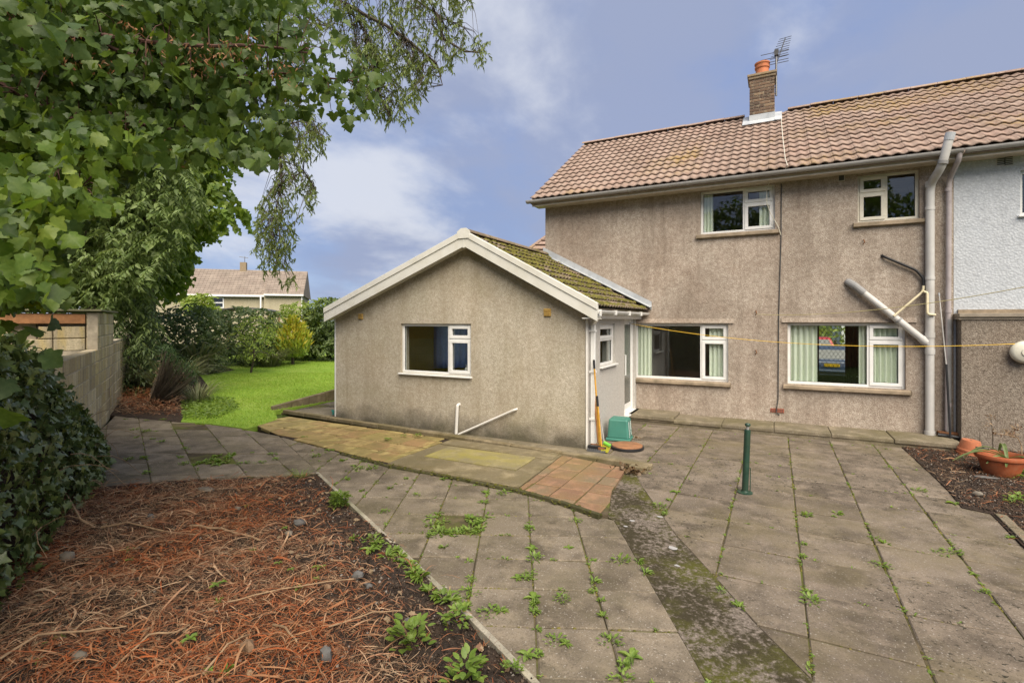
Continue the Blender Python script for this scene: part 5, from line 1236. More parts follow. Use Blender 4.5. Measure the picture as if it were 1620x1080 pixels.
mb = MB(); mb.bar((EX1+.003, EY-.004, .0), (EX1+.003, EY-.004, 2.15), .03, .012); mb.build('corner_bead', 'pipe_white', ext)
# vents and pipes on the gable wall
for (u, v_, s_) in ((571.5, 500.5, .055), (866.5, 494, .062)):
    x, z = ey(u, v_); mb = MB(); mbox(mb, EM, x-s_, x+s_, 0, .03, z-s_, z+s_); vo = mb.build('louvre_vent', 'vent_yellow', ext, bevel=.005)
    for k in range(4):
        mb = MB(); zz_ = z-s_*.7+k*s_*.42; mbox(mb, EM, x-s_*.8, x+s_*.8, .0305, .042, zz_, zz_+s_*.2); mb.build('slat', 'vent_yellow', vo)
pa, pb = yp(726, 638, EY-.02), yp(721, 686, EY-.07)
pipe(ext, 'waste_pipe', [(pa.x, EY+.02, pa.z-.02), (pa.x-.005, EY-.06, pa.z-.02), (pb.x, EY-.06, pb.z)], .028, 'pipe_white', 10)
pa, pb = yp(814, 648, EY-.04), yp(725, 687, EY-.06)
pipe(ext, 'waste_pipe', [(pa.x+.03, EY+.02, pa.z+.01), (pa.x, EY-.045, pa.z), (pb.x, EY-.05, pb.z)], .020, 'pipe_white', 10)
# ================================================================== leaves
def fan(outline, centre):
    n = len(outline); return np.array([centre]+outline, float), np.array([(0, 1+i, 1+(i+1) % n) for i in range(n)])
def bend(t, fold=0.3, droop=0.25, twist=0.0):
    v, f = t; v = v.copy(); v[:, 2] = v[:, 2] + fold*np.abs(v[:, 0]) - droop*v[:, 1]**2 + twist*v[:, 0]*v[:, 1]; return v, f
_half = [(.10, -.08), (.22, -.10), (.38, -.03), (.47, .05), (.41, .12), (.43, .20), (.55, .28), (.66, .41), (.70, .51), (.59, .52), (.53, .58), (.41, .60), (.36, .66), (.35, .76), (.28, .80), (.21, .88), (.10, .93)]
syc0 = fan([(0, .03, 0)] + [(x, y, 0) for x, y in _half] + [(0, 1.0, 0)] + [(-x, y, 0) for x, y in _half[::-1]], (0, .36, -.04))
SYC = [bend(syc0, .35, .30), bend(syc0, .10, .55, .2), bend(syc0, -.2, .35, -.25), bend(syc0, .55, .15)]
_ih = [(.14, -.12), (.42, -.14), (.33, .14), (.52, .36), (.24, .46)]
ivy0 = fan([(0, .0, 0)] + [(x, y, 0) for x, y in _ih] + [(0, .92, 0)] + [(-x, y, 0) for x, y in _ih[::-1]], (0, .28, .03))
IVY = [bend(ivy0, .12, .2), bend(ivy0, -.15, .1), bend(ivy0, .3, .25, .15)]
lan = (np.array([(0, 0, 0), (.15, .35, .02), (0, 1, -.12), (-.15, .35, .02), (0, .4, -.05)]), np.array([(0, 1, 4), (1, 2, 4), (2, 3, 4), (3, 0, 4)]))
LAN = [lan, bend(lan, .2, .25)]
ov = fan([(0, 0, 0), (.22, .2, .03), (.28, .5, .04), (.16, .82, .0), (0, 1, -.1), (-.16, .82, 0), (-.28, .5, .04), (-.22, .2, .03)], (0, .45, -.03))
OVAL = [ov, bend(ov, .3, .3), bend(ov, -.2, .2)]
def inpoly(poly, n): return pts_in(poly, n)
def dpn(uv, t):
    a = (uv[:, 0]-CX)/FPX; b = (HY-uv[:, 1])/FPX
    return np.c_[(-_s+a*_c)*t, (_c+a*_s)*t, CAMH+b*t]
def hang(n, down=0.6, spread=1.0, up=0.8):
    an = rng.uniform(0, 6.283, n); d = np.c_[np.cos(an)*spread, np.sin(an)*spread, -down+rng.normal(0, .35, n)]
    nr = np.c_[rng.normal(0, .55, n), rng.normal(-.15, .55, n), np.full(n, up)]; return d, nr
def tree_thing(name, label, base, group=None, cat='tree'): return thing(name, label, cat, base, group)
def limb(mb, pts, r0, r1, seg=6):
    P = [Vector(p) for p in pts]; Q = []
    for i in range(len(P)-1):
        for k in range(3): 
            q = P[i].lerp(P[i+1], k/3)
            if k: q = q+Vector((rnd.uniform(-1, 1), rnd.uniform(-1, 1), rnd.uniform(-1, 1)))*0.02*(P[i]-P[i+1]).length
            Q.append(q)
    Q.append(P[-1]); mb.tube(Q, [r0+(r1-r0)*i/(len(Q)-1) for i in range(len(Q))], seg)

# ---- the sycamore that leans in from the left
SB = Vector((-7.1, 0.55, 0))
syc = tree_thing('sycamore_tree', 'big leaved sycamore reaching in over the ivy, its branches hanging before the sky', SB)
mb = MB(); limb(mb, [SB, SB+Vector((.1, .1, 1.5)), SB+Vector((.3, .2, 3.2)), SB+Vector((.4, .6, 5.5))], .26, .10, 10); mb.build('trunk', 'bark', syc)
BR = [
 [(-330, 200, 4.6), (-120, 90, 4.2), (0, 60, 3.9), (160, 56, 3.9), (300, 72, 4.0), (420, 74, 4.2), (490, 84, 4.4)],
 [(-330, 200, 4.6), (-60, 60, 4.3), (100, 48, 4.1), (230, 95, 4.2), (335, 125, 4.4), (450, 116, 4.6), (575, 131, 4.9)],
 [(-330, 240, 4.4), (-100, 150, 4.0), (0, 132, 3.7), (100, 188, 3.8), (200, 194, 4.0), (300, 207, 4.2), (400, 216, 4.5)],
 [(-330, 330, 4.0), (-100, 330, 3.5), (0, 312, 3.2), (80, 296, 3.3), (140, 300, 3.4)],
 [(-330, 380, 3.8), (-100, 410, 3.2), (0, 430, 3.0), (50, 452, 3.0)],
 [(-300, 60, 5), (0, -40, 5.0), (200, -40, 5.2), (330, -10, 5.5), (430, 20, 5.8)]]
brP = []; mb = MB()
for b in BR:
    P = [dp(u, v, t) for u, v, t in b]; brP.append(P); limb(mb, P, .030, .007, 6)
    mb.tube([SB+Vector((.25, .15, 2.2+.3*rnd.random())), P[0]], [.07, .032], 6)
twigs = mb
front = [(-140, -60), (500, -60), (560, 60), (612, 105), (596, 180), (560, 205), (500, 165), (470, 190), (430, 262), (395, 262), (330, 236), (280, 262), (190, 258), (175, 300), (190, 330), (120, 345), (95, 400), (112, 470), (60, 478), (120, 525), (118, 565), (50, 580), (30, 625), (-140, 600)]
cand = pts_in(front, 16500); x = cand[:, 0]; y = cand[:, 1]
edge = np.interp(x, [-120, 250, 380, 480, 600], [1.0, .9, .62, .42, .25])
# leaves gather under the branches
bl = np.full(len(cand), 1e9)
for b in BR:
    bp = np.array([(q[0], q[1]) for q in b], float)
    for i in range(len(bp)-1):
        for t in np.linspace(0, 1, 9):
            q = bp[i]+(bp[i+1]-bp[i])*t; dd_ = np.hypot(x-q[0], (y-q[1]-14)*1.25); bl = np.minimum(bl, dd_)
keep = rng.random(len(cand)) < edge*np.clip(1.25-bl/75, .18, 1)*np.where(y > 475, .12, 1.0)
cand = cand[keep]; n = len(cand)
dep = np.interp(cand[:, 1], [-60, 150, 330, 560], [4.3, 4.1, 3.3, 2.8]) + rng.normal(0, .38, n)+np.interp(cand[:, 0], [0, 600], [0, .7])
pos = dpn(cand, dep); d, nr = hang(n, .75, .8, .55); sz = rng.uniform(.042, .105, n)
# a few very large leaves close to the lens, lower left and top left
big = np.array([(70, 45), (100, 35), (-25, 585), (10, 600), (15, 650)], float)
pos = np.r_[pos, dpn(big, rng.uniform(2.6, 3.0, len(big)))]; d2, nr2 = hang(len(big), .5, .9, .9); d = np.r_[d, d2]; nr = np.r_[nr, nr2]; sz = np.r_[sz, rng.uniform(.10, .14, len(big))]
px_all = np.r_[cand, big]
back_poly = [(-130, -80), (470, -80), (420, 40), (330, 60), (350, 150), (250, 260), (180, 300), (120, 380), (60, 480), (-130, 520)]
cb = pts_in(back_poly, 10500); cb = cb[rng.random(len(cb)) < np.interp(cb[:, 0], [-100, 200, 420], [1, .9, .35])]
pb_ = dpn(cb, rng.uniform(4.8, 6.8, len(cb))); db, nb_ = hang(len(cb), .6, .9, .6); sb_ = rng.uniform(.06, .11, len(cb))
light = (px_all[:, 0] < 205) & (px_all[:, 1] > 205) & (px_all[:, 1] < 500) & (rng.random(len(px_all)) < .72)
crown_e = MB(); crown_e.v = twigs.v; crown_e.f = twigs.f; crown_e.mi = twigs.mi
crown = crown_e.build('branches', 'bark_red', syc)
# twigs to a share of the leaves
allbr = np.array([tuple(q) for P in brP for i in range(len(P)-1) for q in (P[i].lerp(P[i+1], t) for t in (0, .25, .5, .75))])
mb = MB()
for i in range(0, len(cand), 6):
    p = pos[i]; k = np.argmin(((allbr-p)**2).sum(1)); 
    if np.linalg.norm(allbr[k]-p) < .32:
        a = Vector(allbr[k]); b = Vector(p); mb.tube([a, a.lerp(b, .5)+Vector((0, 0, .04)), b], [.005, .004, .0025], 4, cap=False)
mb.build('twigs', 'bark_red', syc)['kind'] = 'stuff'
# the 300 that show largest are single leaves, the rest one mass
pr = np.array([proj(p) for p in pos]); vis = (pr[:, 0] > -20) & (pr[:, 1] > -20) & (pr[:, 1] < 1000)
score = np.where(vis, sz/pr[:, 2], -1); order = np.argsort(-score); single = order[:296]; rest = order[296:]
pk = rng.integers(0, len(SYC), len(pos)); s_, d_, n_ = leaf_frames(pos, d, nr, sz)
leaf_me = {}
for k in range(len(SYC)):
    for li, mt_ in ((0, 'leaf_sycamore'), (1, 'leaf_sycamore_light')):
        leaf_me[k, li] = arrays_mesh('leaf', SYC[k][0], SYC[k][1], mt_)
po = ORG[crown]
for i in single:
    o = bpy.data.objects.new('leaf', leaf_me[int(pk[i]), int(light[i])]); C.objects.link(o); o.parent = crown
    m = Matrix((s_[i]*sz[i], d_[i]*sz[i], n_[i]*sz[i])).transposed().to_4x4(); o.matrix_basis = Matrix.Translation(Vector(pos[i])-po) @ m
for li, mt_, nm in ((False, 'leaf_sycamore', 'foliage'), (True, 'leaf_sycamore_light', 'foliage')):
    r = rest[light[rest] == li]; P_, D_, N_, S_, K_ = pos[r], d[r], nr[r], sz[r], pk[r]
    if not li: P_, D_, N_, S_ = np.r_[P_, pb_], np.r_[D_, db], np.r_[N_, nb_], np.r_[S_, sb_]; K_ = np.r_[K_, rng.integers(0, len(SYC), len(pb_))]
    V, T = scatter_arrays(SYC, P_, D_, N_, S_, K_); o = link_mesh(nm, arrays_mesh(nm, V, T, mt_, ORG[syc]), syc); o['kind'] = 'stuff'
ks = np.array([(10, 10), (15, 18), (128, 60), (205, 40), (262, 76), (300, 80), (330, 82), (365, 80), (120, 95), (165, 98), (110, 105), (30, 108), (165, 212), (98, 222), (190, 208), (320, 105), (450, 115), (60, 175), (270, 240), (400, 70)], float)
kp = np.repeat(dpn(ks, np.full(len(ks), 3.9)), 26, 0) + rng.normal(0, .05, (len(ks)*26, 3))
dd_, nn_ = hang(len(kp), .8, .7, .3); V, T = scatter_arrays(LAN, kp, dd_, nn_, rng.uniform(.03, .055, len(kp)))
o = link_mesh('seed_keys', arrays_mesh('seed_keys', V, T, 'leaf_key', ORG[syc]), syc); o['kind'] = 'stuff'

# ---- generic leafy crown: sprays inside a pixel outline between two depths
def sprays(poly, d0, d1, nsp, nleaf, slen, lsize, tm_, droop=.8, curve=None, bulge=True):
    uv = pts_in(poly, nsp); P = np.array(poly); c = P.mean(0)
    if bulge:  # thinner towards the outline: a rounded crown
        ext_ = np.hypot(*(P-c).T).max(); r = np.hypot(*(uv-c).T)/ext_; hd = (d1-d0)/2*np.sqrt(np.clip(1-r*r*.9, .08, 1)); mid = (d0+d1)/2
        t = mid+hd*rng.uniform(-1, 1, nsp)
    else: t = rng.uniform(d0, d1, nsp)
    base = dpn(uv, t); an = rng.uniform(0, 6.283, nsp); dv = np.c_[np.cos(an), np.sin(an), rng.uniform(-.6, .2, nsp)]
    k = np.linspace(.15, 1, nleaf); side = norm(np.c_[-np.sin(an), np.cos(an), np.zeros(nsp)])
    pts = base[:, None]+dv[:, None]*(slen*k)[None, :, None]; pts[:, :, 2] -= droop*slen*(k**2)[None]
    sg = np.where(np.arange(nleaf) % 2 == 0, 1, -1)[None, :, None]
    ld = dv[:, None]*.6+side[:, None]*sg*.9; ld = ld+rng.normal(0, .2, ld.shape); ld[:, :, 2] -= droop*.9
    nr = np.repeat((np.c_[rng.normal(0, .4, nsp), rng.normal(-.1, .4, nsp), np.full(nsp, .8)])[:, None], nleaf, 1)
    nr = nr.reshape(-1, 3)+rng.normal(0, .25, (nsp*nleaf, 3))
    V, T = scatter_arrays(tm_, pts.reshape(-1, 3), ld.reshape(-1, 3), nr, rng.uniform(.7, 1.2, nsp*nleaf)*lsize)
    return V, T, base
def crown_tree(name, label, polys, d0, d1, nsp, nleaf, slen, lsize, tm_, mat, base, trunk_r=.16, droop=.8, group=None, cat='tree', nlimb=14, barkm='bark', top=None):
    th_ = thing(name, label, cat, base, group); B_ = Vector(base); VV, TT, off, bases = [], [], 0, []
    for p, n_ in zip(polys, nsp):
        V, T, b_ = sprays(p, d0, d1, n_, nleaf, slen, lsize, tm_, droop); VV.append(V); TT.append(T+off); off += len(V); bases.append(b_)
    bases = np.concatenate(bases); cen = bases.mean(0); hi = bases[:, 2].max()
    mb = MB(); tp = Vector((cen[0], cen[1], B_.z+(hi-B_.z)*.72)); limb(mb, [B_, B_.lerp(tp, .35)+Vector((.1, 0, 0)), B_.lerp(tp, .7), tp], trunk_r, trunk_r*.3, 8)
    mb.build('trunk', barkm, th_)
    mb = MB()
    for i in rng.choice(len(bases), min(nlimb, len(bases)), replace=False):
        f = rnd.uniform(.35, .9); a = B_.lerp(tp, f); e = Vector(bases[i]); limb(mb, [a, a.lerp(e, .5)+Vector((0, 0, .12*(e-a).length)), e], trunk_r*.22, trunk_r*.05, 5)
    mb.build('branches', barkm, th_)
    V = np.concatenate(VV); T = np.concatenate(TT)
    o = link_mesh('crown', arrays_mesh('crown', V, T, mat, B_), th_); o['kind'] = 'stuff'; return th_
def gpt(u, d, z=0.0):
    q = dp(u, HY, d); return (q.x, q.y, z)
# trees behind the block shed
crown_tree('ash_tree', 'grey green ash tree with drooping leaves just behind the block shed',
   [[(-90, 230), (60, 200), (150, 180), (250, 165), (305, 190), (300, 270), (310, 330), (270, 400), (235, 455), (190, 484), (-90, 478)]], 12.3, 15.2, [3300], 11, .42, .165, [LAN[0], LAN[1], OVAL[1]], 'leaf_ash', gpt(165, 14.2), .2, .55)
crown_tree('maple_tree', 'dark green maple standing beyond the ash tree at the edge of the lawn',
   [[(90, 60), (330, 20), (372, 120), (378, 190), (350, 280), (345, 320), (310, 375), (285, 415), (262, 455), (200, 480), (120, 470)], [(350, 290), (385, 320), (388, 345), (370, 355), (345, 345)], [(250, 300), (325, 300), (290, 400), (262, 440), (240, 470)]], 15.5, 19.5, [2100, 22, 260], 9, .5, .19, [SYC[1], SYC[3], SYC[0]], 'leaf_maple_far', gpt(230, 17.5), .3, .7)
# the fine leaved tree whose twigs hang over the garden
wil = thing('willow_leaved_tree', 'airy narrow leaved tree with hanging twigs against the sky above the lawn', 'tree', gpt(215, 16.2))
WB = Vector(gpt(215, 16.2)); mb = MB(); crot = dp(300, -230, 13.5); limb(mb, [WB, WB.lerp(crot, .4), WB.lerp(crot, .8), crot], .28, .13, 8); mb.build('trunk', 'bark', wil)
LM = [[(300, -230, 13.5), (400, -120, 12.5), (470, -30, 11.8), (545, 5, 11.4), (578, 50, 11.2), (592, 110, 11.0)],
      [(300, -230, 13.5), (430, -160, 12.6), (560, -60, 11.8), (640, -10, 11.5), (690, 22, 11.2), (735, 45, 11.0)],
      [(300, -230, 13.5), (360, -100, 12.6), (410, 0, 11.8), (470, 20, 11.6), (475, 32, 11.6), (530, 45, 11.4)],
      [(300, -230, 13.5), (380, -90, 12.4), (440, 20, 11.8), (455, 120, 11.5), (440, 200, 11.3), (446, 290, 11.2), (430, 360, 11.1), (440, 415, 11.0)],
      [(300, -230, 13.5), (460, -130, 12.4), (600, -90, 11.6), (700, -40, 11.2), (745, 0, 11.0)],
      [(592, 110, 11.0), (600, 150, 10.9), (622, 195, 10.9)], [(690, 22, 11.2), (700, 60, 11.0), (735, 82, 10.9), (765, 84, 10.8)], [(545, 5, 11.4), (640, 60, 11.1), (690, 100, 10.9), (700, 135, 10.9)],
      [(440, 200, 11.3), (480, 190, 11.2), (510, 215, 11.2)], [(446, 290, 11.2), (480, 270, 11.1), (500, 300, 11.1)], [(410, 0, 11.8), (430, 60, 11.6), (470, 110, 11.4)]]
mb = MB(); LP3 = []
for b in LM:
    P = [dp(*q) for q in b]; limb(mb, P, .045 if len(b) > 3 else .02, .009, 6)
    for i in range(len(P)-1):
        for t in np.linspace(0, 1, 6): LP3.append(P[i].lerp(P[i+1], float(t)))
LPn = np.array([tuple(p) for p in LP3])
CL = [([(470, -40), (720, -40), (735, 30), (735, 80), (715, 110), (690, 120), (640, 90), (560, 130), (540, 60), (470, 60)], 430), ([(560, 60), (690, 90), (680, 130), (640, 205), (610, 190), (560, 175)], 260),
      ([(400, 180), (470, 150), (520, 205), (520, 235), (480, 260), (500, 300), (500, 330), (470, 345), (460, 420), (415, 430), (400, 380), (410, 320), (440, 270), (400, 230)], 360),
      ([(742, 55), (770, 48), (772, 78), (768, 98), (755, 98), (750, 70)], 13), ([(380, 0), (480, 0), (520, 90), (440, 130), (390, 60)], 60), ([(690, -40), (750, -40), (748, 12), (720, 20)], 30), ([(470, 430), (478, 436), (452, 452), (440, 440)], 6)]
Vs, Ts, off = [], [], 0
for poly, nt in CL:
    uv = pts_in(poly, nt); E = dpn(uv, rng.uniform(10.2, 12.2, nt))
    for e in E:
        dist = np.linalg.norm(LPn-(e+np.array([0, 0, .35])), axis=1); k = int(np.argmin(dist+rng.random(len(dist))*.5)); a = Vector(LPn[k]); ev = Vector(e)
        m1 = a.lerp(ev, .5)+Vector((0, 0, .18*(a-ev).length)); 
        if (a-ev).length < 2.2: mb.tube([a, m1, ev], [.009, .006, .003], 4, cap=False)
    nl = 15; kk = np.linspace(0, 1, nl); an = rng.uniform(0, 6.283, nt); dv = np.c_[np.cos(an)*.55, np.sin(an)*.55, np.full(nt, -.25)]; L = .36
    pts = E[:, None]+dv[:, None]*(L*(kk-.5))[None, :, None]; pts[:, :, 2] -= .35*L*(kk**2)[None]
    ld = np.repeat(dv[:, None], nl, 1)+rng.normal(0, .5, (nt, nl, 3)); ld[:, :, 2] -= 1.0
    V, T = scatter_arrays(LAN, pts.reshape(-1, 3), ld.reshape(-1, 3), rng.normal(0, 1, (nt*nl, 3))+np.array([0, -.4, .5]), rng.uniform(.075, .13, nt*nl))
    Vs.append(V); Ts.append(T+off); off += len(V)
mb.build('branches', 'bark', wil)
o = link_mesh('crown', arrays_mesh('crown', np.concatenate(Vs), np.concatenate(Ts), 'leaf_willow', ORG[wil]), wil); o['kind'] = 'stuff'

# ---- shrubs round the lawn
def shrub(name, label, poly, d0, d1, n, mat, size, tm_=OVAL, base_px=None, cat='shrub', group=None, nleaf=7, slen=.3, droop=.3, tr=.05):
    u = sum(p[0] for p in poly)/len(poly); bd = (d0+d1)/2
    return crown_tree(name, label, [poly], d0, d1, [n], nleaf, slen, size, tm_, mat, gpt(u if base_px is None else base_px, bd), tr, droop, group, cat, 10)
GR = 'shrubs forming the hedge behind the lawn'
shrub('laurel_bush', 'dark leathery bush leaning over the end of the block wall', [(170, 470), (235, 470), (250, 520), (245, 590), (215, 625), (190, 620), (178, 540)], 13.2, 15.2, 620, 'leaf_hedge', .16, LAN, tr=.07, droop=.7)
shrub('hedge_shrub', 'dark hedge shrub behind the pampas grass and the leaning dwarf conifer', [(240, 500), (270, 488), (300, 478), (345, 484), (350, 590), (300, 600), (240, 600)], 18.5, 21.5, 800, 'leaf_hedge', .14, OVAL, group=GR)
shrub('hedge_shrub', 'broad dark hedge shrub behind the small apple tree', [(325, 490), (360, 484), (400, 483), (435, 492), (440, 570), (400, 582), (325, 590)], 22, 25.5, 900, 'leaf_hedge', .15, OVAL, group=GR)
shrub('hedge_shrub', 'mid green hedge shrub behind the golden conifer', [(425, 500), (450, 478), (480, 474), (505, 490), (508, 565), (430, 572)], 25, 27.5, 650, 'leaf_bright', .15, OVAL, group=GR)
shrub('hedge_shrub', 'dense green hedge shrub next to the corner of the extension', [(480, 495), (505, 472), (530, 468), (560, 480), (570, 562), (485, 568)], 24.5, 27, 800, 'leaf_hedge', .15, OVAL, group=GR)
shrub('tall_shrub', 'light green tall shrub rising before the cream house', [(285, 470), (305, 460), (330, 462), (345, 490), (300, 498)], 27, 30, 230, 'leaf_bright', .2, OVAL)
shrub('climbing_shrub', 'loose green shrub poking above the hedge by the white downpipe of the far house', [(490, 470), (515, 470), (528, 475), (525, 500), (488, 505)], 29, 32, 150, 'leaf_bright', .18, OVAL)
shrub('apple_tree', 'small young fruit tree with thin trunk standing on the lawn', [(372, 520), (390, 500), (415, 498), (435, 520), (432, 555), (405, 568), (380, 562), (370, 540)], 18.8, 20.6, 170, 'leaf_bright', .10, OVAL, base_px=397, cat='tree', nleaf=6, slen=.3, tr=.045)
# golden conifer
gc = thing('golden_conifer', 'golden yellow conifer bush at the far edge of the lawn', 'conifer', gpt(463, 23.6))
P0 = Vector(gpt(463, 23.6)); mb = MB(); mb.tube([P0, P0+Vector((0, 0, .9))], [.09, .04], 6); mb.build('trunk', 'bark', gc)
n = 1300; an = rng.uniform(0, 6.283, n); h = rng.uniform(.1, 1, n); rr = .80*np.sin(np.clip(h*.9+.12, 0, 1)*3.0)*np.sqrt(rng.random(n)); pos = np.c_[P0.x+np.cos(an)*rr, P0.y+np.sin(an)*rr, .15+h*1.75+.3*np.sin(an*3)*h]
d = np.c_[np.cos(an)*.5, np.sin(an)*.5, np.full(n, 1.0)]; ma = pos[:, 2] > .85+rng.normal(0, .3, n)
for m_, mat_ in ((ma, 'leaf_gold'), (~ma, 'leaf_conifer')):
    V, T = scatter_arrays(LAN, pos[m_], d[m_]+rng.normal(0, .3, (m_.sum(), 3)), rng.normal(0, 1, (m_.sum(), 3)), rng.uniform(.16, .34, m_.sum())); o = link_mesh('crown', arrays_mesh('crown', V, T, mat_, P0), gc); o['kind'] = 'stuff'
# pampas and other blade tufts
blade5 = (np.array([(-.012, 0, 0), (.012, 0, 0), (-.012, .4, .0), (.012, .4, .0), (-.008, .75, -.12), (.008, .75, -.12), (0, 1.0, -.38)]), np.array([(0, 1, 3), (0, 3, 2), (2, 3, 5), (2, 5, 4), (4, 5, 6)]))
blade6 = (blade5[0]*np.array([1, 1, 2.0]), blade5[1])
def tuft(name, label, base, n, L, mat, rad=.25, cat='grass', tm_=(blade5, blade6), up=1.1, group=None, wid=1.0):
    B_ = Vector(base); an = rng.uniform(0, 6.283, n); r = rad*np.sqrt(rng.random(n)); pos = np.c_[B_.x+np.cos(an)*r, B_.y+np.sin(an)*r, np.full(n, B_.z)]
    d = np.c_[np.cos(an)*.6, np.sin(an)*.6, rng.uniform(.6, 1.3, n)*up]; nr = np.c_[-np.cos(an), -np.sin(an), np.full(n, .55)]
    tl = [(t[0]*np.array([wid, 1, 1]), t[1]) for t in tm_]
    V, T = scatter_arrays(tl, pos, d, nr, rng.uniform(.6, 1.1, n)*L); me = arrays_mesh(name, V, T, mat, B_)
    o = link_mesh(name, me, None, B_); tag(o, label, cat, group); return o
tuft('pampas_grass', 'tall grey green pampas grass clump by the leaning dwarf conifer', gp(262, 624), 300, 1.5, 'leaf_pampas', .34, wid=.9)
tuft('pampas_grass', 'drooping pampas grass clump on the lawn side of the dwarf conifer', gp(312, 636), 200, .75, 'leaf_pampas', .25, wid=.8)
tuft('pampas_grass', 'pampas grass clump between the apple tree and the golden conifer', gp(428, 580), 260, 1.25, 'leaf_pampas', .35, wid=1.6)
tuft('pampas_grass', 'sparse pampas grass arching before the dark hedge shrub', gp(312, 592), 90, 2.2, 'leaf_pampas', .4, wid=1.6)
# leaning dwarf conifer: bare fan of branches with a green top
dc = thing('dwarf_conifer', 'leaning dwarf conifer with bare brown branches and dark green top', 'conifer', gp(238, 640))
B0 = gp(238, 645); Zd = proj(B0)[2]; mb = MB(); n = 130; tips = []
for i in range(n):
    f = rnd.random(); e = dp(258+f*52+rnd.uniform(-4, 4), 556+f*36+rnd.uniform(-8, 22), Zd+rnd.uniform(-.5, .5)); tips.append(tuple(e)); m = B0.lerp(e, .45)+Vector((rnd.uniform(-.1, .1), rnd.uniform(-.1, .1), -.05)); mb.tube([B0+Vector((rnd.uniform(-.06, .06), rnd.uniform(-.06, .06), 0)), m, e], [.018, .012, .005], 4, cap=False)
mb.build('branches', 'bark', dc); tips = np.array(tips)
P = np.repeat(tips, 26, 0); n = len(P); P = P+rng.normal(0, .055, (n, 3)); V, T = scatter_arrays(LAN, P, rng.normal(0, .6, (n, 3))+np.array([.25, 0, .6]), rng.normal(0, 1, (n, 3)), rng.uniform(.03, .08, n)); o = link_mesh('crown', arrays_mesh('crown', V, T, 'leaf_dwarf', B0), dc); o['kind'] = 'stuff'
P = np.repeat(np.array([tuple(B0)]), 1700, 0)+(np.repeat(tips, 14, 0)[:1700]-np.array(tuple(B0)))*rng.uniform(.3, .92, (1700, 1)); V, T = scatter_arrays(LAN, P+rng.normal(0, .04, P.shape), rng.normal(0, .6, P.shape)+np.array([0, 0, .3]), rng.normal(0, 1, P.shape), rng.uniform(.04, .09, len(P))); o = link_mesh('dead_needles', arrays_mesh('dead_needles', V, T, 'leaf_brown', B0), dc); o['kind'] = 'stuff'
# ground cover next to the lawn
def cover(name, label, poly, n, size, mat, tm_, cat, z=.02, hgt=.1, up=.9):
    q = pts_in(poly_px(poly), n); pos = np.c_[q, z+hgt*rng.random(n)**2]; an = rng.uniform(0, 6.283, n); d = np.c_[np.cos(an), np.sin(an), rng.uniform(-.1, .8, n)]
    V, T = scatter_arrays(tm_, pos, d, rng.normal(0, .5, (n, 3))+np.array([0, 0, up]), rng.uniform(.6, 1.2, n)*size); o = link_mesh(name, arrays_mesh(name, V, T, mat)); tag(o, label, cat, None, 'stuff'); return o
cover('ground_cover', 'bright green low leaves spreading from the flower bed onto the lawn', [(285, 640), (320, 628), (372, 636), (378, 650), (340, 664), (290, 664)], 1500, .07, 'leaf_weed', OVAL, 'plants')
cover('dry_fronds', 'rust red dead fronds heaped by the end of the block wall', [(186, 655), (188, 632), (215, 615), (262, 628), (290, 640), (285, 660)], 2600, .16, 'litter', [blade6, (blade5[0]*np.array([2.2, 1, 1]), blade5[1])], 'leaves', hgt=.28)
# ================================================================== left wall, shed, ivy
WD = Vector((-.866, .5, 0)).normalized(); WN = Vector((.5, .866, 0)).normalized()     # along the wall, and towards the garden
W0 = Vector((-10.64, 4.57, 0))
gw = thing('block_wall', 'weathered concrete block garden wall running from the ivy to the shed', 'wall', tuple(W0))
BH, BL = .225, .45
def blockmesh(L):
    mb = MB(); a, e, h = L/2-.007, .010, BH/2-.007; T_ = .085
    for y, k in ((-T_, 0), (T_-e, 0), (T_, e)):
        mb.v += [(-a+k, y, -h+k), (a-k, y, -h+k), (a-k, y, h-k), (-a+k, y, h-k)]
    for r in range(2): mb.f += [(r*4+i, r*4+(i+1) % 4, r*4+4+(i+1) % 4, r*4+4+i) for i in range(4)]
    mb.f += [(3, 2, 1, 0), (8, 9, 10, 11)]; mb.mi = [0]*len(mb.f); return mb.mesh('concrete_block', 'block')
bmc = {}
def lay_blocks(parent, s0, s1, z0, ncourse, orig, dirv, nrmv, skip=None):
    for c in range(ncourse):
        s = s0-(BL/2 if c % 2 else 0); z = z0+BH*(c+.5)
        while s < s1-.02:
            a, b = max(s, s0), min(s+BL, s1); s += BL
            if b-a < .06: continue
            if skip and skip((a+b)/2, z): continue
            k = round(b-a, 2)
            if k not in bmc: bmc[k] = blockmesh(k)
            p = orig+dirv*((a+b)/2)+Vector((0, 0, z))+nrmv*rnd.uniform(-.004, .004); o = link_mesh('concrete_block', bmc[k], parent, p)
            o.rotation_euler = (0, 0, math.atan2(dirv.y, dirv.x) if nrmv.dot(Vector((-dirv.y, dirv.x, 0))) > 0 else math.atan2(-dirv.y, -dirv.x))
def core(parent, s0, s1, z0, z1, orig, dirv, nrmv, th=.075):
    mb = MB(); a, b = orig+dirv*s0, orig+dirv*s1; n_ = nrmv*th; mb.hexa([a-n_+Vector((0,0,z0)), b-n_+Vector((0,0,z0)), b+n_+Vector((0,0,z0)), a+n_+Vector((0,0,z0)), a-n_+Vector((0,0,z1)), b-n_+Vector((0,0,z1)), b+n_+Vector((0,0,z1)), a+n_+Vector((0,0,z1))]); mb.build('mortar', 'block_mortar', parent)
OW = W0-WN*.085
core(gw, -9.4, .55, -.05, 1.49, OW, WD, WN); lay_blocks(gw, -9.4, .56, -.07, 7, OW, WD, WN)
shed = thing('block_shed', 'flat roofed concrete block shed with a timber beam behind the garden wall', 'shed', tuple(W0+WD*1.7))
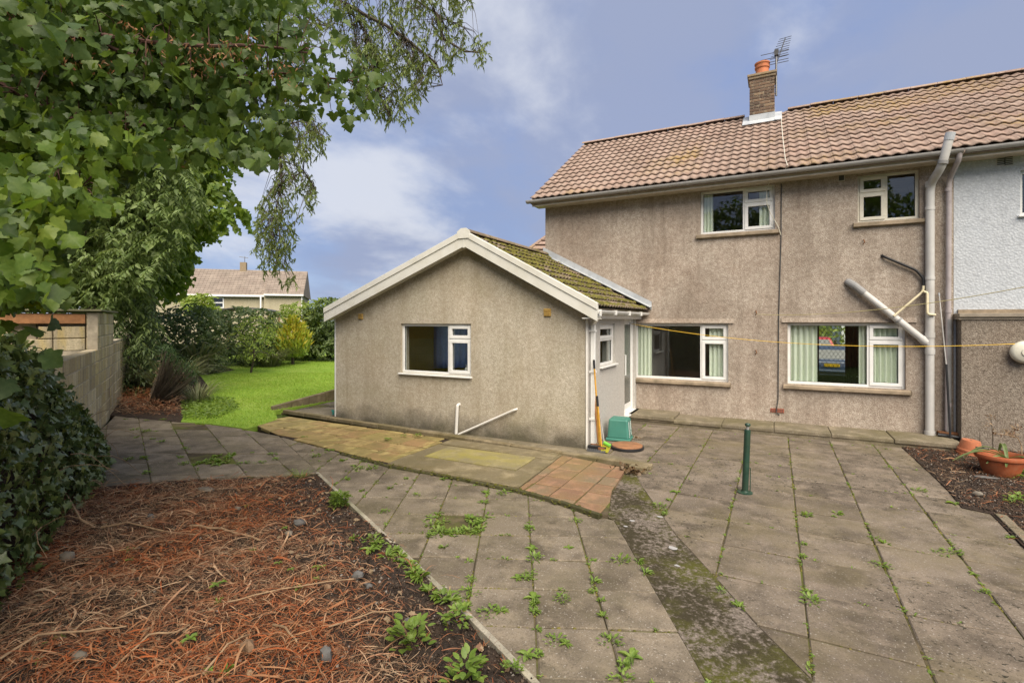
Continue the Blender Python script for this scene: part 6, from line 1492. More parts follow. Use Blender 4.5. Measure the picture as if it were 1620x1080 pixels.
core(shed, .57, 2.92, -.05, 2.17, OW, WD, WN); lay_blocks(shed, .57, 2.93, -.07, 10, OW, WD, WN)
FD = -WN; FO = OW+WD*.66
lay_blocks(shed, .10, 2.6, 1.50-.02, 1, FO, FD, -WD); lay_blocks(shed, .1, .75, 1.725-.02, 1, FO, FD, -WD); lay_blocks(shed, 1.1, 2.6, 1.725-.02, 1, FO, FD, -WD)
core(shed, .1, 2.6, -.05, 1.49, FO, FD, -WD); core(shed, .1, 2.6, 1.5, 2.16, FO+WD*.1, FD, -WD, .04)
mb = MB(); a = FO+FD*.10-WD*.09+Vector((0, 0, 2.06)); b = FO+FD*2.9-WD*.09+Vector((0, 0, 2.06)); mb.bar(a, b, .05, .17); mb.build('timber_beam', 'timber', shed, bevel=.008)
mb = MB(); a = FO+FD*.02+Vector((0, 0, 2.20)); mb.hexa([a-WD*.17-FD*.16, a-WD*.17+FD*3.0, a+WD*2.6+FD*3.0, a+WD*2.6-FD*.16]+[p+Vector((0, 0, .035)) for p in (a-WD*.17-FD*.16, a-WD*.17+FD*3.0, a+WD*2.6+FD*3.0, a+WD*2.6-FD*.16)]); mb.build('roof_sheet', 'sheet_roof', shed, bevel=.006)
mb = MB(); a = FO+FD*.75; mb.bar(a+Vector((0, 0, 1.50)), a+Vector((0, 0, 1.98)), .06, .07, (1, 0, 0)); mb.build('post', 'bark', shed)
far = thing('low_block_wall', 'lower block wall with ivy stems continuing beyond the shed', 'wall', tuple(W0+WD*4))
core(far, 2.94, 6.3, -.05, 1.56, OW-WN*.02, WD, WN); lay_blocks(far, 2.94, 6.3, -.07, 7, OW-WN*.02, WD, WN)
pan = thing('rusty_gate_post', 'pale concrete post with a peeling rust red strip at the end of the low wall', 'post', tuple(W0+WD*6.5))
mb = MB(); a = OW+WD*6.32+WN*.02; mb.bar(a+WD*.25+Vector((0, 0, -.05)), a+WD*.25+Vector((0, 0, 1.62)), .5, .16, tuple(WN)); mb.build('post', 'block_mortar', pan, bevel=.01)
mb = MB(); a2 = a+WD*.2+WN*.086; mb.bar(a2+Vector((0, 0, .3)), a2+Vector((0, 0, 1.35)), .14, .012, tuple(WN)); mb.build('red_strip', 'red_peeling', pan)

# ivy: a mound over the near wall
ivy = thing('ivy', 'thick dark ivy mounded over the near end of the block wall', 'ivy', tuple(W0-WD*4))
def ivy_pts(n, s0, s1, out):
    s = rng.uniform(s0, s1, n); f = rng.random(n)              # f: angle over the mound, 0 foot, 1 top
    top = np.interp(s, [-7.5, -5.6, -4.5, -3.9, -3.2, -2.2, -1.2], [1.62, 1.66, 1.6, 1.2, .95, .55, .12])
    o = np.interp(s, [-7.5, -5, -3.4, -2.2, -1.3], [.25, .30, .42, .38, .12])
    a = f*np.where(s < -4.2, 2.1, 1.57); bul = .08*np.sin(s*7)+.06*np.sin(s*17+f*6)
    r = 1+bul+rng.normal(0, .05, n)
    h = top*np.sin(a)*r; w_ = o*np.cos(a)*r*out+.02
    P = np.array(tuple(W0))[None]+s[:, None]*np.array(tuple(WD))[None]+w_[:, None]*np.array(tuple(WN))[None]; P[:, 2] = np.maximum(h, .02)
    nr = np.cos(a)[:, None]*np.array(tuple(WN))[None]+np.array([0, 0, 1.0])[None]*np.sin(a)[:, None]*.8+rng.normal(0, .45, (n, 3))
    d = rng.normal(0, .6, (n, 3))+np.array([0, 0, -.7]); return P, d, nr
n = 6400; P, d, nr = ivy_pts(n, -9.2, -1.15, 1.0)
P2, d2, nr2 = ivy_pts(3200, -9.2, -1.6, .8); P = np.r_[P, P2]; d = np.r_[d, d2]; nr = np.r_[nr, nr2]; n = len(P)
# stems of ivy climbing the blocks
m_ = 700; s = rng.uniform(-4.3, -3.5, m_); zz_ = rng.uniform(.8, 1.62, m_); Pc = np.array(tuple(W0))[None]+s[:, None]*np.array(tuple(WD))[None]+np.array(tuple(WN))[None]*rng.uniform(.01, .07, (m_, 1)); Pc[:, 2] = zz_
P = np.r_[P, Pc]; d = np.r_[d, rng.normal(0, .6, (m_, 3))+np.array([0, 0, -.5])]; nr = np.r_[nr, rng.normal(0, .4, (m_, 3))+np.array(tuple(WN))]; 
n = len(P); pr = np.array([proj(p) for p in P]); sz = rng.uniform(.045, .105, n); sz[-m_:] *= .55
vis = (pr[:, 2] > .6) & (pr[:, 0] > -60)
P, d, nr, sz, pr = P[vis | (pr[:, 2] > .6)], d[vis | (pr[:, 2] > .6)], nr[vis | (pr[:, 2] > .6)], sz[vis | (pr[:, 2] > .6)], pr[vis | (pr[:, 2] > .6)]
n = len(P); score = np.where((pr[:, 0] > -10) & (pr[:, 1] < 1085) & (np.arange(n) < 6300), sz/pr[:, 2], -1); order = np.argsort(-score); pk = rng.integers(0, len(IVY), n); s_, d_, n_ = leaf_frames(P, d, nr, sz)
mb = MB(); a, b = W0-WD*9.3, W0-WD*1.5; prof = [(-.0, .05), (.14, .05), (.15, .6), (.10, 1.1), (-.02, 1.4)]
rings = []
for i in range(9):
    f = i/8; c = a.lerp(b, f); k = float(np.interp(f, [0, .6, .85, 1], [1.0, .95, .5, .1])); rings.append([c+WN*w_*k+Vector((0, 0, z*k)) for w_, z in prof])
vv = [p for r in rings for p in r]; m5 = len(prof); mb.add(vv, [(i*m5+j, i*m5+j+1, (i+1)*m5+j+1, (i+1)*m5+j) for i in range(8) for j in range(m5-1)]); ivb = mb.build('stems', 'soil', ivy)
iv_me = [arrays_mesh('leaf', t[0], t[1], 'leaf_ivy') for t in IVY]
for i in order[:296]:
    o = bpy.data.objects.new('leaf', iv_me[int(pk[i])]); C.objects.link(o); o.parent = ivy
    o.matrix_basis = Matrix.Translation(Vector(P[i])-ORG[ivy]) @ Matrix((s_[i]*sz[i], d_[i]*sz[i], n_[i]*sz[i])).transposed().to_4x4()
r = order[296:]; V, T = scatter_arrays(IVY, P[r], d[r], nr[r], sz[r], pk[r]); o = link_mesh('foliage', arrays_mesh('foliage', V, T, 'leaf_ivy', ORG[ivy]), ivy); o['kind'] = 'stuff'
# bare stems trailing out of the ivy
mb = MB()
for k in range(12):
    s0 = rnd.uniform(-6.0, -1.8); p = W0+WD*s0+WN*rnd.uniform(.15, .4)+Vector((0, 0, rnd.uniform(.1, .7))); pts = [p]; v = WN*rnd.uniform(.1, .3)+WD*rnd.uniform(-.2, .2)+Vector((0, 0, rnd.uniform(-.1, .25)))
    for j in range(5): p = p+v*.5; v = v+Vector((rnd.uniform(-.1, .1), rnd.uniform(-.1, .1), -.09)); p.z = max(p.z, .03); pts.append(p.copy())
    mb.tube(pts, [.005, .005, .004, .004, .003, .002], 5, cap=False)
mb.build('trailing_stems', 'twig', ivy)['kind'] = 'stuff'

# ================================================================== planting bed with litter
BED = poly_px([(505, 750), (640, 873), (750, 977), (860, 1087), (1015, 1235), (-150, 1300), (-260, 1000), (-150, 880), (0, 800), (60, 772), (120, 777), (300, 759)])
lo = np.array(BED).min(0); hi = np.array(BED).max(0)
NX, NY = 120, 120; gx_, gy_ = np.meshgrid(np.linspace(lo[0], hi[0], NX), np.linspace(lo[1], hi[1], NY)); 
def hgt(x, y): return .018*np.sin(x*3.1+y*1.3)+.014*np.sin(x*7.3-y*5.1)+.010*np.sin(x*17+y*13)+.008*np.sin(y*23-x*9)+.006*np.sin(x*41+y*37)
ins = np.array([[inside((x, y), BED) for x in np.linspace(lo[0], hi[0], NX)] for y in np.linspace(lo[1], hi[1], NY)])
gz_ = hgt(gx_, gy_)+.0+rng.normal(0, .005, gx_.shape)
V = np.c_[gx_.ravel(), gy_.ravel(), gz_.ravel()]; T = []
for j in range(NY-1):
    for i in range(NX-1):
        if ins[j, i] or ins[j+1, i] or ins[j, i+1] or ins[j+1, i+1]:
            a = j*NX+i; T += [(a, a+1, a+NX+1), (a, a+NX+1, a+NX)]
V2 = V.copy(); out_ = ~ins.ravel(); V2[out_, 2] = -.05
bed = link_mesh('planting_bed', arrays_mesh('planting_bed', V2, np.array(T), 'soil', smooth=True)); bed['kind'] = 'structure'
# timber edging
for a, b in zip(kerb_bed[:-1], kerb_bed[1:]):
    A_, B_ = gp(*a), gp(*b); dd_ = (B_-A_).normalized(); nn_ = Vector((-dd_.y, dd_.x, 0)); mb = MB(); mb.bar(A_+dd_*.004-nn_*.03+Vector((0,0,-.03)), B_-dd_*.004-nn_*.03+Vector((0,0,-.03)), .042, .10); mb.build('edging_board', 'wood_edge', bed, bevel=.004)
VB = poly_px([(500, 752), (640, 876), (750, 981), (850, 1084), (990, 1225), (-120, 1260), (-200, 1000), (-60, 850), (110, 785), (300, 762)])
# crumbs of soil
oct_ = (np.array([(1, 0, 0), (0, 1, 0), (-1, 0, 0), (0, -1, 0), (0, 0, .8), (0, 0, -.8)]), np.array([(0, 1, 4), (1, 2, 4), (2, 3, 4), (3, 0, 4), (1, 0, 5), (2, 1, 5), (3, 2, 5), (0, 3, 5)]))
n = 19000; q = pts_in(VB, n); pos = np.c_[q, hgt(q[:, 0], q[:, 1])+.004]; V, T = scatter_arrays([oct_], pos, rng.normal(0, 1, (n, 3)), rng.normal(0, 1, (n, 3)), rng.uniform(.003, .011, n)*rng.choice([1, 1, 1, 1.6], n))
o = link_mesh('soil_crumbs', arrays_mesh('soil_crumbs', V, T, 'clod')); tag(o, 'dark crumbs of soil over the planting bed', 'soil', None, 'stuff')
# litter strips
def strip_tmpl(curl, w_, seg=5):
    v = []; 
    for i in range(seg+1):
        f = i/seg; a = curl*(f-.5); v += [(-w_*math.sin(math.pi*(f*.8+.1))+curl*.25*f*f, f, .15*math.sin(f*3.14)+.010*a), (w_*math.sin(math.pi*(f*.8+.1))+curl*.25*f*f, f, .15*math.sin(f*3.14)-.010*a)]
    t = []
    for i in range(seg): t += [(2*i, 2*i+1, 2*i+3), (2*i, 2*i+3, 2*i+2)]
    return np.array(v), np.array(t)
ST = [strip_tmpl(c, w_) for c, w_ in ((.5, .030), (1.2, .020), (-2.0, .018), (3.0, .014), (-1.5, .034), (.9, .010), (-2.2, .008), (3.6, .009))]
def litter(poly, n, dens, name, label, L=(.025, .15), zb=.004, heap=.035):
    q = pts_in(poly, n*2); 
    k = rng.random(len(q)) < dens(q); q = q[k][:n]; n = len(q); pile = rng.random(n)**2*heap
    pos = np.c_[q, hgt(q[:, 0], q[:, 1])+zb+pile]; an = rng.normal(.35, 1.25, n)+rng.choice([0, 3.14159], n); dirx = np.array(camxy(1, 0)); diry = np.array(camxy(0, 1))
    d = np.cos(an)[:, None]*dirx[None]+np.sin(an)[:, None]*diry[None]; d = np.c_[d, rng.normal(0, .14, n)]
    sz = rng.uniform(*L, n)*rng.choice([.5, .8, 1, 1.9], n, p=[.36, .34, .26, .04])
    V, T = scatter_arrays(ST, pos, d, rng.normal(0, .3, (n, 3))+np.array([0, 0, 1]), sz); o = link_mesh(name, arrays_mesh(name, V, T, 'litter')); tag(o, label, 'litter', None, 'stuff'); return o
def dens_bed(q):
    Z = -_s*q[:, 0]+_c*q[:, 1]; L = _c*q[:, 0]+_s*q[:, 1]; u = CX+FPX*L/Z; v = HY+FPX*CAMH/Z
    edge = np.interp(v, [750, 1080], [500, 760]); return np.clip((edge-u)/200, .08, 1)
litter(VB, 58000, dens_bed, 'leaf_litter', 'red brown dead leaves and stalks strewn over the planting bed')
# flat dead leaves, twigs, stones
n = 700; q = pts_in(VB, n); pos = np.c_[q, hgt(q[:, 0], q[:, 1])+.02]; an = rng.uniform(0, 6.28, n); V, T = scatter_arrays([SYC[0], SYC[2], OVAL[1]], pos, np.c_[np.cos(an), np.sin(an), rng.normal(0, .3, n)], rng.normal(0, .45, (n, 3))+np.array([0, 0, 1]), rng.uniform(.018, .045, n))
o = link_mesh('dead_leaves', arrays_mesh('dead_leaves', V, T, 'leaf_dead')); tag(o, 'curled tan fallen leaves on the planting bed', 'leaves', None, 'stuff')
TW_ = [([(88, 770), (98, 800), (128, 842), (150, 838)], .013, 'forked brown stick poking out of the ivy onto the litter', .25), ([(160, 838), (200, 836), (260, 845), (330, 858)], .010, 'long straight tan stalk lying across the red litter', .06),
       ([(300, 838), (350, 848), (412, 858)], .012, 'thick short tan stalk lying in the middle of the bed', .05), ([(432, 990), (452, 1010), (472, 1032)], .009, 'pale broken stick near the pebbles at the front of the bed', .04),
       ([(175, 1058), (235, 1020), (280, 1010), (300, 995)], .007, 'thin arched stalk at the front left of the bed', .10), ([(0, 1060), (60, 1030), (140, 1018), (200, 1000)], .008, 'pale long stem lying beside the green seedlings', .06),
       ([(360, 960), (420, 950), (500, 942), (560, 930)], .006, 'thin pale stem stretching over dark soil to the edging', .05), ([(320, 1075), (360, 1040), (395, 1010)], .007, 'pair of slim stalks leaning over the bare soil', .07), ([(520, 1010), (590, 985), (640, 978)], .006, 'curved root lying by the leafy weeds at the edging', .06)]
for pts, r_, lab, hz in TW_:
    P_ = []
    for i, (u, v_) in enumerate(pts):
        g_ = gp(u, v_); f = i/(len(pts)-1); g_.z = .035+float(hgt(g_.x, g_.y))+(hz*(1-f) if hz > .2 else hz*.5*math.sin(f*3.14)); P_.append(g_)
    mb = MB(); limb(mb, P_, r_, r_*.6, 6); o = mb.build('stick', 'twig', None); tag(o, lab, 'stick')
def rock(name, label, u, v_, sx, sy, sz_, mat, seed, zoff=0.0, group=None):
    c = gp(u, v_); r0 = random.Random(seed); mb = MB(); n, m = 8, 5; vs_ = []
    for j in range(m):
        ph = math.pi*(j+.5)/m-math.pi/2
        for i in range(n):
            th_ = 6.283*i/n; k = r0.uniform(.75, 1.1); vs_.append((sx*k*math.cos(ph)*math.cos(th_), sy*k*math.cos(ph)*math.sin(th_), sz_*(math.sin(ph)*k+.75)))
    fs = [(j*n+i, j*n+(i+1) % n, (j+1)*n+(i+1) % n, (j+1)*n+i) for j in range(m-1) for i in range(n)]+[tuple(range(n-1, -1, -1)), tuple((m-1)*n+i for i in range(n))]
    mb.add(vs_, fs); loc = Vector((c.x, c.y, float(hgt(c.x, c.y))+zoff)); o = link_mesh(name, mb.mesh(name, mat), None, loc); smooth_angle(o, 38); tag(o, label, 'stone', group); return o
for i, a in enumerate([('grey flat stone half buried in red litter by the ivy', 106, 888, .085, .06, .045, 'stone'), ('large tan rock at the front of the bed', 392, 1040, .06, .04, .045, 'stone_tan'), ('pale flat rock among curled leaves at the front left', 126, 1045, .06, .04, .03, 'stone'),
    ('flat pale stone at the far side of the litter near the paving', 326, 777, .13, .07, .03, 'stone'), ('white grey leaf shaped stone in the dark soil', 474, 831, .085, .05, .035, 'stone_grey'), ('rounded grey pebble beside its smaller bluish twin', 566, 923, .048, .04, .035, 'stone_grey'), ('small bluish pebble beside the rounded grey one', 583, 934, .033, .025, .022, 'stone_grey'),
    ('orange brick fragment lying on dark soil', 518, 937, .04, .025, .025, 'stone_tan'), ('upright grey stone by the lower edge of the bed', 516, 1056, .045, .035, .05, 'stone_grey'), ('tan stone below the white grey one', 457, 845, .05, .04, .035, 'stone'), ('tiny pink stone next to the leafy weed', 735, 1026, .014, .012, .012, 'stone_tan'),
    ('grey stone among dry stalks in the middle of the bed', 238, 818, .05, .035, .03, 'stone_grey'), ('cream stone near the thick stalk', 376, 812, .04, .03, .025, 'stone'), ('round grey stone behind the leafy weed', 645, 988, .03, .025, .022, 'stone_grey')]):
    rock('stone', a[0], a[1], a[2], a[3], a[4], a[5], a[6], 40+i, .008)

# ---- right hand bed
RB = poly_px([(1422, 703), (1500, 776), (1522, 804), (1568, 814), (1660, 906), (2000, 1100)])+[(7.0, 4.0), (7.0, 10.57), (XR+.02, 10.57), (XR+.01, 10.12), (gp(1422, 702).x, 10.12)]
sheet('border_bed', RB, .012, 'soil', .08)
RBv = poly_px([(1424, 704), (1500, 776), (1524, 803), (1570, 812), (1625, 868), (1900, 1010), (1900, 740), (1560, 711), (1512, 704)])
litter(RBv, 8000, lambda q: np.full(len(q), .9), 'border_litter', 'brown dead leaves strewn over the narrow bed by the lean-to wall', (.03, .12), .012, .04)
n = 9000; q = pts_in(RBv, n); V, T = scatter_arrays([oct_], np.c_[q, np.full(n, .018)], rng.normal(0, 1, (n, 3)), rng.normal(0, 1, (n, 3)), rng.uniform(.004, .014, n)); o = link_mesh('border_crumbs', arrays_mesh('border_crumbs', V, T, 'clod')); tag(o, 'crumbs of soil over the narrow bed by the lean-to wall', 'soil', None, 'stuff')
eb0, eb1 = gp(1572, 815), gp(1650, 892)
for k in range(3):
    p_, q_ = eb0.lerp(eb1, k/3+.01), eb0.lerp(eb1, (k+1)/3-.01); dd_ = (q_-p_).normalized(); nn_ = Vector((-dd_.y, dd_.x, 0)); nn_ = nn_ if nn_.x > 0 else -nn_
    mb = MB(); mb.bar(p_+nn_*.05+Vector((0, 0, .0)), q_+nn_*.05+Vector((0, 0, .0)), .09, .06); o = mb.build('edging_brick', 'step', None, bevel=.006); tag(o, 'pale loose edging block lying where the patio meets the narrow bed', 'block', 'loose edging blocks')
rock('stone', 'flat dark slate lying before the terracotta bowl', 1560, 757, .16, .06, .012, 'stone_grey', 77, .01)
rock('stone', 'pale stone in the narrow bed between paving and terracotta bowl', 1547, 787, .06, .03, .03, 'stone', 78, .01)

# ================================================================== weeds
def weed_mesh(name, n, L, mat, tm_, up, spread=.012, hgt_=0.0):
    an = rng.uniform(0, 6.283, n); d = np.c_[np.cos(an), np.sin(an), rng.uniform(.1, up, n)]; pos = np.c_[np.cos(an)*spread*rng.random(n), np.sin(an)*spread*rng.random(n), hgt_*rng.random(n)]
    nr = np.c_[-np.cos(an)*.4, -np.sin(an)*.4, np.ones(n)]; V, T = scatter_arrays(tm_, pos, d, nr, rng.uniform(.55, 1.1, n)*L); return arrays_mesh(name, V, T, mat)
thin = (OVAL[1][0]*np.array([.55, 1, 1]), OVAL[1][1]); wid = (OVAL[0][0]*np.array([1.25, 1, 1]), OVAL[0][1])
WMS = [weed_mesh('weed', 13, .075, 'leaf_weed', [thin, OVAL[1]], .7), weed_mesh('weed', 24, .05, 'leaf_weed', OVAL, .9, .05, .02), weed_mesh('weed', 34, .042, 'leaf_weed', [thin, OVAL[0]], 1.2, .08, .03), weed_mesh('weed', 18, .06, 'leaf_weed', [thin], 1.6, .03), weed_mesh('weed', 40, .034, 'leaf_weed', OVAL, .8, .10, .02)]
joints = [(740, 888), (744, 916), (741, 936), (738, 960), (843, 868), (844, 885), (838, 906), (845, 946), (846, 955), (846, 968), (850, 995), (776, 968), (790, 967), (880, 1013), (895, 1017), (834, 1036), (851, 1035), (967, 1015), (957, 975), (950, 950), (938, 920), (936, 935), (890, 948), (820, 914), (833, 914), (900, 866), (940, 886), (980, 888), (1010, 888), (1020, 906), (910, 824), (840, 836), (766, 795), (702, 866), (620, 772), (660, 783), (575, 776), (610, 809), (545, 758), (590, 742), (642, 757), (704, 757), (770, 780), (795, 780), (848, 784), (940, 803), (955, 813), (905, 757), (930, 775), (925, 790), (915, 730),
  (1050, 813), (1042, 800), (1058, 792), (1068, 778), (1272, 860), (1268, 880), (1277, 936), (1280, 952), (1385, 851), (1397, 895), (1505, 874), (1540, 908), (1560, 935), (1600, 850), (1172, 960), (1140, 935), (1508, 796), (1455, 776), (1275, 815), (1325, 812), (1400, 860), (1480, 872), (985, 1052), (1000, 1040), (985, 1075),
  (215, 680), (232, 683), (246, 682), (213, 692), (243, 694), (256, 699), (226, 725), (205, 727), (282, 724), (295, 711), (198, 663), (258, 664), (230, 665), (400, 716), (432, 719), (438, 727), (345, 735), (290, 734), (385, 733), (412, 732), (232, 748), (160, 744), (500, 722), (520, 712), (545, 728), (560, 737), (570, 742), (640, 690), (705, 690), (660, 690), (615, 695), (480, 692)]
for i, (u, v_) in enumerate(joints):
    big = 1.0 if v_ > 780 else 1.15
    o = link_mesh('weed', WMS[rnd.randrange(5)], None, gp(u+rnd.uniform(-2, 2), v_, .002+(.03 if 600 < u < 720 and v_ < 700 else 0))); o.rotation_euler = (0, 0, rnd.uniform(0, 6.28)); s0 = rnd.uniform(.5, 1.0)*big; o.scale = (s0, s0, s0*rnd.uniform(.7, 1.2))
    c_ = (o.location.x, o.location.y)
    if inside(c_, R1): tag(o, 'small green weed rooted in a joint of the square patio slabs below the house', 'weed', 'weeds in the patio joints')
    elif inside(c_, R3): tag(o, 'small green weed rooted in a joint of the grey path between bed and strip', 'weed', 'weeds in the path joints')
    elif inside(c_, R4): tag(o, 'small green weed rooted in the side path beside the block wall', 'weed', 'weeds in the side path')
    else: tag(o, 'small green weed growing on the coloured tiles or at their mossy edge', 'weed', 'weeds about the coloured tiles')
# moss and tiny sprigs that fill the joints unevenly
def joint_pts():
    out = []
    def add(fn, t0, t1, region, step=.02):
        t = np.arange(t0, t1, step); ph = rng.uniform(0, 9); m = np.sin(t*5.1+ph)+np.sin(t*13.7+ph*2)+rng.normal(0, .9, len(t)) > .55
        for v in t[m]:
            p = fn(v)
            if inside(p, region): out.append(p)
    for i in range(-9, 10):
        add(lambda Z, i=i: camxy(-.79+i*.475+.012*(Z-4), Z-.05*(-.79+i*.475)), 1.9, 9.5, R3)
    for j in range(0, 18):
        add(lambda L, j=j: camxy(L, 1.95+j*.48-.05*L), -3.5, 1.5, R3, .03)
    for i in range(-8, 9): add(lambda y, i=i: (X0+i*S1, y), 2.2, 10.1, R1, .024)
    for j in range(-6, 12): add(lambda x, j=j: (x, Y0+j*S1), -2.6, 3.0, R1, .05)
    for i in range(-7, 10): add(lambda Z, i=i: camxy(-6.19-.655*2+i*.655-.792*(Z-8.49), Z-.035*(-6.19+i*.655-1.31)-.15), 6.0, 11, R4, .04)
    return np.array(out)
ep = np.array([tuple(gp(*a).lerp(gp(*b), t))[:2] for a, b in zip(edge_px[:-1], edge_px[1:]) for t in np.linspace(0, 1, 60)]); ne = len(ep)
V, T = scatter_arrays([mt], np.c_[ep+rng.normal(0, .022, ep.shape), rng.uniform(.0, .04, ne)], rng.normal(0, 1, (ne, 3))*np.array([1, 1, .1]), np.tile([0., 0., 1.], (ne, 1)), rng.uniform(.008, .026, ne)); o = link_mesh('edge_moss', arrays_mesh('edge_moss', V, T, 'moss_dark')); tag(o, 'dark moss cushions along the stepped edge of the tiles', 'moss', None, 'stuff')
jp = joint_pts(); n = len(jp); jp = jp+rng.normal(0, .006, jp.shape)
V, T = scatter_arrays([mt], np.c_[jp, np.full(n, -.010)], rng.normal(0, 1, (n, 3))*np.array([1, 1, .1]), np.tile([0., 0., 1.], (n, 1)), rng.uniform(.007, .018, n)); o = link_mesh('joint_moss', arrays_mesh('joint_moss', V, T, 'moss')); tag(o, 'green moss packed into the joints of the paving', 'moss', None, 'stuff')
k = rng.random(n) < .30; q = np.repeat(jp[k], 5, 0); n = len(q); an = rng.uniform(0, 6.283, n); V, T = scatter_arrays([thin, OVAL[1]], np.c_[q+rng.normal(0, .008, q.shape), np.full(n, -.002)], np.c_[np.cos(an), np.sin(an), rng.uniform(.2, 1.6, n)], np.c_[-np.cos(an), -np.sin(an), np.ones(n)], rng.uniform(.012, .032, n)); o = link_mesh('joint_sprigs', arrays_mesh('joint_sprigs', V, T, 'leaf_weed')); tag(o, 'tiny green sprigs lining the joints of the paving', 'weeds', None, 'stuff')
hole = [(683, 822), (686, 832), (692, 815), (700, 826), (690, 843), (700, 846), (750, 830), (758, 838), (745, 822), (762, 828), (752, 845), (740, 842), (725, 846), (712, 846), (766, 820), (688, 850)]
for u, v_ in hole:
    o = link_mesh('weed', WMS[rnd.choice((1, 2, 4))], None, gp(u, v_, -.01)); o.rotation_euler = (0, 0, rnd.uniform(0, 6.28)); s0 = rnd.uniform(.8, 1.2); o.scale = (s0, s0, s0); tag(o, 'leafy weed rimming the hole where a path slab is missing', 'weed', 'weeds round the missing path slab')
for u, v_ in [(320, 732), (330, 729), (340, 728), (350, 730), (360, 724), (366, 720), (345, 722), (335, 734), (358, 733), (312, 735)]:
    o = link_mesh('weed', WMS[rnd.choice((1, 3, 3))], None, gp(u, v_, -.01)); o.rotation_euler = (0, 0, rnd.uniform(0, 6.28)); s0 = rnd.uniform(1.0, 1.5); o.scale = (s0, s0, s0); tag(o, 'grassy weed filling the gap of a lifted slab near the litter bed', 'weed', 'weeds in the lifted slab gap')
for u, v_ in [(640, 890), (632, 880), (622, 872), (612, 880), (650, 898), (655, 908), (665, 912), (600, 862), (590, 856), (585, 870), (680, 935), (700, 945), (712, 950)]:
    o = link_mesh('weed', WMS[rnd.randrange(4)], None, gp(u, v_, .02)); o.rotation_euler = (0, 0, rnd.uniform(0, 6.28)); s0 = rnd.uniform(.9, 1.4); o.scale = (s0, s0, s0); tag(o, 'green weed growing along the timber edging of the bed', 'weed', 'weeds along the timber edging')
bigm = [weed_mesh('leafy_weed', 60, .060, 'leaf_weed', [wid, OVAL[0], OVAL[2]], 1.3, .10, .10), weed_mesh('leafy_weed', 46, .052, 'leaf_weed', [wid, OVAL[1]], 1.2, .09, .08)]
for (u, v_, s0, lab, k) in ((650, 1020, 1.25, 'largest broad leaved weed on the soil in front of the edging', 0), (722, 985, 1.05, 'broad leaved weed leaning over the timber edging', 1), (735, 1075, 1.1, 'broad leaved weed at the very front of the bed', 0), (810, 1060, .6, 'small yellowish weed pressed against the timber edging', 1)):
    o = link_mesh('leafy_weed', bigm[k], None, gp(u, v_, .015)); o.scale = (s0,)*3; o.rotation_euler = (0, 0, rnd.uniform(0, 6)); tag(o, lab, 'weed')
fm_ = weed_mesh('feathery_weed', 420, .05, 'leaf_weed', [thin, LAN[0]], 1.8, .10, .14)
o = link_mesh('feathery_weed', fm_, None, gp(537, 800, .0)); o.scale = (1.05, 1.05, 1.0); tag(o, 'round feathery bright green plant on the corner of the timber edging', 'weed')
o = tuft('grass_tuft', 'fine grass tuft at the far corner of the litter bed', gp(476, 757), 120, .16, 'leaf_weed', .10, wid=.8)
for u, v_ in [(440, 890), (460, 900), (360, 1058), (352, 920), (500, 915), (505, 897), (330, 1060), (75, 1020), (60, 1045), (95, 1010), (200, 870), (205, 885), (345, 950), (340, 925), (470, 930), (300, 1010), (400, 870), (560, 850), (450, 835), (390, 800), (430, 790)]:
    o = link_mesh('seedling', WMS[rnd.choice((0, 0, 3))], None, gp(u, v_, .03)); o.rotation_euler = (0, 0, rnd.uniform(0, 6.28)); s0 = rnd.uniform(.4, .8); o.scale = (s0,)*3; tag(o, 'small green seedling among the dead leaves of the litter bed', 'seedling', 'seedlings in the litter bed')

# ================================================================== garden objects
# green post socket
pb0 = gp(1178.5, 779); pt_ = dp(1183, 669, proj(pb0)[2])
post = thing('green_post', 'short green painted metal post with ball top bolted to the patio', 'post', tuple(pb0))
mb = MB(); mb.lathe([(.085, 0), (.085, .012), (.045, .016), (.04, .03)], pb0, 20); smooth_angle(mb.build('base_flange', 'green_paint', post))
up_ = (pt_-pb0); L = up_.length; up_.normalize(); mb = MB(); mb.lathe([(.036, .01), (.036, L*.90), (.030, L*.905), (.030, L*.91)], pb0, 18, up_); smooth_angle(mb.build('tube', 'green_paint', post))
mb = MB(); mb.lathe([(.018, L*.905), (.018, L*.955)], pb0, 14, up_); smooth_angle(mb.build('neck', 'bare_metal', post)); mb = MB(); mb.lathe([(.0, L*.955), (.028, L*.957), (.033, L*.975), (.026, L*.995), (0, L*1.003)], pb0, 16, up_); smooth_angle(mb.build('cap', 'green_paint', post), 60)
mb = MB(); mb.tube([pb0+Vector((.055, .01, .01)), pb0+Vector((.058, .01, .30))], .006, 6); mb.build('side_rod', 'green_paint', post)
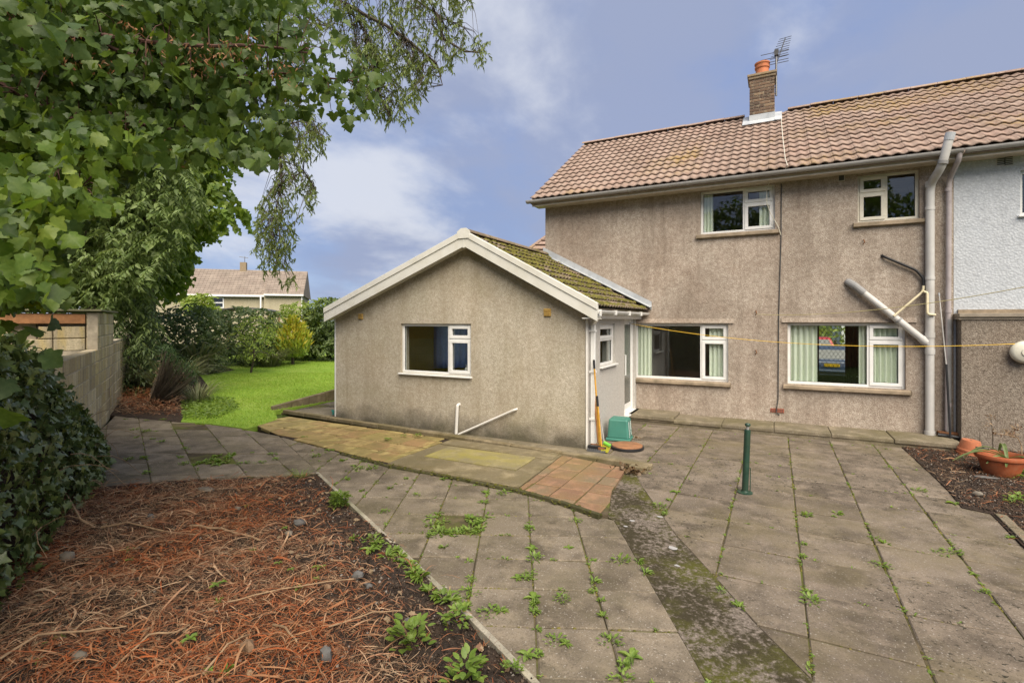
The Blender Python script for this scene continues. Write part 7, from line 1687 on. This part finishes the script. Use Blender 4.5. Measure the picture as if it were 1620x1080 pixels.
# terracotta bowl
bc = gp(1583.5, 751); bowl = thing('terracotta_bowl', 'large terracotta bowl planter with long strap leaves in the narrow bed by the lean-to wall', 'planter', tuple(bc))
mb = MB(); mb.lathe([(.0, .0), (.165, 0), (.175, .015), (.20, .09), (.228, .175), (.238, .215), (.262, .222), (.270, .245), (.262, .272), (.240, .275), (.226, .25), (.21, .18), (0, .18)], bc, 36); smooth_angle(mb.build('bowl', 'terracotta', bowl), 40)
mb = MB(); mb.lathe([(0, .205), (.12, .20), (.222, .185)], bc, 24); mb.build('soil', 'soil', bowl)
def arc(p0, d, L, rise, n=9, drop=1.0):
    d = Vector(d).normalized(); return [Vector(p0)+d*(L*k/n)+Vector((0, 0, rise*(k/n)*2-drop*rise*2.2*(k/n)**2)) for k in range(n+1)]
def strap(mb, pts, w_):
    n = len(pts)
    for i in range(n-1):
        a, b = pts[i], pts[i+1]; dd_ = (b-a).normalized(); s_ = dd_.cross(Vector((0, 0, 1))).normalized(); w0 = w_*math.sin(math.pi*min(.95, .25+.72*i/n))+.001; w1 = w_*math.sin(math.pi*min(.97, .25+.72*(i+1)/n))+.001
        mb.add([a-s_*w0, a+Vector((0, 0, -w0*.5)), a+s_*w0, b-s_*w1, b+Vector((0, 0, -w1*.5)), b+s_*w1], [(0, 1, 4, 3), (1, 2, 5, 4)])
RV = Vector((_c, _s, 0)); FV = Vector((-_s, _c, 0))
for dirv, L, rise in ((-RV*1+FV*.2, .50, .20), (-RV+FV*.35, .42, .26), (-RV*.9-FV*.3, .36, .10), (RV*.3+FV*.5, .35, .3), (-RV*.7-FV*.7, .40, .06), (-RV+FV*.1, .58, .17), (RV*.2-FV*.5, .3, .12)):
    mb = MB(); strap(mb, arc(bc+RV*.13+FV*.05+Vector((0, 0, .20)), dirv, L*1.15, rise*1.25), .022); mb.build('strap_leaf', 'leaf_strap', bowl)
# dry stems by the bowl
ds = thing('dry_stems', 'thin dark dead stems standing between the bowl and the lean-to wall', 'plant', tuple(gp(1570, 725)))
mb = MB(); b0 = gp(1571, 728); limb(mb, [b0, dp(1570.5, 690, proj(b0)[2]), dp(1567.5, 656, proj(b0)[2])], .008, .004); mb.build('stem', 'bark', ds)
b0 = gp(1550, 715); mb = MB(); limb(mb, [b0, dp(1549.5, 684, proj(b0)[2])], .006, .003); mb.build('stem', 'bark', ds)
b0 = gp(1525, 708); mb = MB(); limb(mb, [b0, dp(1530, 690, proj(b0)[2]), dp(1534, 677, proj(b0)[2]), dp(1531, 675, proj(b0)[2])], .012, .008); mb.build('stem', 'dark_metal', ds)
P = []
for (u, v_, n) in ((1568, 660, 22), (1561, 672, 14), (1600, 687, 30), (1608, 678, 24), (1575, 686, 12), (1590, 685, 14)): P += [tuple(dp(u+rnd.uniform(-7, 7), v_+rnd.uniform(-5, 5), 6.9+rnd.uniform(-.1, .25))) for _ in range(n)]
P = np.array(P); V, T = scatter_arrays(LAN, P, rng.normal(0, 1, P.shape), rng.normal(0, 1, P.shape), rng.uniform(.03, .07, len(P))); o = link_mesh('dead_leaves', arrays_mesh('dead_leaves', V, T, 'leaf_dead', ORG[ds]), ds); o['kind'] = 'stuff'
mb = MB(); q_ = [dp(1578, 686, 6.95), dp(1595, 688, 6.95), dp(1610, 692, 6.95), dp(1616, 705, 6.95), dp(1617, 728, 6.9)]; limb(mb, q_, .005, .006); mb.build('stem', 'twig', ds)
for u, v_ in ((1612, 752), (1618, 748), (1608, 757), (1605, 795), (1614, 790)):
    o = link_mesh('weed', bigm[1], None, gp(u, v_, .01)); o.scale = (.8,)*3; tag(o, 'green weed in the narrow bed beside the terracotta bowl', 'weed', 'weeds beside the terracotta bowl')
# upturned pot with black pipe
fp = gp(1533, 719); fpo = thing('upturned_pot', 'upside down ribbed terracotta pot beside a black pipe stub', 'pot', tuple(fp)); tl_ = Vector((.10, -.05, 1))
mb = MB(); mb.lathe([(.155, 0), (.158, .03), (.150, .035), (.148, .06), (.152, .065), (.148, .09), (.140, .095), (.118, .20), (.108, .225), (.0, .228)], fp, 28, tl_); smooth_angle(mb.build('pot', 'terracotta_pale', fpo), 35)
mb = MB(); mb.lathe([(.0, .229), (.016, .2295)], fp, 10, tl_); mb.build('drain_hole', 'dark_metal', fpo)
bp = gp(1543, 722); bpo = thing('black_pipe_stub', 'short black plastic pipe elbow lying against the upturned pot', 'pipe', tuple(bp)); a = bp+Vector((0, 0, .085)); ax = (RV*.9+FV*.35).normalized()
mb = MB(); mb.lathe([(.058, 0), (.075, 0), (.078, .03), (.070, .035), (.066, .16), (.05, .16), (.058, .0)], a-ax*.03, 20, ax); smooth_angle(mb.build('pipe', 'black_plastic', bpo), 40); mb = MB(); mb.tube([a+ax*.1, a+ax*.13-Vector((0, 0, .075))], .06, 14); mb.build('elbow', 'black_plastic', bpo)
# recycling box, lid, brooms by the extension
gb = gp(966, 697); box = thing('green_box', 'green plastic box upside down beside the white side wall with white lettering', 'box', tuple(gb))
def tap(mb, c, w0, d0, w1, d1, z0, z1, rot_):
    vs_ = []; cr, sr = math.cos(rot_), math.sin(rot_)
    for w_, d_, z in ((w0, d0, z0), (w1, d1, z1)):
        for a_, b_ in ((-1, -1), (1, -1), (1, 1), (-1, 1)): x, y = a_*w_/2, b_*d_/2; vs_.append((c[0]+x*cr-y*sr, c[1]+x*sr+y*cr, c[2]+z))
    mb.hexa(vs_)
gbc = (-2.375, gb.y+.16, .012); rb = R_(4)
mb = MB(); tap(mb, gbc, .37, .34, .32, .29, .03, .36, rb); mb.build('body', 'green_box', box, bevel=.03)
mb = MB(); tap(mb, gbc, .41, .38, .40, .37, .0, .04, rb); mb.build('rim', 'green_box', box, bevel=.008)
mb = MB(); tap(mb, gbc, .27, .24, .25, .22, .361, .367, rb); mb.build('base_panel', 'green_box', box, bevel=.002)
# white lettering on the box: two lines running down its right face
mb = MB(); lx = gbc[0]; rr_ = random.Random(3)
def on_face(s_, z):      # right face of the tapered box (s_ along y)
    w_ = .37-.05*(z-.03)/.33; c_, sn_ = math.cos(rb), math.sin(rb); x, y = w_/2+.0025, s_; return Vector((gbc[0]+x*c_-y*sn_, gbc[1]+x*sn_+y*c_, gbc[2]+z))
for (s0, z0, z1, n) in ((-.085, .07, .30, 7), (.06, .10, .29, 6)):
    for k in range(n):
        z = z1-(z1-z0)*k/(n-1); h = .0125; w_ = .021
        segs = [[(-1, -1, -1, 1), (-1, 1, 1, 1), (1, 1, 1, -1)], [(-1, -1, 1, 0), (1, 0, -1, 1)], [(-1, -1, 1, -1), (1, -1, 1, 1), (1, 1, -1, 1)], [(-1, -1, -1, 1), (-1, 0, 1, 0)], [(-1, -1, 1, -1), (-1, 1, 1, 1), (0, -1, 0, 1)]][rr_.randrange(5)]
        for a, b, c, d in segs: mb.bar(on_face(s0+a*w_, z+b*h), on_face(s0+c*w_, z+d*h), .008, .003, (1, 0, 0))
mb.build('lettering', 'white_print', box)
# round rusty lid
lc = gp(992, 709); lid = thing('round_lid', 'round rusty lid on a black rim lying on the patio', 'lid', tuple(lc))
mb = MB(); mb.lathe([(0, .005), (.262, .005), (.266, .02), (.262, .042), (.245, .045), (0, .040)], lc, 40); smooth_angle(mb.build('rim', 'black_plastic', lid), 40)
mb = MB(); mb.lathe([(.243, .041), (.240, .058), (.225, .064), (0, .066)], lc, 40); smooth_angle(mb.build('plate', 'rust_lid', lid), 40)
mb = MB(); c_ = gp(1003, 693); mb.box(c_.x-.18, c_.x+.14, c_.y-.12, c_.y+.12, .0, .028); o = mb.build('loose_slab', 'slab_grey', None, bevel=.006); tag(o, 'small loose grey slab between the green box and the rusty lid', 'slab')
n = 60; c_ = gp(990, 694); q = np.c_[c_.x+rng.normal(0, .07, n), c_.y+rng.normal(0, .06, n), .02+.04*rng.random(n)]; V, T = scatter_arrays([SYC[0], SYC[2]], q, rng.normal(0, 1, (n, 3)), rng.normal(0, 1, (n, 3)), rng.uniform(.03, .055, n)); o = link_mesh('fallen_leaves', arrays_mesh('fallen_leaves', V, T, 'leaf_brown')); tag(o, 'small heap of brown leaves beside the green box', 'leaves', None, 'stuff')
n = 90; c_ = gp(998, 748); q = np.c_[c_.x+rng.normal(0, .10, n), c_.y+rng.normal(0, .06, n), .01+.07*rng.random(n)]; V, T = scatter_arrays([SYC[0], SYC[2], SYC[1]], q, rng.normal(0, 1, (n, 3)), rng.normal(0, 1, (n, 3)), rng.uniform(.03, .055, n)); o = link_mesh('leaf_heap', arrays_mesh('leaf_heap', V, T, 'leaf_brown')); tag(o, 'heap of dry leaves caught at the end of the kerb', 'leaves', None, 'stuff')
# long handled tools
def tool(name, label, top, bot, r, hm, grip=None, d=8.0, cat='tool'):
    b = dp(bot[0], bot[1], d); b.z = max(b.z, .05); t = dp(top[0], top[1], d+.10); th_ = thing(name, label, cat, (b.x, b.y, .012)); mb = MB(); mb.tube([b, t], r, 8); smooth_angle(mb.build('handle', hm, th_), 50)
    if grip: mb = MB(); dd_ = (t-b).normalized(); mb.tube([t-dd_*grip, t+dd_*.01], r*1.35, 8); smooth_angle(mb.build('grip', 'black_plastic', th_), 50)
    return th_, b, t
t1, b, t = tool('yard_broom', 'yard broom with yellow handle and black grip leaning on the white downpipe', (939.5, 570), (948.5, 706), .014, 'yellow_handle', .13, 7.93, 'broom')
mb = MB(); mb.box(b.x-.17, b.x+.13, b.y-.09, b.y-.01, .055, .095); mb.build('head', 'black_plastic', t1, bevel=.008)
for i in range(9):
    mb = MB(); x = b.x-.15+i*.033; mb.hexa([(x-.018, b.y-.13, .014), (x+.012, b.y-.13, .014), (x+.012, b.y-.03, .014), (x-.018, b.y-.03, .014), (x-.012, b.y-.08, .06), (x+.012, b.y-.08, .06), (x+.012, b.y-.03, .06), (x-.012, b.y-.03, .06)]); mb.build('bristle_tuft', 'dark_metal', t1)
t2, b, t = tool('hoe', 'shorter tool with orange yellow shaft and dark grip in front of the broom', (944.5, 627), (951.5, 707), .014, 'yellow_handle', .15, 7.85)
mb = MB(); mb.box(b.x-.05, b.x+.06, b.y-.03, b.y+.02, .03, .09); mb.build('head', 'rust', t2, bevel=.01)
t3, b, t = tool('rake', 'brown wooden handled tool behind the yellow broom', (938, 598), (946, 700), .013, 'timber', None, 8.05)
mb = MB(); mb.box(b.x-.12, b.x+.10, b.y-.02, b.y+.03, .02, .08); mb.build('head', 'rust', t3, bevel=.01)
t4, b, t = tool('hand_brush', 'grey rod with lime green brush head and yellow bristles beside the green box', (948, 648), (956, 700), .009, 'bare_metal', None, 7.9, 'brush')
mb = MB(); a_ = dp(955, 699, 7.85); c_ = dp(966, 705, 7.80); mb.bar(a_, c_, .06, .035); mb.build('head', 'lime_plastic', t4, bevel=.006)
for i in range(6):
    f = (i+.5)/6; p = a_.lerp(c_, f); e = p+Vector((-.035, -.05, 0)); e.z = .02; mb = MB(); mb.bar(p-Vector((0, 0, .012)), e, .022, .02); mb.build('bristle_tuft', 'bristle', t4)
# teal rope at the far corner
mb = MB(); c_ = gp(531, 659); pts = []
for k in range(40): a = k*.75; r = .07+.03*math.sin(k*1.3); pts.append(Vector((c_.x+r*math.cos(a), c_.y+.6*r*math.sin(a), .06+.045*math.sin(k*.9)+.03)))
mb.tube(pts, .011, 5); o = mb.build('rope_coil', 'teal_rope', None); tag(o, 'teal green rope bundle at the far corner of the extension', 'rope')
# soap bottle inside the kitchen window
sx, szz = yp(738, 582, EY+.30).x, ew[2]+.0
so_ = thing('soap_bottle', 'white pump soap bottle inside the kitchen window of the extension', 'bottle', (sx, EY+.30, szz)); mb = MB(); mb.lathe([(0, .0), (.035, 0), (.036, .10), (.014, .125), (.013, .14)], (sx, EY+.30, szz), 14); smooth_angle(mb.build('body', 'upvc', so_), 50); mb = MB(); mb.tube([(sx, EY+.3, szz+.14), (sx, EY+.3, szz+.17), (sx-.03, EY+.3, szz+.168)], .006, 6); mb.build('pump', 'upvc', so_)
mb = MB(); mb.box(ew[0]-.05, ew[1]+.05, EY+.18, EY+.40, ew[2]-.04, ew[2]-.001); mb.build('window_board', 'upvc', ext)
# ---- washing lines
p0 = yp(998, 512, 10.55); p1 = yp(1611, 543.5, LY-.08)
def line(p, q, sag, r, mat, name, label, n=28):
    p, q = Vector(p), Vector(q); pts = [p.lerp(q, k/n)-Vector((0, 0, sag*4*(k/n)*(1-k/n))) for k in range(n+1)]; mb = MB(); mb.tube(pts, r, 6); o = mb.build(name, mat, None, smooth=True); tag(o, label, 'rope'); return o
line(p0, p1, .20, .0055, 'yellow_line', 'washing_line', 'yellow washing line stretched from the extension across both windows to the reel')
h0 = yp(1196, 497, YW-.05); line(h0, dp(1760, 425, 5.2), .16, .005, 'pale_line', 'washing_line', 'thin slack pale line rising from the wall hook over the lean-to wall')
rl = thing('line_winder', 'small orange box under the eaves beside the back door holding the washing line', 'winder', tuple(p0))
mb = MB(); c_ = yp(988, 505, 10.45); mb.box(c_.x-.08, c_.x+.03, c_.y-.07, c_.y+.07, c_.z-.07, c_.z+.08); mb.build('case', 'orange_box', rl, bevel=.012)
mb = MB(); mb.tube([(c_.x+.06, c_.y, c_.z-.08), (c_.x+.06, c_.y, c_.z+.10)], .018, 8); mb.bar((c_.x-.02, c_.y+.02, c_.z-.10), (p0.x, p0.y, p0.z+.01), .03, .03); mb.build('bracket', 'pipe_grey', rl)
rc = yp(1621, 557, LY-.075); reel = thing('line_reel', 'round cream plastic drum on the lean-to wall where the yellow line ends', 'reel', tuple(rc))
mb = MB(); mb.lathe([(0, -.07), (.13, -.07), (.165, -.04), (.172, 0.0), (.165, .04), (.15, .055), (0, .06)], rc, 30, (0, 1, 0)); smooth_angle(mb.build('drum', 'cream_plastic', reel), 50)
mb = MB(); mb.lathe([(0, -.085), (.055, -.085), (.06, -.069)], rc, 20, (0, 1, 0)); smooth_angle(mb.build('hub', 'cream_plastic', reel), 40)

# ================================================================== houses beyond the garden
fh = thing('cream_house', 'cream rendered house with brown tiled roof beyond the hedge', 'house', gpt(400, 50))
FHA = 0.0
def CP(lat, dep, z):
    c_, s_ = math.cos(FHA), math.sin(FHA); dl, dd_ = lat-L50(479), dep-50; x, y = camxy(L50(479)+dl*c_-dd_*s_, 50+dl*s_+dd_*c_) if FHA else camxy(lat, dep); return (x, y, z)
def fbox(mb, l0, l1, d0, d1, z0, z1): mb.hexa([CP(l0, d0, z0), CP(l1, d0, z0), CP(l1, d1, z0), CP(l0, d1, z0), CP(l0, d0, z1), CP(l1, d0, z1), CP(l1, d1, z1), CP(l0, d1, z1)])
def L50(u, d=50): return (u-CX)/FPX*d
FHA = R_(17); fe = 4.45; l0, l1, lm = L50(215), L50(479), L50(425)
mb = MB(); fbox(mb, l0, lm, 50, 57, -.1, fe); fbox(mb, lm-.01, l1, 49.4, 57.01, -.1, fe+.12); mb.build('wall', 'cream_render', fh)
rd, rz_ = 53.5, 7.15
mb = MB(); 
for (a, b, d0, e0) in ((l0-.2, lm, 49.7, fe), (lm, l1+.15, 49.1, fe+.10)):
    mb.add([CP(a, d0, e0), CP(b, d0, e0), CP(b, rd, rz_), CP(a, rd, rz_), CP(a, 57.4, fe), CP(b, 57.4, fe), CP(a, 57.4, fe-.15), CP(b, 57.4, fe-.15), CP(a, d0, e0-.12), CP(b, d0, e0-.12)], [(0,1,2,3),(3,2,5,4),(8,9,1,0),(0,3,4,6,8),(1,9,7,5,2)])
fr = mb.build('roof', 'far_roof', fh)
for r in range(14):
    f0, f1 = r/14, (r+1)/14; mb = MB()
    for (a, b, d0, e0) in ((l0-.2, lm-.01, 49.7, fe), (lm+.01, l1+.15, 49.1, fe+.10)):
        P = lambda f, o: (d0+(rd-d0)*f, e0+(rz_-e0)*f+o); n_ = int((b-a)/.33)
        for k in range(n_):
            x0 = a+(b-a)*k/n_; x1 = a+(b-a)*(k+1)/n_-.02; h = .07+rnd.uniform(-.012, .012)
            da, za = P(f0, h); db_, zb = P(f1, .012); mb.add([CP(x0, da, za-.06), CP(x1, da, za-.06), CP(x1, da, za), CP(x0, da, za), CP(x1, db_, zb), CP(x0, db_, zb)], [(0,1,2,3),(3,2,4,5)])
    o = mb.build('tile_course', 'far_roof', fr); o['kind'] = 'stuff'
mb = MB(); fbox(mb, l0-.2, lm, 49.55, 49.68, fe-.16, fe+.02); fbox(mb, lm+.01, l1+.15, 48.96, 49.08, fe-.06, fe+.10); mb.build('gutter', 'upvc', fh)
mb = MB(); fbox(mb, L50(419.5), L50(421.5), 49.2, 49.3, .1, fe-.1); mb.build('downpipe', 'upvc', fh); mb = MB(); fbox(mb, L50(478), L50(479.5), 49.2, 49.3, .1, fe-.1); mb.build('downpipe', 'upvc', fh)
wl0, wl1, wz0, wz1 = L50(346), L50(368), 2.03+19/807*50, 2.03+35/807*50
mb = MB(); 
for a in (fbox,):
    a(mb, wl0, wl1, 49.93, 49.99, wz1-.09, wz1); a(mb, wl0, wl1, 49.93, 49.99, wz0, wz0+.09); a(mb, wl0, wl0+.1, 49.93, 49.99, wz0+.09, wz1-.09); a(mb, wl1-.1, wl1, 49.93, 49.99, wz0+.09, wz1-.09); a(mb, wl0+.1, wl1-.1, 49.93, 49.99, (wz0+wz1)/2-.05, (wz0+wz1)/2+.05)
fwo = mb.build('window', 'upvc', fh); mb = MB(); fbox(mb, wl0+.1, wl1-.1, 49.96, 49.985, wz0+.09, wz1-.09); mb.build('pane', 'car_glass', fwo)
mb = MB(); fbox(mb, L50(407.5, 53.5), L50(416, 53.5), 53.2, 53.8, 6.6, 7.9); mb.build('chimney', 'concrete_cap', fh)
mb = MB(); cxh = L50(414, 53.5); mb.tube([CP(cxh, 53.3, 7.8), CP(cxh, 53.3, 8.5)], .03, 5); mb.tube([CP(cxh-.5, 53.3, 8.45), CP(cxh+.3, 53.3, 8.35)], .03, 5); mb.build('aerial', 'aerial_metal', fh)
FHA = 0.0
# dark arched canopy above the hedge
ac = thing('arched_canopy', 'dark arched canopy roof showing just above the hedge before the cream house', 'canopy', gpt(380, 34)); mb = MB(); n = 14
for d0 in (34.0,):
    vs_ = []
    for k in range(n+1):
        f = k/n; l = L50(335+90*f, 34); z = 2.50+.42*math.sin(math.pi*(.12+.76*f))
        vs_ += [CP(l, 34, z), CP(l, 36, z), CP(l, 36, z-.07), CP(l, 34, z-.07)]
    fs = [(4*k+i, 4*k+4+i, 4*k+4+(i+1) % 4, 4*k+(i+1) % 4) for k in range(n) for i in range(4)]+[(0,1,2,3),(4*n+3,4*n+2,4*n+1,4*n)]
    mb.add(vs_, fs)
mb.build('roof', 'dark_metal', ac)
for u in (338, 422):
    for dd_ in (34.2, 35.8): mb = MB(); mb.tube([CP(L50(u, 34), dd_, -.1), CP(L50(u, 34), dd_, 2.62)], .05, 6); mb.build('post', 'timber', ac)
# red roofed house behind the extension
rh = thing('red_roof_house', 'house with pinkish red tiled roof showing behind the extension ridge', 'house', gpt(870, 30))
mb = MB(); a, b = L50(815, 30), L50(1000, 30); zb = 5.4; fbox(mb, a+.4, b, 28.5, 35, -.5, zb); mb.build('wall', 'cream_render', rh)
mb = MB(); mb.add([CP(a, 28, zb), CP(b, 28, zb), CP(b, 35.5, zb), CP(a, 35.5, zb), CP(a+3.4, 31.7, 8.3), CP(b, 31.7, 8.3)], [(0, 1, 5, 4), (0, 4, 3), (3, 4, 5, 2), (0, 3, 2, 1), (1, 2, 5)]); rr2 = mb.build('roof', 'roof_tile', rh)
for r in range(9):
    f = r/9; mb = MB(); A_ = Vector(CP(a, 28, zb)).lerp(Vector(CP(a+3.4, 31.7, 8.3)), f); B_ = Vector(CP(b, 28, zb)).lerp(Vector(CP(b, 31.7, 8.3)), f); mb.bar(A_+Vector((0, 0, .03)), B_+Vector((0, 0, .03)), .30, .05); mb.build('tile_course', 'roof_tile', rr2)
mb = MB(); mb.tube([CP(a, 28, zb+.03), CP(a+3.4, 31.7, 8.33), CP(b, 31.7, 8.33)], .09, 6); mb.build('ridge_tile', 'roof_tile', rr2)

# ================================================================== street seen through the leaded window
def car(name, label, x, y, z, mat, sc=1.0, plate=True, rot_=0.0):
    th_ = thing(name, label, 'car', (x, y, z)); L, W_ = 4.0*sc, .86*sc
    prof = [(0, .32), (.0, .72), (.06, .92), (.16, .98), (.42, 1.40), (.62, 1.46), (1.9, 1.46), (2.25, 1.40), (2.95, .98), (3.85, .86), (4.0, .66), (4.0, .32)]
    def sect(f): return f
    mb = MB(); vs_ = []
    n = len(prof)
    for sgn in (-1, 1):
        for (yy, zz_) in prof:
            w_ = W_*(1.0 if zz_ < .98 else 1-.20*(zz_-.98)/.48); vs_.append((x+sgn*w_, y+yy*sc, z+zz_*sc))
    mb.add(vs_, [tuple(range(n)), tuple(range(2*n-1, n-1, -1))]+[(i, n+i, n+(i+1) % n, (i+1) % n) for i in range(n)]); bd = mb.build('body', mat, th_, bevel=.05)
    mb = MB(); f = lambda t, o=0: (y+(.16+.26*t)*sc-o, z+(.98+.42*t)*sc)
    (ya, za), (yb, zb_) = f(.10, .012), f(.90, .012); wa, wb = W_*.84, W_*.70
    mb.quad((x-wa, ya, za), (x+wa, ya, za), (x+wb, yb, zb_), (x-wb, yb, zb_)); mb.build('rear_window', 'car_glass', th_)
    for sgn in (-1, 1):
        mb = MB(); mb.quad((x+sgn*(W_*.985+.004), y+.55*sc, z+1.02*sc), (x+sgn*(W_*.985+.004), y+2.7*sc, z+1.02*sc), (x+sgn*(W_*.83+.004), y+2.2*sc, z+1.38*sc), (x+sgn*(W_*.83+.004), y+.62*sc, z+1.38*sc)); mb.build('side_window', 'car_glass', th_)
        mb = MB(); mb.box(x+sgn*W_*.80-.10, x+sgn*W_*.80+.10, y-.012, y+.02, z+.72*sc, z+.92*sc); mb.build('tail_light', 'lamp_red', th_, bevel=.01)
        for yy in (.75, 3.2):
            mb = MB(); c_ = (x+sgn*(W_-.10), y+yy*sc, z+.31*sc); mb.lathe([(.0, -.1), (.30*sc, -.1), (.315*sc, -.05), (.315*sc, .08), (.29*sc, .11), (.0, .11)], c_, 20, (sgn, 0, 0)); wh = mb.build('wheel', 'tyre', th_); mb = MB(); mb.lathe([(.20*sc, .111), (.18*sc, .118), (0, .115)], c_, 16, (sgn, 0, 0)); mb.build('rim', 'alloy', wh)
    mb = MB(); mb.box(x-W_, x+W_, y-.06, y+.05, z+.34*sc, z+.60*sc); mb.build('bumper', mat, th_, bevel=.03)
    if plate:
        mb = MB(); pz = z+.78*sc; mb.box(x-.26, x+.26, y-.03, y-.012, pz-.056, pz+.056); pl = mb.build('number_plate', 'plate_yellow', th_)
        mb = MB(); rq = random.Random(5)
        for k in range(7):
            xx = x-.21+k*.066+(.02 if k > 3 else 0)
            for s_ in range(2): mb.bar((xx+rq.choice((-.018, .018, 0)), y-.032, pz-.036), (xx+rq.choice((-.018, .018)), y-.032, pz+.036), .009, .004, (0, 1, 0))
        mb.build('plate_marks', 'black_plastic', pl)
    return th_
ct = ray(1316, 560); yc_ = 23.4; car('parked_car', 'dark blue car with yellow rear plate seen through the leaded window', ct[0]/ct[1]*yc_, yc_, -.488, 'car_blue')
ct = ray(1290, 530); yc_ = 30.5; car('parked_car', 'bright red car beyond the dark blue one, seen through the leaded window', ct[0]/ct[1]*yc_, yc_, -.30, 'car_red', plate=False)
wh_ = thing('white_street_house', 'pale house across the street seen through the leaded window', 'house', (6, 44, -.5)); mb = MB(); mb.box(4.2, 14, 44, 51, -.6, 4.2); mb.build('wall', 'upvc', wh_); mb = MB(); mb.prism([(43.6, 4.2), (51.4, 4.2), (47.5, 6.8)], 'x', 3.9, 14.3); mb.build('roof', 'far_roof', wh_)
for x in (5.3, 7.6, 10): mb = MB(); mb.box(x, x+1.0, 43.94, 43.99, 1.2, 2.4); mb.build('window', 'car_glass', wh_)
def round_bush(name, label, c, r, n, mat, size, cat='shrub', tm_=OVAL, sq=.9, trunk=None):
    c = np.array(c, float); th_ = thing(name, label, cat, (c[0], c[1], trunk if trunk is not None else c[2]-r*sq)); v = norm(rng.normal(0, 1, (n, 3))); rad = r*(.55+.45*rng.random(n)**.5)*(1+.12*np.sin(v[:, 0]*7)+.12*np.sin(v[:, 2]*9)); P = c+v*rad[:, None]*np.array([1, 1, sq])
    V, T = scatter_arrays(tm_, P, rng.normal(0, 1, (n, 3))+np.array([0, 0, -.3]), v+rng.normal(0, .5, (n, 3)), rng.uniform(.7, 1.2, n)*size); o = link_mesh('crown', arrays_mesh('crown', V, T, mat, ORG[th_]), th_); o['kind'] = 'stuff'
    mb = MB(); B_ = ORG[th_]; limb(mb, [B_, B_.lerp(Vector(c), .5), Vector(c)], max(.05, r*.07), max(.02, r*.03), 7); mb.build('trunk', 'bark', th_); return th_
round_bush('street_hedge', 'green roadside hedge behind the red car, seen through the leaded window', (3.2, 37, .8), 2.2, 1200, 'leaf_bright', .22, 'hedge', trunk=-.5)
round_bush('street_hedge', 'second roadside hedge left of the pale house across the street', (-1.5, 39, 1.2), 2.6, 1200, 'leaf_hedge', .22, 'hedge', trunk=-.5)
# ================================================================== behind the viewpoint (mirrored in the panes)
oh = thing('brick_outhouse', 'brown brick outhouse mirrored in the kitchen window', 'outhouse', (-14.5, -5.5, 0)); mb = MB(); mb.box(-19.5, -10.5, -8.2, -5.4, -.1, 2.3); mb.build('wall', 'airbrick', oh); mb = MB(); mb.prism([(-8.5, 2.3), (-5.1, 2.3), (-6.8, 3.4)], 'x', -19.7, -10.3); mb.build('roof', 'far_roof', oh)
fe_ = thing('board_fence', 'brown board fence behind the viewpoint, mirrored in the downstairs panes', 'fence', (0, -6.2, 0))
for i in range(84): mb = MB(); mb.box(-9.5+i*.16, -9.5+i*.16+.15, -6.2, -6.18, -.1, 1.75+rnd.uniform(-.02, .02)); mb.build('board', 'timber', fe_)
round_bush('garden_tree', 'leafy tree mirrored in the upper window below the chimney', (-2.6, -8.5, 5.2), 2.9, 5200, 'leaf_sycamore', .17, 'tree', SYC, 1.05, 0.0)
round_bush('garden_tree', 'tall leafy tree mirrored in the upper window beside the soil pipe', (2.6, -8.8, 6.6), 3.6, 6500, 'leaf_sycamore', .16, 'tree', SYC, 1.0, 0.0)
